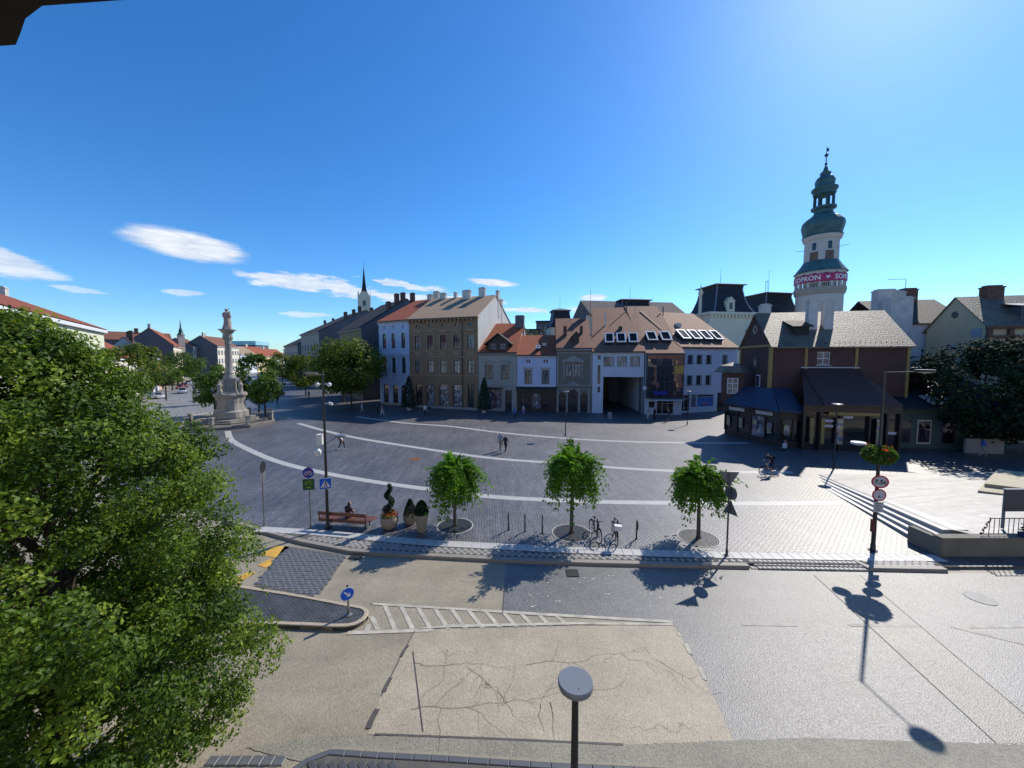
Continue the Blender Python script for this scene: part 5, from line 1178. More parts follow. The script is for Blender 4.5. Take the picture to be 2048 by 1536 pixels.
for i in range(8):
    a = R(22.5 + 45 * i); x_, y_ = 4.85 * math.cos(a), 4.85 * math.sin(a)
    MB().box(-.2, .2, -.2, .2, .5, 1.55).box(-.26, .26, -.26, .26, 1.55, 1.72).xf(Matrix.Translation((x_, y_, 0)) @ Matrix.Rotation(a, 4, 'Z')).build('fence_post', St_c, vc)
    a2 = R(22.5 + 45 * (i + 1)); x2, y2 = 4.85 * math.cos(a2), 4.85 * math.sin(a2)
    b = MB(); b.tube((x_, y_, .75), (x2, y2, .75), .03, n=5).tube((x_, y_, 1.4), (x2, y2, 1.4), .035, n=5)
    for k in range(1, 20): f = k / 20; b.tube((x_ + (x2 - x_) * f, y_ + (y2 - y_) * f, .55), (x_ + (x2 - x_) * f, y_ + (y2 - y_) * f, 1.5), .018, n=4)
    b.build('fence_rail', M_black, vc)

for o in [x for x in bpy.data.objects if x.parent == vc and x.name.split('.')[0] not in ('platform', 'step', 'fence_post', 'fence_rail')]: o.scale = (.77, .77, 1)

# ================================================================== trees
L_fg = leafmat('leaf_fresh', [(0, (.018, .038, .008)), (.38, (.055, .11, .012)), (.75, (.135, .205, .02)), (1, (.34, .4, .05))], .42, .5)
L_rob = leafmat('leaf_robinia', [(0, (.045, .11, .01)), (.5, (.105, .24, .018)), (1, (.19, .36, .03))], .5)
L_lime = leafmat('leaf_lime', [(0, (.05, .08, .012)), (.5, (.1, .14, .018)), (1, (.2, .22, .03))], .38)
L_mid = leafmat('leaf_mid', [(0, (.035, .075, .014)), (.5, (.075, .14, .022)), (1, (.14, .22, .035))], .38)
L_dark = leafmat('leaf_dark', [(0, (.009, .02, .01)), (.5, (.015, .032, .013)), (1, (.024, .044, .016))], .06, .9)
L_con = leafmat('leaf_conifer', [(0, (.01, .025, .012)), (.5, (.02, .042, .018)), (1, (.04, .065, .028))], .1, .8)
Bark = mat('bark', (.075, .06, .045), .9, .35, 5, fine=.3, bump=.6, bscale=18); Bark_g = mat('bark_grey', (.12, .105, .09), .9, .3, 5, fine=.25, bump=.5, bscale=18)
def limbs(b, base, tips, r0, kinks=3, n=7):
    for tip, r in tips:
        p = Vector(base); q = Vector(tip); pts = [p]
        for k in range(1, kinks): f = k / kinks; pts.append(p.lerp(q, f) + Vector((random.uniform(-.06, .06), random.uniform(-.06, .06), random.uniform(0, .08))) * (q - p).length)
        pts.append(q)
        for i in range(kinks): b.tube(pts[i], pts[i + 1], r * (1 - i / kinks * .75), r * (1 - (i + 1) / kinks * .75), n)
def tree(name, label, loc, h, cr, ch, lm, n=3500, leaf=.32, group=None, flat=1.0, trunk=.16, nclump=60, spread=None, cat='tree'):
    """cr crown radius, ch crown base height, h top height above the spot"""
    t = thing(name, label, cat, loc, random.uniform(0, 6), group); zc = (h + ch) / 2; hz = (h - ch) / 2
    b = MB(); b.tube((0, 0, -.05), (.05, 0, ch + .3), trunk, trunk * .7, 9)
    limbs(b, (.05, 0, ch + .1), [((cr * .6 * math.cos(a), cr * .6 * math.sin(a), zc + random.uniform(-.2, .5) * hz), trunk * .45) for a in np.arange(0, 6.28, 1.05)] + [((0, 0, h - hz * .4), trunk * .6)], trunk)
    b.build('trunk', Bark, t, True)
    def samp():
        v = rng.normal(0, 1, 3); v /= np.linalg.norm(v); q = rng.uniform(.55, 1) ** .5; k = 1 + .16 * math.sin(v[0] * 5 + h) + .12 * math.sin(v[1] * 7)
        return np.array([v[0] * cr * q * k, v[1] * cr * q * k, zc + v[2] * hz * q * flat * (.95 + .1 * rng.random())])
    sp = spread or cr * .3
    P, O, T = clump_points(n, nclump, samp, sp)
    out = P - np.array([0, 0, zc]); out /= np.linalg.norm(out, axis=1)[:, None] + 1e-6
    c = leaf_cloud('crown', lm, P, out * .5 + O * .4 + np.array([0, 0, .45]), leaf, .7, t, T); c['kind'] = 'stuff'
    return t
# foreground tree beside the window, broad cone of leaves reaching below the frame
fx, fy = -8.6, 6.5
t = thing('leafy_tree', 'big leafy tree filling the left foreground', 'tree', (fx, fy, .1))
FR = [(1.2, 3.0), (2.5, 3.25), (4.0, 3.12), (5.2, 2.97), (6.4, 2.8), (7.2, 2.25), (8.0, 1.6), (8.6, 1.1), (9.1, .7), (9.45, .38), (9.75, .1)]
def frad(z): return lerp_line(FR, z)
b = MB(); b.tube((0, 0, -.1), (.05, .05, 2.4), .2, .16, 10)
for k in range(7):
    a = k * .9 + .3; zt = random.uniform(5.5, 8.4) if k else 9.6; r = frad(min(zt, 9.5)) * .5
    limbs(b, (.05, .05, 1.6 + k * .12), [((r * math.cos(a) * (zt < 9.5), r * math.sin(a) * (zt < 9.5), zt), .1)], .1, 5)
for k in range(70):
    a = random.uniform(0, 6.28); z = random.uniform(2, 8.6); r = frad(z) * random.uniform(.75, .97)
    limbs(b, (.25 * r * math.cos(a), .25 * r * math.sin(a), max(1.5, z - r * .55)), [((r * math.cos(a), r * math.sin(a), z), .028)], .03, 3, 5)
b.build('trunk', Bark, t, True)
def fsamp():
    while True:
        z = rng.uniform(1.2, 9.6)
        if rng.random() < (frad(z) + .35) / 4.4: break
    a = rng.uniform(0, 2 * math.pi); q = rng.uniform(.12, 1) ** .5; r = frad(z) * (1 + .1 * math.sin(a * 5 + z * 2.1) + .07 * math.sin(a * 11 - z * 3)) * q
    return np.array([r * math.cos(a), r * math.sin(a), z])
P, O, T = clump_points(250000, 1050, fsamp, .38)
out = P.copy(); out[:, 2] = 0; out /= np.linalg.norm(out, axis=1)[:, None] + 1e-6
c = leaf_cloud('crown', L_fg, P, out * .55 + O * .5 + np.array([0, 0, .5]), .076, .56, t, T, .3); c['kind'] = 'stuff'
# single sprays of leaves that stand clear of the crown's edge
lv = []
one = MB(); one._add([(0, -.5, 0), (.28, 0, .09), (0, .55, -.02), (-.28, 0, .09)], [(0, 1, 2), (0, 2, 3)]); lme = one.mesh('leaf', L_fg)
at = lme.attributes.new('tint', 'FLOAT', 'POINT'); at.data.foreach_set('value', [.7] * 4)
for k in range(230):
    z = random.uniform(2.2, 9.6); a = random.uniform(-1.4, 1.1); r = frad(min(z, 9.5)) * random.uniform(1.0, 1.12) + .05
    o = inst('leaf', lme, t, (r * math.cos(a), r * math.sin(a), z), 0, (random.uniform(-.8, .8), random.uniform(-.8, .8), random.uniform(0, 6.28)), (.095,) * 3)
# three robinias with drooping feathered leaves
def robinia(label, loc, cr, ztop, zbot, seed, lean=0):
    r_ = np.random.default_rng(seed); rs = random.Random(seed)
    t = thing('robinia_tree', label, 'tree', loc, 0, 'small mop-headed trees along the kerb'); zc = zbot + (ztop - zbot) * .5
    b = MB(); b.tube((0, 0, -.05), (lean * .3, 0, zc * .55), .1, .085, 9); b.tube((lean * .3, 0, zc * .55), (lean, 0, zc + .1), .075, .07, 9)
    Pn = []; Nn = []; Dn = []; Tn = []; hz = (ztop - zbot) / 2; c0 = np.array([lean, 0, zc - hz * .25])
    for k in range(540):
        a = rs.uniform(0, 6.283); sz = rs.uniform(-.75, 1.0); q = rs.uniform(.62, 1.0) * (1 + .14 * math.sin(a * 3 + seed) + .1 * math.sin(a * 5 + sz * 4 + seed)) * (1.22 if rs.random() < .05 else 1); m = 13; c_t = rs.random()
        sr = math.sqrt(max(.05, 1 - sz * sz)); end = np.array([lean + cr * q * sr * math.cos(a), cr * q * sr * math.sin(a), zc + hz * q * sz])
        up = hz * (.55 if sz < .3 else .25); pts = []
        for i in range(m + 1):
            s = i / m; pts.append(c0 * (1 - s) + end * s + np.array([0, 0, up * math.sin(math.pi * s ** .8) - .22 * s ** 3]))
        if k % 9 == 0:
            for i in range(0, m, 3): b.tube(pts[i], pts[min(m, i + 3)], .018 * (1 - i / m) + .004, .018 * (1 - (i + 3) / m) + .004, 5)
        for i in range(3, m + 1):
            tg = pts[i] - pts[i - 1]; tg /= np.linalg.norm(tg) + 1e-6; sd = np.cross(tg, [0, 0, 1]); sd /= np.linalg.norm(sd) + 1e-6
            for sgn in (-1, 1):
                for q in (0, .5):
                    Pn.append(pts[i] - tg * q * .11 + sd * sgn * .07 + r_.normal(0, .012, 3)); Nn.append(np.cross(sd * sgn, tg) + np.array([0, 0, .3])); Dn.append(sd * sgn + tg * .5 + np.array([0, 0, -.35])); Tn.append(min(1, max(0, .5 * c_t + .5 * rs.random())))
    b.build('trunk', Bark_g, t, True)
    N_ = np.array(Nn); N_ /= np.linalg.norm(N_, axis=1)[:, None] + 1e-6
    c = leaf_cloud('crown', L_rob, np.array(Pn), N_ * 1.2, .155, .44, t, np.array(Tn), .2, np.array(Dn)); c['kind'] = 'stuff'
    return t
robinia('left mop-headed tree with drooping leaves beside the flower pots', (-3.04, 19.3, PZ), 1.62, 4.15, .75, 1)
robinia('middle and tallest mop-headed tree between bicycle racks', (3.04, 18.5, PZ), 1.62, 4.85, 1.15, 2, .03)
robinia('right mop-headed tree beside the back of the give-way sign', (9.27, 17.97, PZ), 1.5, 4.1, 1.2, 3, -.08)
# street trees
tree('street_tree', 'large yellow-green tree in front of the grey gable, left of the blue house', (-28.6, 66, PZ), 12.9, 5.4, 2.8, L_lime, 9000, .42, 'street trees', nclump=110)
tree('street_tree', 'darker tree half hidden behind the large yellow-green tree', (-34.5, 76, PZ), 10.8, 4.4, 2.6, L_mid, 4500, .45, 'street trees')
tree('street_tree', 'second yellow-topped tree left of the tall lamp', (-50, 90, PZ), 9.8, 4.4, 2.2, L_lime, 5000, .42, 'street trees')
tree('street_tree', 'third yellow-green tree further down the street', (-79, 128, PZ), 11, 4.2, 2.5, L_lime, 3500, .5, 'street trees')
tree('street_tree', 'dark round tree just right of the votive column', (-42.4, 62, PZ), 10.0, 2.9, 2.0, L_mid, 5000, .34, 'street trees')
tree('street_tree', 'small bright tree at right foot of the votive column', (-37.7, 56.5, PZ), 6.6, 2.0, 2.0, L_mid, 3000, .28, 'street trees')
tree('street_tree', 'small tree at left foot of the votive column', (-47.4, 59, PZ), 7.4, 2.6, 1.6, L_mid, 4200, .3, 'street trees')
tree('street_tree', 'slim tree with round top left of the column by the road', (-60.5, 73, .05), 5.3, 1.6, 3.0, L_mid, 1800, .26, 'street trees')
tree('street_tree', 'golden-green tree in front of the cream house', (-62, 60.5, .05), 11.2, 4.0, 2.5, L_lime, 6500, .4, 'street trees')
tree('street_tree', 'green tree right of the golden tree', (-90, 89, .05), 9.8, 4.2, 2.2, L_mid, 4200, .36, 'street trees')
tree('street_tree', 'green tree in front of the black roofed house', (-97.5, 100, .05), 9.6, 4.0, 2.2, L_mid, 4200, .36, 'street trees')
tree('street_tree', 'flat-topped dark tree in front of the turret house', (-117, 132, .05), 10.8, 6.0, 4.2, L_mid, 4500, .5, 'street trees')
k = 0
for x_, y_, h_ in ((-97, 106, 6.0), (-106, 116, 5.8), (-114, 125, 6.0), (-126, 140, 6.0), (-134, 156, 6.5), (-136, 172, 7), (-128, 178, 6.5), (-106, 165, 7.0), (-98, 175, 7.5)):
    tree('street_tree', 'small row tree number %s along the left kerb of the far street' % ['one', 'two', 'three', 'four', 'five', 'six', 'seven', 'eight', 'nine'][k] if 0 else ['small round tree nearest in the left kerb row', 'second small round tree of the left kerb row', 'third small round tree of the left kerb row behind red cars', 'fourth small round tree of the left kerb row', 'fifth small round tree of the left kerb row', 'tree at far end left of the column shaft', 'far dark tree directly behind column shaft', 'far tree just right of column shaft', 'farthest tree in street middle'][k], (x_, y_, .05), h_, 2.6 + .05 * k, 1.6, L_mid, 1700, .38, 'street trees'); k += 1
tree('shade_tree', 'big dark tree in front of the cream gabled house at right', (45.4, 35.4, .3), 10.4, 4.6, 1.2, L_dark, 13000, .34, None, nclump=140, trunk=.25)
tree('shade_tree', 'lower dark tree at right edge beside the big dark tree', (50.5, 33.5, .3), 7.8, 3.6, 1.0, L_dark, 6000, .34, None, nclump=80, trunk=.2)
tree('shade_tree', 'small green tree poking up between roofs behind the white house', (3.5, 85, 0), 15.6, 3.2, 6, L_mid, 2200, .4, None)
def conifer(label, loc, h, r):
    t = thing('conifer', label, 'tree', loc, 0, 'clipped conifers by the houses'); MB().tube((0, 0, 0), (0, 0, h * .3), .09, .06).build('trunk', Bark, t)
    n = 2600; z = rng.uniform(0, 1, n) ** 1.25; a = rng.uniform(0, 6.283, n); q = rng.uniform(.45, 1.08, n); rr = r * (1 - z) ** .75 * q * (1 + .14 * np.sin(a * 4 + z * 9)) + .04
    P = np.stack([rr * np.cos(a), rr * np.sin(a), .55 + z * (h - .55)], 1); O = np.stack([np.cos(a), np.sin(a), np.full(n, .5)], 1)
    c = leaf_cloud('crown', L_con, P, O, .26, .45, t); c['kind'] = 'stuff'
    MB().lathe([(.35, 0), (.45, .5), (.5, .5), (.5, .56), (.4, .56)], 14).build('planter', W_chim, t)
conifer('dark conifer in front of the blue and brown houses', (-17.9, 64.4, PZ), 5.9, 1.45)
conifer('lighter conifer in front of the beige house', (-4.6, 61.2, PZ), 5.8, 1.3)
# ================================================================== street furniture
def disc_lamp(t, at, dia=.58, m=None):
    """flat round lamp head, origin at the top centre"""
    x_, y_, z_ = at; r = dia / 2
    o = MB().lathe([(r * .55, z_ - .13), (r * .96, z_ - .1), (r, z_ - .055), (r * .985, z_ - .01), (r * .95, z_)], 28, x_, y_).build('lamp_head', m or M_lampgrey, t, True)
    MB().lathe([(.02, z_ - .145), (r * .5, z_ - .14), (r * .5, z_ - .128)], 20, x_, y_).build('diffuser', F_white, o)
    MB().ball((x_ + r * .1, y_ - r * .55, z_ + .004), .012, 6, 4).build('bolt', M_grey_st, o)
    return o
def post(t, h, r0=.06, r1=.045, m=None, base=True):
    b = MB().tube((0, 0, 0), (0, 0, h), r0, r1, 12)
    if base: b.lathe([(r0 + .1, 0), (r0 + .1, .02), (r0 + .02, .05), (r0 + .015, .3), (r0, .32)], 12)
    return b.build('pole', m or M_black, t, True)
t = thing('street_lamp', 'dark disc-topped lamp in the centre foreground on the near pavement', 'street lamp', (1.01, 5.6, .1))
post(t, 3.72, .075, .052); MB().lathe([(.05, 3.45), (.07, 3.55), (.16, 3.68)], 14).build('collar', M_black, t, True); disc_lamp(t, (0, 0, 3.8), .56)
for lab, x_, y_, h in (('slim disc-topped lamp in the middle of the square by the arc band', 6.18, 42.6, 5.1), ('slim disc-topped lamp in front of the blue shop poster', 23.6, 49.7, 4.5), ('slim disc-topped lamp on the square in front of the red house', 26.1, 29.7, 5.2)):
    t = thing('street_lamp', lab, 'street lamp', (x_, y_, PZ), 0, 'slim lamps on the square'); post(t, h, .06, .045); disc_lamp(t, (0, 0, h + .1), .75)
# tall camera mast with crossing sign
t = thing('camera_mast', 'tall black mast with cameras, white boxes, lamp arm and pedestrian crossing sign', 'mast', (-9.69, 19.06, PZ))
post(t, 8.2, .085, .05)
MB().box(-.75, .05, -.04, .04, 8.05, 8.12).box(-.85, -.3, -.12, .12, 8.12, 8.2).build('lamp_arm', M_grey_st, t)
for s in (-.22, .25): b = MB().tube((0, 0, 7.6), (s, 0, 7.6), .02, n=6).ball((s * 1.3, -.02, 7.57), .11, 10, 7); b.build('camera', F_white, t, True)
MB().tube((0, 0, 6.6), (.3, -.05, 6.62), .02, n=6).tube((.3, -.05, 6.62), (.48, -.08, 6.58), .07, .07, 8).build('camera', F_white, t)
b = MB().box(-.38, -.14, -.1, .12, 4.45, 4.95).box(-.4, -.12, -.13, .15, 4.95, 4.99); b.build('control_box', F_white, t)
MB().ball((-.36, -.05, 4.05), .17, 12, 8, (1, 1, 1.2)).tube((-.36, -.05, 3.86), (-.36, -.05, 3.94), .1, .13, 10).build('dome_camera', F_white, t, True)
MB().tube((0, 0, 4.45), (.62, .02, 4.88), .022, n=6).build('side_arm', M_grey_st, t); disc_lamp(t, (.8, .02, 4.97), .56)
def plate(t, name, pts, Mx, m, back=None, th=.012):
    """flat sign plate from a local outline, face towards local +z"""
    b = MB(); b.prism(pts, -th, 0); return b.xf(Mx).build(name, m, t)
def circ(r, n=28, cx=0, cy=0): return [(cx + r * math.cos(2 * math.pi * i / n), cy + r * math.sin(2 * math.pi * i / n)) for i in range(n)]
def face(t, name, pts, Mx, m, dz=.004): return MB().poly([(x_, y_, dz) for x_, y_ in pts]).xf(Mx).build(name, m, t)
S_blue = mat('sign_blue', (.01, .11, .62), .45, .05, 2); S_navy = mat('sign_navy', (.03, .05, .33), .45, .05, 2); S_white = mat('sign_white', (.72, .72, .72), .45, .05, 2); S_red = mat('sign_red', (.5, .02, .05), .45, .05, 2); S_blk = mat('sign_black', (.012, .012, .012), .5, .05, 2); S_green = mat('sign_green', (.015, .09, .04), .5, .1, 2); S_lime = mat('sign_yellowgreen', (.3, .4, .03), .5, .1, 2); S_back = mat('sign_back', (.16, .165, .175), .5, .1, 2, metallic=.4)
def walker(M0, s, t, m):
    """small walking figure for the crossing sign"""
    face(t, 'walker', [(-.02 * s, .0), (.06 * s, .0), (.05 * s, .13 * s), (-.03 * s, .13 * s)], M0, m, .012); face(t, 'walker_leg', [(-.02 * s, .0), (.03 * s, .0), (-.06 * s, -.17 * s), (-.1 * s, -.17 * s)], M0, m, .012); face(t, 'walker_leg', [(.02 * s, .0), (.06 * s, .0), (.12 * s, -.17 * s), (.08 * s, -.17 * s)], M0, m, .012); face(t, 'walker_head', circ(.045 * s, 10, .02 * s, .185 * s), M0, m, .012)
Mx = facing((.0, -.11, 2.42), R(24)); s = .29
o = plate(t, 'crossing_sign', [(-s, -s), (s, -s), (s, s), (-s, s)], Mx, S_white); face(o, 'blue_field', [(-s + .02, -s + .02), (s - .02, -s + .02), (s - .02, s - .02), (-s + .02, s - .02)], Mx, S_blue)
face(o, 'white_triangle', [(-.235, -.2), (.235, -.2), (0, .22)], Mx, S_white, .008); walker(Mx @ Matrix.Translation((0, -.02, 0)), .8, o, S_blk)
for k in range(5): face(o, 'stripe', [(-.17 + k * .07, -.19), (-.14 + k * .07, -.19), (-.12 + k * .06, -.15), (-.15 + k * .06, -.15)], Mx, S_blk, .012)
# bicycle sign post
t = thing('bicycle_sign_post', 'grey post with round blue cycle-path end sign above a green bicycle board', 'sign post', (-10.59, 19.06, PZ)); post(t, 3.35, .035, .035, M_grey_st)
Mx = facing((0, -.06, 2.98), R(8)); o = plate(t, 'round_sign', circ(.28), Mx, S_navy)
for s_ in (-.11, .11): MB().torus((s_, 0, 0), .08, .012, 'z', 16, 4).xf(Mx @ Matrix.Translation((0, -.03, .006))).build('wheel_symbol', S_white, o)
face(o, 'bar', [(-.19, -.2), (-.16, -.22), (.2, .19), (.17, .21)], Mx, S_red, .008); MB().path([(-.11, -.03, .01), (-.03, .08, .01), (.08, .08, .01), (.11, -.03, .01)], .01, 4).xf(Mx).build('frame_symbol', S_white, o)
Mx = facing((0, -.06, 2.36), R(8)); o = plate(t, 'green_board', [(-.29, -.29), (.29, -.29), (.29, .29), (-.29, .29)], Mx, S_green)
for s_ in (-.11, .11): MB().torus((s_, .08, 0), .075, .014, 'z', 16, 4).xf(Mx @ Matrix.Translation((0, 0, .006))).build('wheel_symbol', S_lime, o)
MB().path([(-.11, .08, .01), (-.04, .2, .01), (.07, .2, .01), (.11, .08, .01)], .012, 4).xf(Mx).build('frame_symbol', S_lime, o); face(o, 'arrow', [(-.12, -.14), (.05, -.14), (.05, -.1), (.12, -.16), (.05, -.22), (.05, -.18), (-.12, -.18)], Mx, S_lime, .008)
# back of round sign, far left
t = thing('round_sign_post', 'grey post with round sign seen edge-on from behind, left of the bicycle sign', 'sign post', (-13.19, 19.3, PZ)); post(t, 3.4, .035, .035, M_grey_st); plate(t, 'round_sign', circ(.3), facing((0, .06, 2.7), R(100)), S_back); plate(t, 'round_sign', circ(.3), facing((.05, .02, 3.2), R(100)), S_blk)
# give-way post seen from behind
t = thing('giveway_sign_post', 'grey post with three sign backs, inverted triangle on top', 'sign post', (9.7, 16.28, PZ)); post(t, 3.85, .038, .038, mat('post_grey', (.07, .07, .075), .5, .1, 3))
tri = [(-.42, .36), (.42, .36), (0, -.36)]
o = plate(t, 'giveway_sign', tri, facing((0, .05, 3.5), R(172)), S_back); MB().box(-.05, .05, -.02, .03, 3.1, 3.85).build('bracket', M_grey_st, t)
plate(t, 'round_sign', circ(.3), facing((.1, .02, 2.9), R(112)), S_back); plate(t, 'triangle_sign', [(-.36, -.3), (.36, -.3), (0, .34)], facing((.1, .0, 2.25), R(112)), S_back)
# weight limit post with lamps and flower basket
t = thing('flower_lamp_post', 'tall black lamp post with red flower basket and two weight limit signs', 'lamp post', (16.76, 16.75, PZ)); post(t, 8.3, .085, .042)
MB().tube((0, 0, 8.28), (.1, -1.3, 8.36), .02, .02, 8).build('lamp_arm', M_black, t); disc_lamp(t, (.14, -1.5, 8.45), .62, M_black)
MB().tube((0, 0, 4.5), (.02, 1.0, 4.72), .025, n=8).build('lamp_arm', M_black, t); disc_lamp(t, (.1, 1.15, 4.85), .6, F_white)
def round_sign(t, z, r, rz, body=None, tilt=0, y=-.13, x=0):
    Mx = facing((x, y, z), rz, tilt); o = plate(t, 'round_sign', circ(r, 32), Mx, S_red); face(o, 'white_field', circ(r * .8, 32), Mx, mat('sign_pale', (.5, .5, .52), .5, .05, 2), .005)
    if body: text_mb(body, .27, None, Mx @ Matrix.Translation((0, -.095, .01)), .006).build('lettering', S_blk, o)
    return o
round_sign(t, 3.3, .31, R(-24), '7.5t', R(-6)); o = round_sign(t, 2.68, .29, R(-8), None)
Mx = facing((0, -.13, 2.68), R(-8)); face(o, 'symbol', [(-.05, -.1), (.05, -.1), (.05, -.05), (-.05, -.05)], Mx, S_blk, .01); face(o, 'symbol', [(-.03, -.04), (.03, -.04), (0, .0)], Mx, S_blk, .01)
Mx = facing((0, -.13, 2.12), R(-8)); o = plate(t, 'text_plate', [(-.2, -.24), (.2, -.24), (.2, .24), (-.2, .24)], Mx, mat('sign_pale', (.5, .5, .52), .5, .05, 2))
for k in range(5): face(o, 'text_row', [(-.15, .16 - k * .08), (.13 - .04 * (k % 2), .16 - k * .08), (.13 - .04 * (k % 2), .185 - k * .08), (-.15, .185 - k * .08)], Mx, S_blk, .006)
MB().box(-.14, -.05, -.06, .06, .9, 1.5).build('control_box', mat('box_maroon', (.12, .02, .025), .5, .1, 2), t)
L_flow = leafmat('petals_red', [(0, (.4, .02, .01)), (.6, (.6, .05, .02)), (1, (.6, .16, .05))], .3)
bk = MB().lathe([(.12, 4.15), (.42, 4.3), (.5, 4.45), (.48, 4.5)], 16).build('flower_basket', S_blk, t)
n = 2600; a = rng.uniform(0, 6.283, n); zz = rng.uniform(-1, 1, n); q = rng.uniform(.5, 1, n) ** .5; P = np.stack([.62 * q * np.sqrt(1 - zz ** 2 * .6) * np.cos(a), .62 * q * np.sqrt(1 - zz ** 2 * .6) * np.sin(a), 4.52 + zz * .36], 1)
c = leaf_cloud('foliage', L_mid, P, P - np.array([0, 0, 4.4]), .11, .6, t, None, .3); c['kind'] = 'stuff'
n = 45; a = rng.uniform(0, 6.283, n); P = np.stack([.55 * rng.uniform(.5, 1, n) * np.cos(a), .55 * np.sin(a), 4.85 + rng.uniform(-.1, .08, n) - .3 * (rng.uniform(0, 1, n) < .2)], 1)
c = leaf_cloud('flowers', L_flow, P, P - np.array([0, 0, 4.4]), .09, .9, t); c['kind'] = 'stuff'
# keep-right bollard sign on the island
t = thing('keep_right_sign', 'low round blue sign with white arrow on the traffic island', 'sign', (-5.68, 12.38, .13)); post(t, .95, .03, .03, M_grey_st)
Mx = facing((0, -.05, .78), R(38)); o = plate(t, 'round_sign', circ(.235), Mx, S_white); face(o, 'blue_field', circ(.215), Mx, S_blue, .004)
Ma = Mx @ Matrix.Rotation(R(-45), 4, 'Z'); face(o, 'arrow', [(-.15, -.025), (.03, -.025), (.03, -.085), (.15, 0), (.03, .085), (.03, .025), (-.15, .025)], Ma, S_white, .009); MB().box(-.05, .0, .0, .05, .75, 1.05).build('reflector', S_blk, t)
# bench
M_wood = mat('bench_wood', (.16, .062, .035), .45, .3, 2.5, fine=.2, spec=.5)
t = thing('park_bench', 'long reddish wooden bench with back turned to the street', 'bench', (-8.75, 19.35, PZ), R(-9))
for k in range(4): MB().box(-1.5, 1.5, -.26 + k * .155, -.12 + k * .155, .42, .465).build('seat_plank', M_wood, t)
MB().box(-1.5, 1.25, -.36, -.31, .66, .84).build('back_plank', M_wood, t); MB().box(-1.5, 1.25, -.33, -.28, .3, .455).build('back_plank', M_wood, t)
for x_ in (-1.47, 1.18): MB().box(x_, x_ + .07, -.352, -.312, .455, .66).build('back_upright', M_wood, t)
for x_ in (-1.1, 1.1): MB().box(x_ - .03, x_ + .03, -.2, -.15, 0, .42).box(x_ - .03, x_ + .03, .2, .25, 0, .42).box(x_ - .025, x_ + .025, -.15, .2, .38, .418).build('leg', M_black, t)
# planters
C_pot = mat('pot_sandstone', (.36, .29, .22), .7, .15, 2, fine=.12); L_box = leafmat('leaf_box', [(0, (.008, .022, .008)), (.6, (.016, .036, .012)), (1, (.035, .06, .02))], .12)
def ballcloud(t, name, fn, n, leaf, m):
    P = np.array([fn() for _ in range(n)]); c0 = P.mean(0); c = leaf_cloud(name, m, P, P - c0, leaf, .6, t); c['kind'] = 'stuff'; return c
t = thing('spiral_planter', 'round pot with spiral clipped shrub and red flowers', 'planter', (-6.45, 19.06, PZ))
MB().lathe([(.25, 0), (.36, .1), (.46, .35), (.46, .55), (.42, .62), (.38, .62), (.38, .56)], 24).build('pot', C_pot, t, True); MB().tube((0, 0, .4), (0, 0, 2.2), .03).build('stem', Bark, t)
def sp():
    s = random.random(); a = s * 4.2 * math.pi + 1; R_ = .2 * (1 - s * .65); r = .2 * (1 - s * .45); v = rng.normal(0, 1, 3); v /= np.linalg.norm(v)
    return np.array([R_ * math.cos(a), R_ * math.sin(a), .75 + s * 1.55]) + v * r * random.uniform(.75, 1)
ballcloud(t, 'clipped_foliage', sp, 5200, .05, L_box)
def rf_(): a = random.uniform(0, 6.28); r = random.uniform(.1, .45); return np.array([r * math.cos(a), r * math.sin(a), .66 + random.uniform(0, .14)])
ballcloud(t, 'flower_leaves', rf_, 500, .07, L_mid); ballcloud(t, 'flowers', lambda: rf_() + np.array([.08, -.02, .05]), 240, .06, L_flow)
def dome(cz, r, hz, k=1.0):
    def f():
        v = rng.normal(0, 1, 3); v /= np.linalg.norm(v); v[2] = abs(v[2]) if random.random() < .8 else v[2] * .3
        q = random.uniform(.9, 1.0); return np.array([v[0] * r * q * (1 - .25 * k * max(0, v[2])), v[1] * r * q * (1 - .25 * k * max(0, v[2])), cz + v[2] * hz * q])
    return f
t = thing('shrub_planter', 'low pot with cone-shaped dark shrub behind the tall vase', 'planter', (-5.5, 19.6, PZ)); MB().lathe([(.2, 0), (.3, .1), (.38, .3), (.36, .5), (.33, .5), (.33, .44)], 24).build('pot', C_pot, t, True)
ballcloud(t, 'clipped_foliage', dome(.52, .37, .86, 2.0), 4500, .05, L_box)
t = thing('vase_planter', 'tall tapered vase with rounded dark shrub', 'planter', (-4.67, 18.72, PZ)); MB().lathe([(.2, 0), (.23, .05), (.29, .45), (.345, .8), (.35, .92), (.32, .93), (.31, .86)], 24).build('pot', C_pot, t, True)
ballcloud(t, 'clipped_foliage', dome(.98, .38, .66), 5200, .05, L_box)
# tree grates
for lab, (x_, y_), r in (('round tree grate around the left mop-headed tree', (-3.04, 19.3), .92), ('round tree grate around the middle mop-headed tree', (3.04, 18.5), .95), ('round tree grate around the right mop-headed tree', (9.27, 17.97), .92)):
    t = thing('tree_grate', lab, 'tree grate', (x_, y_, PZ), 0, 'round iron tree grates')
    MB().lathe([(.12, .004), (r, .004), (r, .006)], 40).build('soil', M_sand, t); MB().lathe([(r, 0), (r + .05, 0), (r + .05, .022), (r, .022), (r, 0)], 40).build('rim', M_band, t)
    for r0 in np.arange(.17, r - .05, .105): MB().lathe([(r0, .006), (r0 + .075, .006), (r0 + .075, .018), (r0, .018), (r0, .006)], 36).build('ring', M_grate, t)
    b = MB()
    for k in range(8): a = k * math.pi / 4; b.box(.14, r, -.025, .025, .0185, .023).xf(Matrix.Rotation(a, 4, 'Z'), len(b.v) - 8)
    b.build('spoke', M_grate, t)
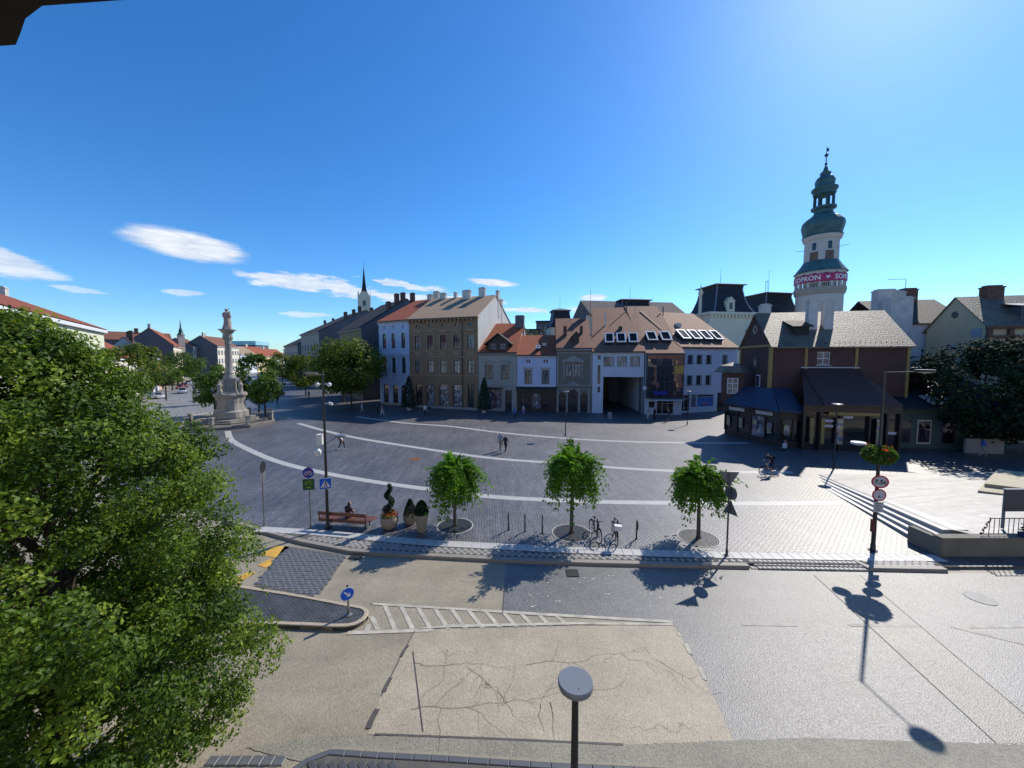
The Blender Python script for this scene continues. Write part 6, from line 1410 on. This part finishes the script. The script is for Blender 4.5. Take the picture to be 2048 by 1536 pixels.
# bicycle racks
for i, (x_, y_) in enumerate(((-.18, 18.84), (.67, 18.66), (1.55, 18.5), (4.25, 18.05), (5.2, 17.9), (6.15, 17.86))):
    lab = ['leftmost single bicycle rack loop', 'second bicycle rack loop from the left', 'third rack loop, nearest left of the middle tree', 'rack loop holding the left parked bicycle', 'rack loop holding the right parked bicycle', 'rightmost empty bicycle rack loop'][i]
    t = thing('bicycle_rack', lab, 'bicycle rack', (x_, y_, PZ), R(-6), 'bicycle racks by the kerb'); pr = .025
    MB().tube((0, 0, 0), (0, 0, .55), .038, .038, 8).tube((0, 0, 0), (0, 0, .015), .07, .07, 12).build('post', M_black, t, True)
    MB().path([(0, 0, .5), (0, .0, .9), (0, -.07, .96), (0, -.22, .9), (0, -.27, .76), (0, -.2, .58), (0, 0, .45)], .03, 7).build('loop', M_black, t, True)
# drains and lids
def drain(lab, x_, y_, w, d_, rz=0):
    t = thing('drain_grate', lab, 'drain grate', (x_, y_, .02), rz); MB().box(-w / 2, w / 2, -d_ / 2, d_ / 2, -.02, .002).build('pit', S_blk, t)
    b = MB().box(-w / 2 - .03, -w / 2, -d_ / 2, d_ / 2, -.01, .012).box(w / 2, w / 2 + .03, -d_ / 2, d_ / 2, -.01, .012).box(-w / 2 - .03, w / 2 + .03, -d_ / 2 - .03, -d_ / 2, -.01, .012).box(-w / 2 - .03, w / 2 + .03, d_ / 2, d_ / 2 + .03, -.01, .012); b.build('frame', M_iron, t)
    for k in range(7): MB().box(-w / 2 + (k + .3) * w / 7, -w / 2 + (k + .75) * w / 7, -d_ / 2, d_ / 2, .003, .011).build('bar', M_grate, t)
drain('iron drain grate in the road by the middle tree shadow', 2.54, 15.1, .44, .46); drain('iron drain grate at the kerb beside the sett ramp', -7.1, 16.38, .5, .34, R(-8))
t = MB().lathe([(.42, .012), (.42, .02), (.36, .021), (.02, .021)], 28, 17.63, 13.46).build('manhole_cover', mat('lid_pale', (.22, .22, .21), .55, .25, 3, fine=.2)); tag(t, 'pale round manhole cover in the road at right', 'manhole cover')
t = MB().lathe([(.5, PZ + .004), (.5, PZ + .014), (.43, PZ + .015), (.02, PZ + .015)], 24, -8.63, 32.63).build('manhole_cover', M_rust); tag(t, 'rust-orange round lid on the square', 'manhole cover')
t = MB().lathe([(.6, .13), (.6, .142), (.5, .143), (.02, .143)], 24, 28.3, 27.6).build('manhole_cover', M_grate); tag(t, 'grey round lid on the bright terrace paving', 'manhole cover')
for v in (t,): v.location.z = .05
# terrace railing, trough and board
t = thing('terrace_railing', 'black wrought iron railing with scroll end on the terrace wall', 'railing', (21.2, 16.4, .99))
MB().tube((.42, 0, .82), (7, 0, .82), .022, n=6).tube((0, 0, .1), (7, 0, .1), .018, n=6).build('rail', M_black, t)
for k in range(30): MB().tube((.42 + k * .22, 0, .0 if k % 6 == 0 else .1), (.42 + k * .22, 0, .82), .014, n=5).build('baluster', M_black, t)
sc = MB(); sc.path([(.42 - .34 * s + .07 * math.sin(s * 16), 0, .8 - .68 * s + .06 * math.cos(s * 16)) for s in np.linspace(0, 1, 26)], .016, 5)
for k in range(5): sc.ball((.36 - k * .075, 0, .66 - k * .13), .05, 6, 5, (1.2, .3, .8))
sc.build('scroll', M_black, t)
t = thing('flower_trough', 'dark blue trough with leafy plant hung on the terrace railing', 'planter', (23.4, 16.3, .99)); MB().extr_x([(-.18, -.02), (.1, -.02), (.14, .2), (-.22, .2)], -.45, .9).build('trough', mat('trough_blue', (.03, .035, .12), .5, .1, 2), t)
ballcloud(t, 'plant', lambda: np.array([random.gauss(.1, .22), random.gauss(-.05, .08), .3 + abs(random.gauss(0, .18))]), 600, .1, L_dark)
t = thing('notice_board', 'grey notice board on post behind the terrace railing', 'notice board', (23.55, 17.4, .88)); MB().box(-.04, .06, -.03, .03, 0, 1.9).box(1.5, 1.6, -.03, .03, 0, 1.9).build('post', M_lampgrey, t); MB().box(-.02, 1.6, -.05, .05, .85, 1.9).build('panel', mat('board_grey', (.07, .075, .085), .5, .1, 2), t); MB().box(-.06, 1.64, -.07, .07, 1.9, 1.94).build('cap', M_lampgrey, t)
t = thing('sandwich_board', 'small A-shaped board standing by the passage', 'sign board', (14.6, 55.3, PZ), R(10)); MB().extr_x([(-.3, 0), (-.26, 0), (.02, .95), (-.02, .95)], -.3, .3).build('panel', W_stone, t); MB().extr_x([(.26, 0), (.3, 0), (.02, .95), (-.02, .95)], -.3, .3).build('panel', W_stone, t)
# street lamps and signs on the left street
for lab, x_, y_, h in (('dark mast with arm on the left street near the cream house', -75, 80.4, 9.2), ('thin tall mast farther along the left street', -83.6, 100, 12.4)):
    t = thing('street_mast', lab, 'mast', (x_, y_, 0)); post(t, h, .14, .08); MB().tube((0, 0, h - .1), (-4, -2, h - .0), .06, .05, 6).build('arm', M_black, t); MB().ball((-4.1, -2.05, h - .1), .3, 8, 5, (1.6, 1, .4)).build('lamp_head', M_lampgrey, t)
t = thing('flower_mast_basket', 'dark flower basket hanging on the near left street mast', 'planter', (-75, 80.2, 0)); ballcloud(t, 'plant', lambda: np.array([random.gauss(0, .7), random.gauss(0, .7), 3.9 + random.gauss(0, .45)]), 500, .3, L_dark); MB().lathe([(.2, 3.2), (.9, 3.5), (.95, 3.7)], 10).build('basket', S_blk, t)
t = thing('parking_sign', 'round blue traffic sign on post by the left street', 'sign', (-66, 77, 0), R(-35)); post(t, 3.4, .05, .05, M_lampgrey); plate(t, 'round_sign', circ(.5), facing((0, -.1, 3.1), 0), S_navy)
t = thing('info_sign', 'blue framed information sign standing left of the column', 'sign', (-60, 74, 0), R(-35)); MB().path([(-.9, 0, 0), (-.9, 0, 3.4), (.9, 0, 3.4), (.9, 0, 0)], .06, 6).build('frame', S_navy, t); MB().box(-.8, .8, -.04, .04, 1.6, 3.0).build('panel', mat('panel_skyblue', (.18, .3, .5), .5, .1, 2), t)

# ================================================================== bicycles
def bicycle(name, label, loc, rz, lean=0, fm=None, basket=False, group=None):
    """faces -Y; rear hub at y .52, front hub at y -.53"""
    t = thing(name, label, 'bicycle', loc, rz, group); t.rotation_euler = (0, lean, rz); fm = fm or M_black; Rw = .335
    tyre = mat('tyre_rubber', (.02, .02, .02), .8, .1, 5); rim = mat('rim_alloy', (.45, .45, .46), .35, .1, 4, metallic=.8)
    for y_ in (-.53, .52):
        w = MB().torus((0, y_, Rw + .012), Rw, .024, 'x', 30, 7).build('wheel', tyre, t, True); MB().torus((0, y_, Rw + .012), Rw - .03, .012, 'x', 30, 5).tube((-.04, y_, Rw + .012), (.04, y_, Rw + .012), .025, n=8).build('rim', rim, w)
        b = MB()
        for k in range(14): a = k * 2 * math.pi / 14; b.tube((.02 * (-1) ** k, y_, Rw + .012), (0, y_ + (Rw - .03) * math.cos(a), Rw + .012 + (Rw - .03) * math.sin(a)), .0028, n=3)
        b.build('spokes', rim, w)
    hub = Rw + .012; bb = (0, .06, .3); st = (0, .24, .82); hd = (0, -.36, .86); hl = (0, -.41, .68)
    b = MB().tube(bb, st, .019, n=8).tube(bb, hl, .022, n=8).tube(st, hd, .018, n=8).tube(hd, hl, .02, n=8)
    for s in (-.035, .035): b.tube((s, .52, hub), (s * .6, .06, .3), .012, n=6); b.tube((s, .52, hub), (s * .6, .24, .8), .01, n=6)
    b.build('frame', fm, t, True)
    b = MB()
    for s in (-.045, .045): b.tube((s, -.53, hub), (s, -.42, .66), .013, n=6)
    b.tube((-.05, -.42, .67), (.05, -.42, .67), .02, n=6).build('fork', fm, t, True)
    MB().tube((0, -.36, .86), (0, -.35, 1.0), .015, n=6).path([(-.3, -.24, 1.05), (-.2, -.34, 1.02), (0, -.37, 1.0), (.2, -.34, 1.02), (.3, -.24, 1.05)], .014, 6).build('handlebar', M_black, t, True)
    MB().tube((0, .24, .82), (0, .27, .93), .014, n=6).ball((0, .27, .96), .13, 10, 6, (.62, 1.1, .28)).build('saddle', tyre, t, True)
    b = MB().torus((.05, .06, .3), .085, .01, 'x', 18, 5).tube((.07, .06, .3), (.07, .14, .16), .011, n=5).tube((-.07, .06, .3), (-.07, -.02, .44), .011, n=5).box(.07, .17, .1, .19, .145, .165).box(-.17, -.07, -.07, .02, .43, .45); b.build('crankset', M_grey_st, t)
    b = MB()
    for y_ in (-.53, .52):
        for k in range(7): a0, a1 = (.2 + k * .3), (.2 + (k + 1) * .3); b.tube((0, y_ + .385 * math.cos(a0), hub + .385 * math.sin(a0)), (0, y_ + .385 * math.cos(a1), hub + .385 * math.sin(a1)), .018, n=5)
    b.build('mudguard', fm, t)
    if basket: MB().box(-.17, .17, -.72, -.46, .8, 1.02).build('basket', F_white, t)
    return t
bicycle('bicycle', 'dark bicycle parked at the rack just right of the middle tree', (4.1, 17.95, PZ), R(8), R(5), None, False, 'parked bicycles')
bicycle('bicycle', 'black bicycle with white front box parked at the second right rack', (5.02, 17.75, PZ), R(-6), R(4), None, True, 'parked bicycles')
bicycle('bicycle', 'bicycle ridden across the bright square by a dark-clothed rider', (19.75, 28.05, PZ), R(-86))

# ================================================================== people
SK = mat('skin', (.5, .3, .22), .6, .06, 5); H_dk = mat('hair_dark', (.03, .02, .015), .6, .2, 8); H_wh = mat('hair_white', (.6, .58, .55), .6, .1, 8); H_bl = mat('hair_blond', (.4, .29, .13), .6, .15, 8)
def cloth(name, col): return mat('cloth_' + name, col, .85, .15, 6, fine=.1)
CL = dict(white=cloth('white', (.62, .62, .64)), grey=cloth('grey', (.36, .37, .4)), navy=cloth('navy', (.02, .03, .06)), black=cloth('black', (.012, .012, .015)), blue=cloth('blue', (.12, .18, .5)), jeans=cloth('jeans', (.05, .07, .13)), purple=cloth('purple', (.22, .17, .4)), red=cloth('red', (.4, .03, .04)), pink=cloth('pink', (.5, .22, .22)), sand=cloth('sand', (.35, .3, .22)), shoe=cloth('shoe', (.03, .03, .03)), wshoe=cloth('wshoe', (.55, .55, .55)), plum=cloth('plum', (.045, .022, .028)))
STAND = dict(pel=(0, 0, .94), spi=(0, .01, 1.13), che=(0, 0, 1.34), nec=(0, 0, 1.49), hd1=(0, -.015, 1.565), hd2=(0, -.012, 1.64), hd3=(0, .0, 1.71), nos=(0, -.115, 1.615),
             shL=(.175, 0, 1.42), elL=(.225, .02, 1.14), wrL=(.235, -.06, .9), haL=(.235, -.09, .82), shR=(-.175, 0, 1.42), elR=(-.225, .02, 1.14), wrR=(-.235, -.06, .9), haR=(-.235, -.09, .82),
             hiL=(.09, 0, .9), knL=(.1, -.03, .5), anL=(.1, .02, .09), toL=(.11, -.15, .035), hiR=(-.09, 0, .9), knR=(-.1, -.03, .5), anR=(-.1, .02, .09), toR=(-.11, -.15, .035))
WALK = dict(STAND, knL=(.1, -.2, .53), anL=(.1, -.26, .1), toL=(.1, -.42, .06), knR=(-.1, .05, .5), anR=(-.1, .3, .15), toR=(-.1, .2, .03), elL=(.23, .14, 1.16), wrL=(.24, .16, .92), haL=(.24, .15, .84), elR=(-.23, -.1, 1.15), wrR=(-.22, -.24, .96), haR=(-.21, -.29, .9))
SIT = dict(STAND, pel=(0, 0, .55), spi=(0, .03, .75), che=(0, -.02, .96), nec=(0, -.06, 1.1), hd1=(0, -.1, 1.17), hd2=(0, -.115, 1.245), hd3=(0, -.1, 1.31), nos=(0, -.22, 1.2), shL=(.175, -.03, 1.03), elL=(.22, -.08, .78), wrL=(.13, -.3, .72), haL=(.09, -.36, .72), shR=(-.175, -.03, 1.03), elR=(-.22, -.08, .78), wrR=(-.13, -.3, .72), haR=(-.09, -.36, .73),
           hiL=(.09, -.02, .53), knL=(.12, -.44, .52), anL=(.12, -.46, .09), toL=(.12, -.62, .035), hiR=(-.09, -.02, .53), knR=(-.12, -.44, .52), anR=(-.12, -.42, .09), toR=(-.12, -.58, .035))
RIDE = dict(STAND, pel=(0, .26, 1.02), spi=(0, .14, 1.17), che=(0, -.03, 1.34), nec=(0, -.13, 1.46), hd1=(0, -.18, 1.53), hd2=(0, -.19, 1.6), hd3=(0, -.17, 1.68), nos=(0, -.3, 1.57), shL=(.175, -.06, 1.4), elL=(.25, -.16, 1.2), wrL=(.28, -.26, 1.1), haL=(.28, -.31, 1.07), shR=(-.175, -.06, 1.4), elR=(-.25, -.16, 1.2), wrR=(-.28, -.26, 1.1), haR=(-.28, -.31, 1.07),
            hiL=(.09, .24, .98), knL=(.12, -.1, .66), anL=(.12, .12, .25), toL=(.12, -.02, .19), hiR=(-.09, .24, .98), knR=(-.12, -.18, .9), anR=(-.12, -.02, .53), toR=(-.12, -.15, .47))
RAD = dict(pel=.135, spi=.125, che=.14, nec=.058, hd1=.078, hd2=.098, hd3=.062, nos=.016, sh=.068, el=.048, wr=.033, ha=.036, hi=.1, kn=.066, an=.042, to=.034)
SEG = [('pel', 'spi', 'top'), ('spi', 'che', 'top'), ('che', 'nec', 'top'), ('nec', 'hd1', 'skin'), ('hd1', 'hd2', 'head'), ('hd2', 'hd3', 'hair'), ('hd1', 'nos', 'skin')]
for s_ in 'LR': SEG += [('che', 'sh' + s_, 'top'), ('sh' + s_, 'el' + s_, 'slv'), ('el' + s_, 'wr' + s_, 'arm'), ('wr' + s_, 'ha' + s_, 'skin'), ('pel', 'hi' + s_, 'leg'), ('hi' + s_, 'kn' + s_, 'leg'), ('kn' + s_, 'an' + s_, 'shin'), ('an' + s_, 'to' + s_, 'shoe')]
def person(label, loc, rz, pose, top, leg, hair=None, sleeve=None, shin=None, shoe=None, h=1.72, group=None, skirt=None, fat=1.0):
    J = {k: Vector(v) for k, v in pose.items()}; R_ = {k: RAD.get(k, RAD.get(k[:2], .05)) * fat for k in J}
    seg = list(SEG)
    for s_ in 'LR':     # five separate fingers, thumb from the side of the palm
        d = (J['ha' + s_] - J['wr' + s_]).normalized(); side = d.cross(Vector((0, 0, 1)) if abs(d.z) < .9 else Vector((0, 1, 0))).normalized(); pal = d.cross(side)
        for k, (o_, ln) in enumerate(((-.03, .055), (-.01, .075), (.01, .07), (.03, .06))):
            a, b_ = 'f%d%s' % (k, s_), 'g%d%s' % (k, s_); J[a] = J['ha' + s_] + side * o_ + d * .035; J[b_] = J[a] + d * ln * .8 + pal * .025; R_[a] = .012; R_[b_] = .008; seg += [('ha' + s_, a, 'skin'), (a, b_, 'skin')]
        a = 't' + s_; J[a] = J['ha' + s_] - side * .055 + d * .012 + pal * .02; R_[a] = .011; seg.append(('ha' + s_, a, 'skin'))
    keys = list(J); idx = {k: i for i, k in enumerate(keys)}
    me = bpy.data.meshes.new('sk'); me.from_pydata([J[k] for k in keys], [(idx[a], idx[b_]) for a, b_, _ in seg], [])
    o = bpy.data.objects.new('sk', me); COL.objects.link(o)
    m = o.modifiers.new('Skin', 'SKIN'); m.use_smooth_shade = True; sv = me.skin_vertices[0].data
    for k in keys: sv[idx[k]].radius = (R_[k], R_[k] * (.82 if k in ('che', 'spi', 'pel') else 1)); sv[idx[k]].use_root = (k == 'pel')
    o.modifiers.new('Sub', 'SUBSURF').levels = 1
    dg = bpy.context.evaluated_depsgraph_get(); em = bpy.data.meshes.new_from_object(o.evaluated_get(dg)); bpy.data.objects.remove(o); bpy.data.meshes.remove(me)
    em.name = 'person'; reg = dict(top=top, slv=sleeve or top, arm=(sleeve and SK) or SK if sleeve is not None else top, leg=leg, shin=shin or leg, shoe=shoe or CL['shoe'], skin=SK, head=SK, hair=hair or H_dk)
    mats_ = list({id(v): v for v in reg.values()}.values()); em.materials.clear()
    for m_ in mats_: em.materials.append(m_)
    n = len(em.polygons); C = np.empty(n * 3); em.polygons.foreach_get('center', C); C = C.reshape(-1, 3)
    best = np.full(n, 1e9); who = np.zeros(n, int)
    rl = list(reg)
    for a, b_, r in seg:
        p, q = np.array(J[a]), np.array(J[b_]); dd = q - p; tt_ = np.clip(((C - p) @ dd) / (dd @ dd + 1e-9), 0, 1); ds = np.linalg.norm(C - (p + tt_[:, None] * dd), axis=1) - .5 * (R_[a] + R_[b_])
        w = ds < best; best[w] = ds[w]; who[w] = rl.index(r)
    hc = np.array(J['hd2']); hm = (who == rl.index('head')) & ((C[:, 1] > hc[1] + .02) | (C[:, 2] > hc[2] + .02)); who[hm] = rl.index('hair')
    mi = np.array([[id(x) for x in mats_].index(id(reg[r])) for r in rl])[who]; em.polygons.foreach_set('material_index', mi.astype(np.int32))
    p = bpy.data.objects.new('person', em); COL.objects.link(p); p.location = loc; p.rotation_euler = (0, 0, rz); p.scale = (h / 1.72,) * 3; tag(p, label, 'person', group)
    if skirt: MB().lathe([(.2, .5), (.21, .55), (.17, .85), (.14, 1.02), (.13, 1.03)], 16).build('skirt', skirt, p, True)
    for s_ in (-1, 1): MB().ball((s_ * .032 + J['hd2'].x, J['hd2'].y - .088, J['hd2'].z - .005), .012, 6, 4).build('eye', S_blk, p)
    return p
person('person in pale shirt and cap walking away across the square', (-1.12, 35.45, PZ), R(165), WALK, CL['grey'], CL['sand'], H_wh, CL['grey'], None, None, 1.84, 'couple crossing the square', None, 1.15)
person('person in dark clothes walking beside the one in pale shirt', (-.62, 34.95, PZ), R(150), WALK, CL['navy'], CL['black'], H_bl, CL['navy'], None, CL['wshoe'], 1.66, 'couple crossing the square', None, 1.1)
person('person in white shirt and dark trousers walking behind the tall mast', (-16.75, 36.1, PZ), R(75), WALK, CL['white'], CL['black'], H_dk, CL['white'], None, CL['wshoe'], 1.78)
bp = thing('backpack', 'red backpack on the person walking behind the mast', 'backpack', (-16.75, 36.1, PZ), R(75)); MB().ball((0, .22, 1.25), .2, 12, 8, (.85, .55, 1.35)).build('bag', CL['red'], bp, True); MB().tube((.1, .1, 1.46), (.1, -.1, 1.4), .02, n=5).tube((-.1, .1, 1.46), (-.1, -.1, 1.4), .02, n=5).build('strap', CL['red'], bp)
person('person in dark top sitting on the wooden bench', (-8.72, 19.3, PZ - .03), R(160), SIT, CL['plum'], CL['jeans'], H_dk, None, None, None, 1.72)
person('dark-clothed rider on the bicycle crossing the bright square', (19.75, 28.05, PZ), R(-86), RIDE, CL['black'], CL['navy'], H_dk, CL['black'], SK, CL['wshoe'], 1.72)
bp = thing('backpack', 'dark backpack worn by the bicycle rider', 'backpack', (19.75, 28.05, PZ), R(-86)); MB().ball((0, .27, 1.36), .17, 12, 8, (.8, .6, 1.2)).build('bag', CL['black'], bp, True); MB().tube((.1, .15, 1.5), (.12, -.1, 1.42), .018, n=5).build('strap', CL['grey'], bp)
sh_ = 'passers-by in the building shade'
for a in (('person in bright blue shirt standing in shade before the white house', (.4, 54.6, PZ), R(200), STAND, CL['blue'], CL['jeans'], H_dk, CL['blue']), ('person in white top and purple skirt walking by the dark shopfront', (1.8, 58.0, PZ), R(110), WALK, CL['white'], CL['purple'], H_bl, CL['white'], None, None, 1.66, sh_, CL['purple']),
          ('person in white shirt by the brown house shop windows', (-13.6, 57.9, PZ), R(30), STAND, CL['white'], CL['black'], H_dk, CL['white']), ('person in dark top beside the one in white near the brown house', (-13.0, 58.2, PZ), R(-40), STAND, CL['navy'], CL['jeans'], H_dk, None),
          ('person in pale shirt walking in shade below the yellow-green tree', (-24.3, 59.9, PZ), R(100), WALK, CL['white'], CL['sand'], H_dk, CL['white']), ('person in pink top walking left of the brown house', (-20.2, 57.5, PZ), R(95), WALK, CL['pink'], CL['white'], H_dk, CL['pink']), ('person in black walking next to the one in pink', (-21.0, 57.9, PZ), R(95), WALK, CL['black'], CL['black'], H_dk, None),
          ('left of three people walking below the glass bay', (19.9, 54.0, PZ), R(-70), WALK, CL['sand'], CL['white'], H_dk, CL['sand']), ('middle of three people below the glass bay, in black', (20.8, 53.9, PZ), R(-70), STAND, CL['black'], CL['black'], H_dk, None), ('right of three people below the glass bay, in dark shorts', (22.2, 52.4, PZ), R(-80), WALK, CL['navy'], CL['jeans'], H_dk, CL['navy'], SK),
          ('person in black with white bag in front of the corner shop', (26.3, 35.6, PZ), R(80), STAND, CL['black'], CL['navy'], H_dk, CL['black']), ('person in dark clothes standing by the green shop', (43.6, 35.0, .13), R(10), STAND, CL['black'], CL['black'], H_dk, None), ('person in blue shirt and pale trousers walking by the dark tree', (42.6, 33.2, .13), R(60), WALK, CL['blue'], CL['sand'], H_dk, CL['blue']),
          ('person in red top in the far street group', (-72.8, 116, PZ), R(20), STAND, CL['red'], CL['jeans'], H_dk, CL['red']), ('person in white in the far street group', (-74.6, 117, PZ), R(20), STAND, CL['white'], CL['jeans'], H_dk, CL['white']), ('person in dark top in the far street group', (-71.0, 116, PZ), R(20), STAND, CL['navy'], CL['jeans'], H_dk, None),
          ('person in dark coat walking right of the column fence', (-45.6, 72, PZ), R(40), WALK, CL['black'], CL['jeans'], H_dk, None), ('person in grey walking below the second yellow tree', (-46.0, 84, PZ), R(40), WALK, CL['grey'], CL['black'], H_dk, None)):
    a = list(a) + [None] * (13 - len(a)); a[10] = a[10] or 1.74; a[11] = a[11] or sh_
    if len(a) > 12: person(*a[:10], a[10], a[11], a[12])
bg_ = thing('shopping_bag', 'white shopping bag carried in front of the corner shop', 'bag', (26.2, 35.3, PZ), R(20)); MB().prism([(-.2, -.08), (.2, -.08), (.2, .08), (-.2, .08)], .35, .8).build('bag', CL['white'], bg_); MB().path([(-.1, 0, .8), (-.06, 0, .95), (.06, 0, .95), (.1, 0, .8)], .01, 4).build('handle', CL['white'], bg_)

# ================================================================== cars on the left street
def car(label, loc, rz, col, kind='hatch', group='cars on the left street'):
    t = thing('parked_car', label, 'van' if kind == 'van' else 'car', loc, rz, group); pm = mat('car_paint_' + label.split()[0], col, .3, .05, 1, spec=.5, coat=.8); Lh = 2.35 if kind == 'van' else 2.1; w = .88
    zr = {'hatch': 1.46, 'van': 1.95, 'suv': 1.68}[kind]; hood = {'hatch': .88, 'van': 1.05, 'suv': 1.02}[kind]
    side = [(-Lh, .32), (-Lh + .04, .62), (-Lh + .15, hood - .1), (-Lh * .52, hood), (Lh * .8, hood + .02), (Lh - .05, hood - .06), (Lh, .5), (Lh - .05, .3)]
    b = MB(); n = len(side); rows = []
    for y_, k in ((-w, .0), (-w * .93, .06), (w * .93, .06), (w, .0)):
        rows.append([(x_ * (1 - (.0 if abs(y_) < w else .012)), y_, z_ if abs(y_) < w or z_ < .5 else z_ - .05) for x_, z_ in side])
    b._add(sum(rows, []), [tuple(range(n)), tuple(range(3 * n, 4 * n))[::-1]] + [(r * n + i, r * n + (i + 1) % n, (r + 1) * n + (i + 1) % n, (r + 1) * n + i) for r in range(3) for i in range(n)])
    body = b.build('body', pm, t, True)
    f0, f1 = (-Lh * .5, -Lh * .18) if kind != 'van' else (-Lh * .62, -Lh * .4); r0, r1 = (Lh * .55, Lh * .84) if kind == 'hatch' else (Lh * .8, Lh * .92)
    cab = MB(); wt = w * .8
    cab._add([(f0, -w * .93, hood - .02), (r1, -w * .93, hood - .02), (r1, w * .93, hood - .02), (f0, w * .93, hood - .02), (f1, -wt, zr), (r0, -wt, zr), (r0, wt, zr), (f1, wt, zr)], [(4, 5, 6, 7), (0, 1, 5, 4), (1, 2, 6, 5), (2, 3, 7, 6), (3, 0, 4, 7)]); cab.build('cabin', pm, t)
    def lerp3(a, c, f): return tuple(p + (q - p) * f for p, q in zip(a, c))
    def glassq(a, c, d_, e, nm='side_window', off=(0, 0, 0)):
        cen = tuple(sum(v) / 4 for v in zip(a, c, d_, e)); P = [tuple(q + o_ for q, o_ in zip(lerp3(p, cen, .13), off)) for p in (a, c, d_, e)]; MB().poly(P).build(nm, G_dark, t)
    for s in (-1, 1):
        A0, A1, B1, B0 = (f0, s * w * .93, hood), (r1, s * w * .93, hood), (r0, s * wt, zr), (f1, s * wt, zr); m0, m1 = lerp3(A0, A1, .5), lerp3(B0, B1, .45)
        glassq(A0, m0, m1, B0, 'side_window', (0, s * .012, .004)); glassq(m0, A1, B1, m1, 'side_window', (0, s * .012, .004))
    glassq((f0, -w * .9, hood), (f0, w * .9, hood), (f1, wt, zr), (f1, -wt, zr), 'windscreen', (-.012, 0, .01)); glassq((r1, -w * .9, hood), (r1, w * .9, hood), (r0, wt, zr), (r0, -wt, zr), 'rear_window', (.012, 0, .01))
    for x_ in (-Lh * .64, Lh * .62):
        for s in (-1, 1):
            wh = MB().tube((x_, s * (w - .18), .33), (x_, s * (w + .015), .33), .33, .33, 18).build('wheel', mat('tyre_rubber', (.02, .02, .02), .8, .1, 5), t, True); MB().tube((x_, s * (w + .016), .33), (x_, s * (w + .022), .33), .2, .2, 14).build('rim', M_grey_st, wh)
    for s in (-1, 1): MB().ball((-Lh + .08, s * .62, .68), .14, 8, 6, (.5, 1.2, .7)).build('headlight', S_white, t, True); MB().box(Lh - .06, Lh + .012, s * .78 - .1, s * .78 + .1, .62, .85).build('tail_light', S_red, t)
    MB().box(-Lh - .012, -Lh + .03, -.26, .26, .42, .53).build('number_plate', S_white, t)
    return t
st_a = math.atan2(.795, -.606)
car('red hatchback parked on the left street', (-100.5, 112.5, .01), st_a, (.3, .02, .02)); car('dark-red car parked behind the red hatchback', (-104.5, 118.5, .01), st_a, (.2, .025, .03)); car('white car parked behind the two red cars', (-111.5, 128, .01), st_a, (.6, .6, .6), 'suv')
car('navy blue van beyond the white parked car', (-112.5, 140, .01), st_a, (.03, .05, .15), 'van'); car('black car crossing left of the column', (-66.5, 80.5, .01), R(8), (.02, .022, .025), 'suv'); car('silver car driving behind the foreground tree', (-81, 84.5, .01), R(160), (.4, .41, .43))
car('pale white car half hidden by leaves near the mast', (-87, 98, .01), st_a, (.55, .56, .58)); car('anthracite car partly behind the foreground tree', (-62, 58, .01), R(170), (.06, .065, .07)); car('small white-grey car far along the street', (-113, 160, .01), st_a, (.5, .5, .52)); car('maroon car far along the street by the trees', (-118, 164, .01), st_a, (.25, .03, .03))

# ================================================================== eave of the house the view is taken from
t = thing('roof_eave', 'dark jagged roof edge overhanging the top left corner', 'eave', (0, 0, 0)); E_dk = mat('eave_tile', (.016, .01, .008), .85, .3, 6, fine=.2)
MB().prism([(-4.5, 2.3), (-2.6, 1.74), (-2.2, 1.6), (-2.05, 1.565), (-1.97, 1.515), (-1.9, 1.51), (-1.8, 1.45), (-1.72, 1.4), (-1.6, 1.352), (-1.21, 1.325), (1.2, 1.2), (1.2, .2), (-4.5, .2)], 10.2, 10.28).build('eave_board', E_dk, t)
MB().prism([(-4.5, .9), (1.2, .9), (1.2, .6), (-4.5, .6)], 10.05, 10.2).build('rafter_plate', E_dk, t)
for k in range(9): MB().box(-3.9 + k * .62, -3.8 + k * .62, .2, 1.15, 10.1, 10.199).build('rafter', E_dk, t)

# ================================================================== sunlit houses on the near side of the street, behind the viewpoint (seen mirrored in the panes opposite)
x0 = -50
for k, (w_, h_, wm, rm, lab) in enumerate(((18, 13, W_lcream, T_red, 'cream house behind the viewpoint, far left'), (16, 12, W_yel, T_rust, 'yellow house behind the viewpoint, left of the window'), (22, 14, W_lcream, T_red, 'house the view is taken from'), (15, 12.5, W_white, T_red, 'white house behind the viewpoint, right of the window'), (14, 9.6, W_lcream, T_red, 'lower cream house behind the viewpoint, right'), (9, 8.6, W_yel, T_red, 'bright yellow house behind the viewpoint, far right'), (12, 8.8, W_white, T_red, 'lower white house behind the viewpoint, far right'), (22, 11, W_pink, T_rust, 'pink house behind the viewpoint, rightmost'))):
    t = thing('town_house', lab, 'house', (x0 + w_, -.75, 0), math.pi, 'houses on the near side'); n = int(w_ / 3.2)
    holes = [(w_ * (i + .5) / n - .6, w_ * (i + .5) / n + .6, z, z + 2.1) for i in range(n) for z in (4.6, 8.2)]
    wall_front(t, w_ - .03, 0, h_, holes, wm); shell(t, w_ - .03, 12, 6, h_, h_ + 4, wm)
    for h in holes: window(t, *h, F_white, G_dark, 1, (.66,), surround=W_white, sw=.14)
    gable_roof(t, w_, 6, h_ + .05, h_ + 4.5, rm, .35, .0)
    x0 += w_
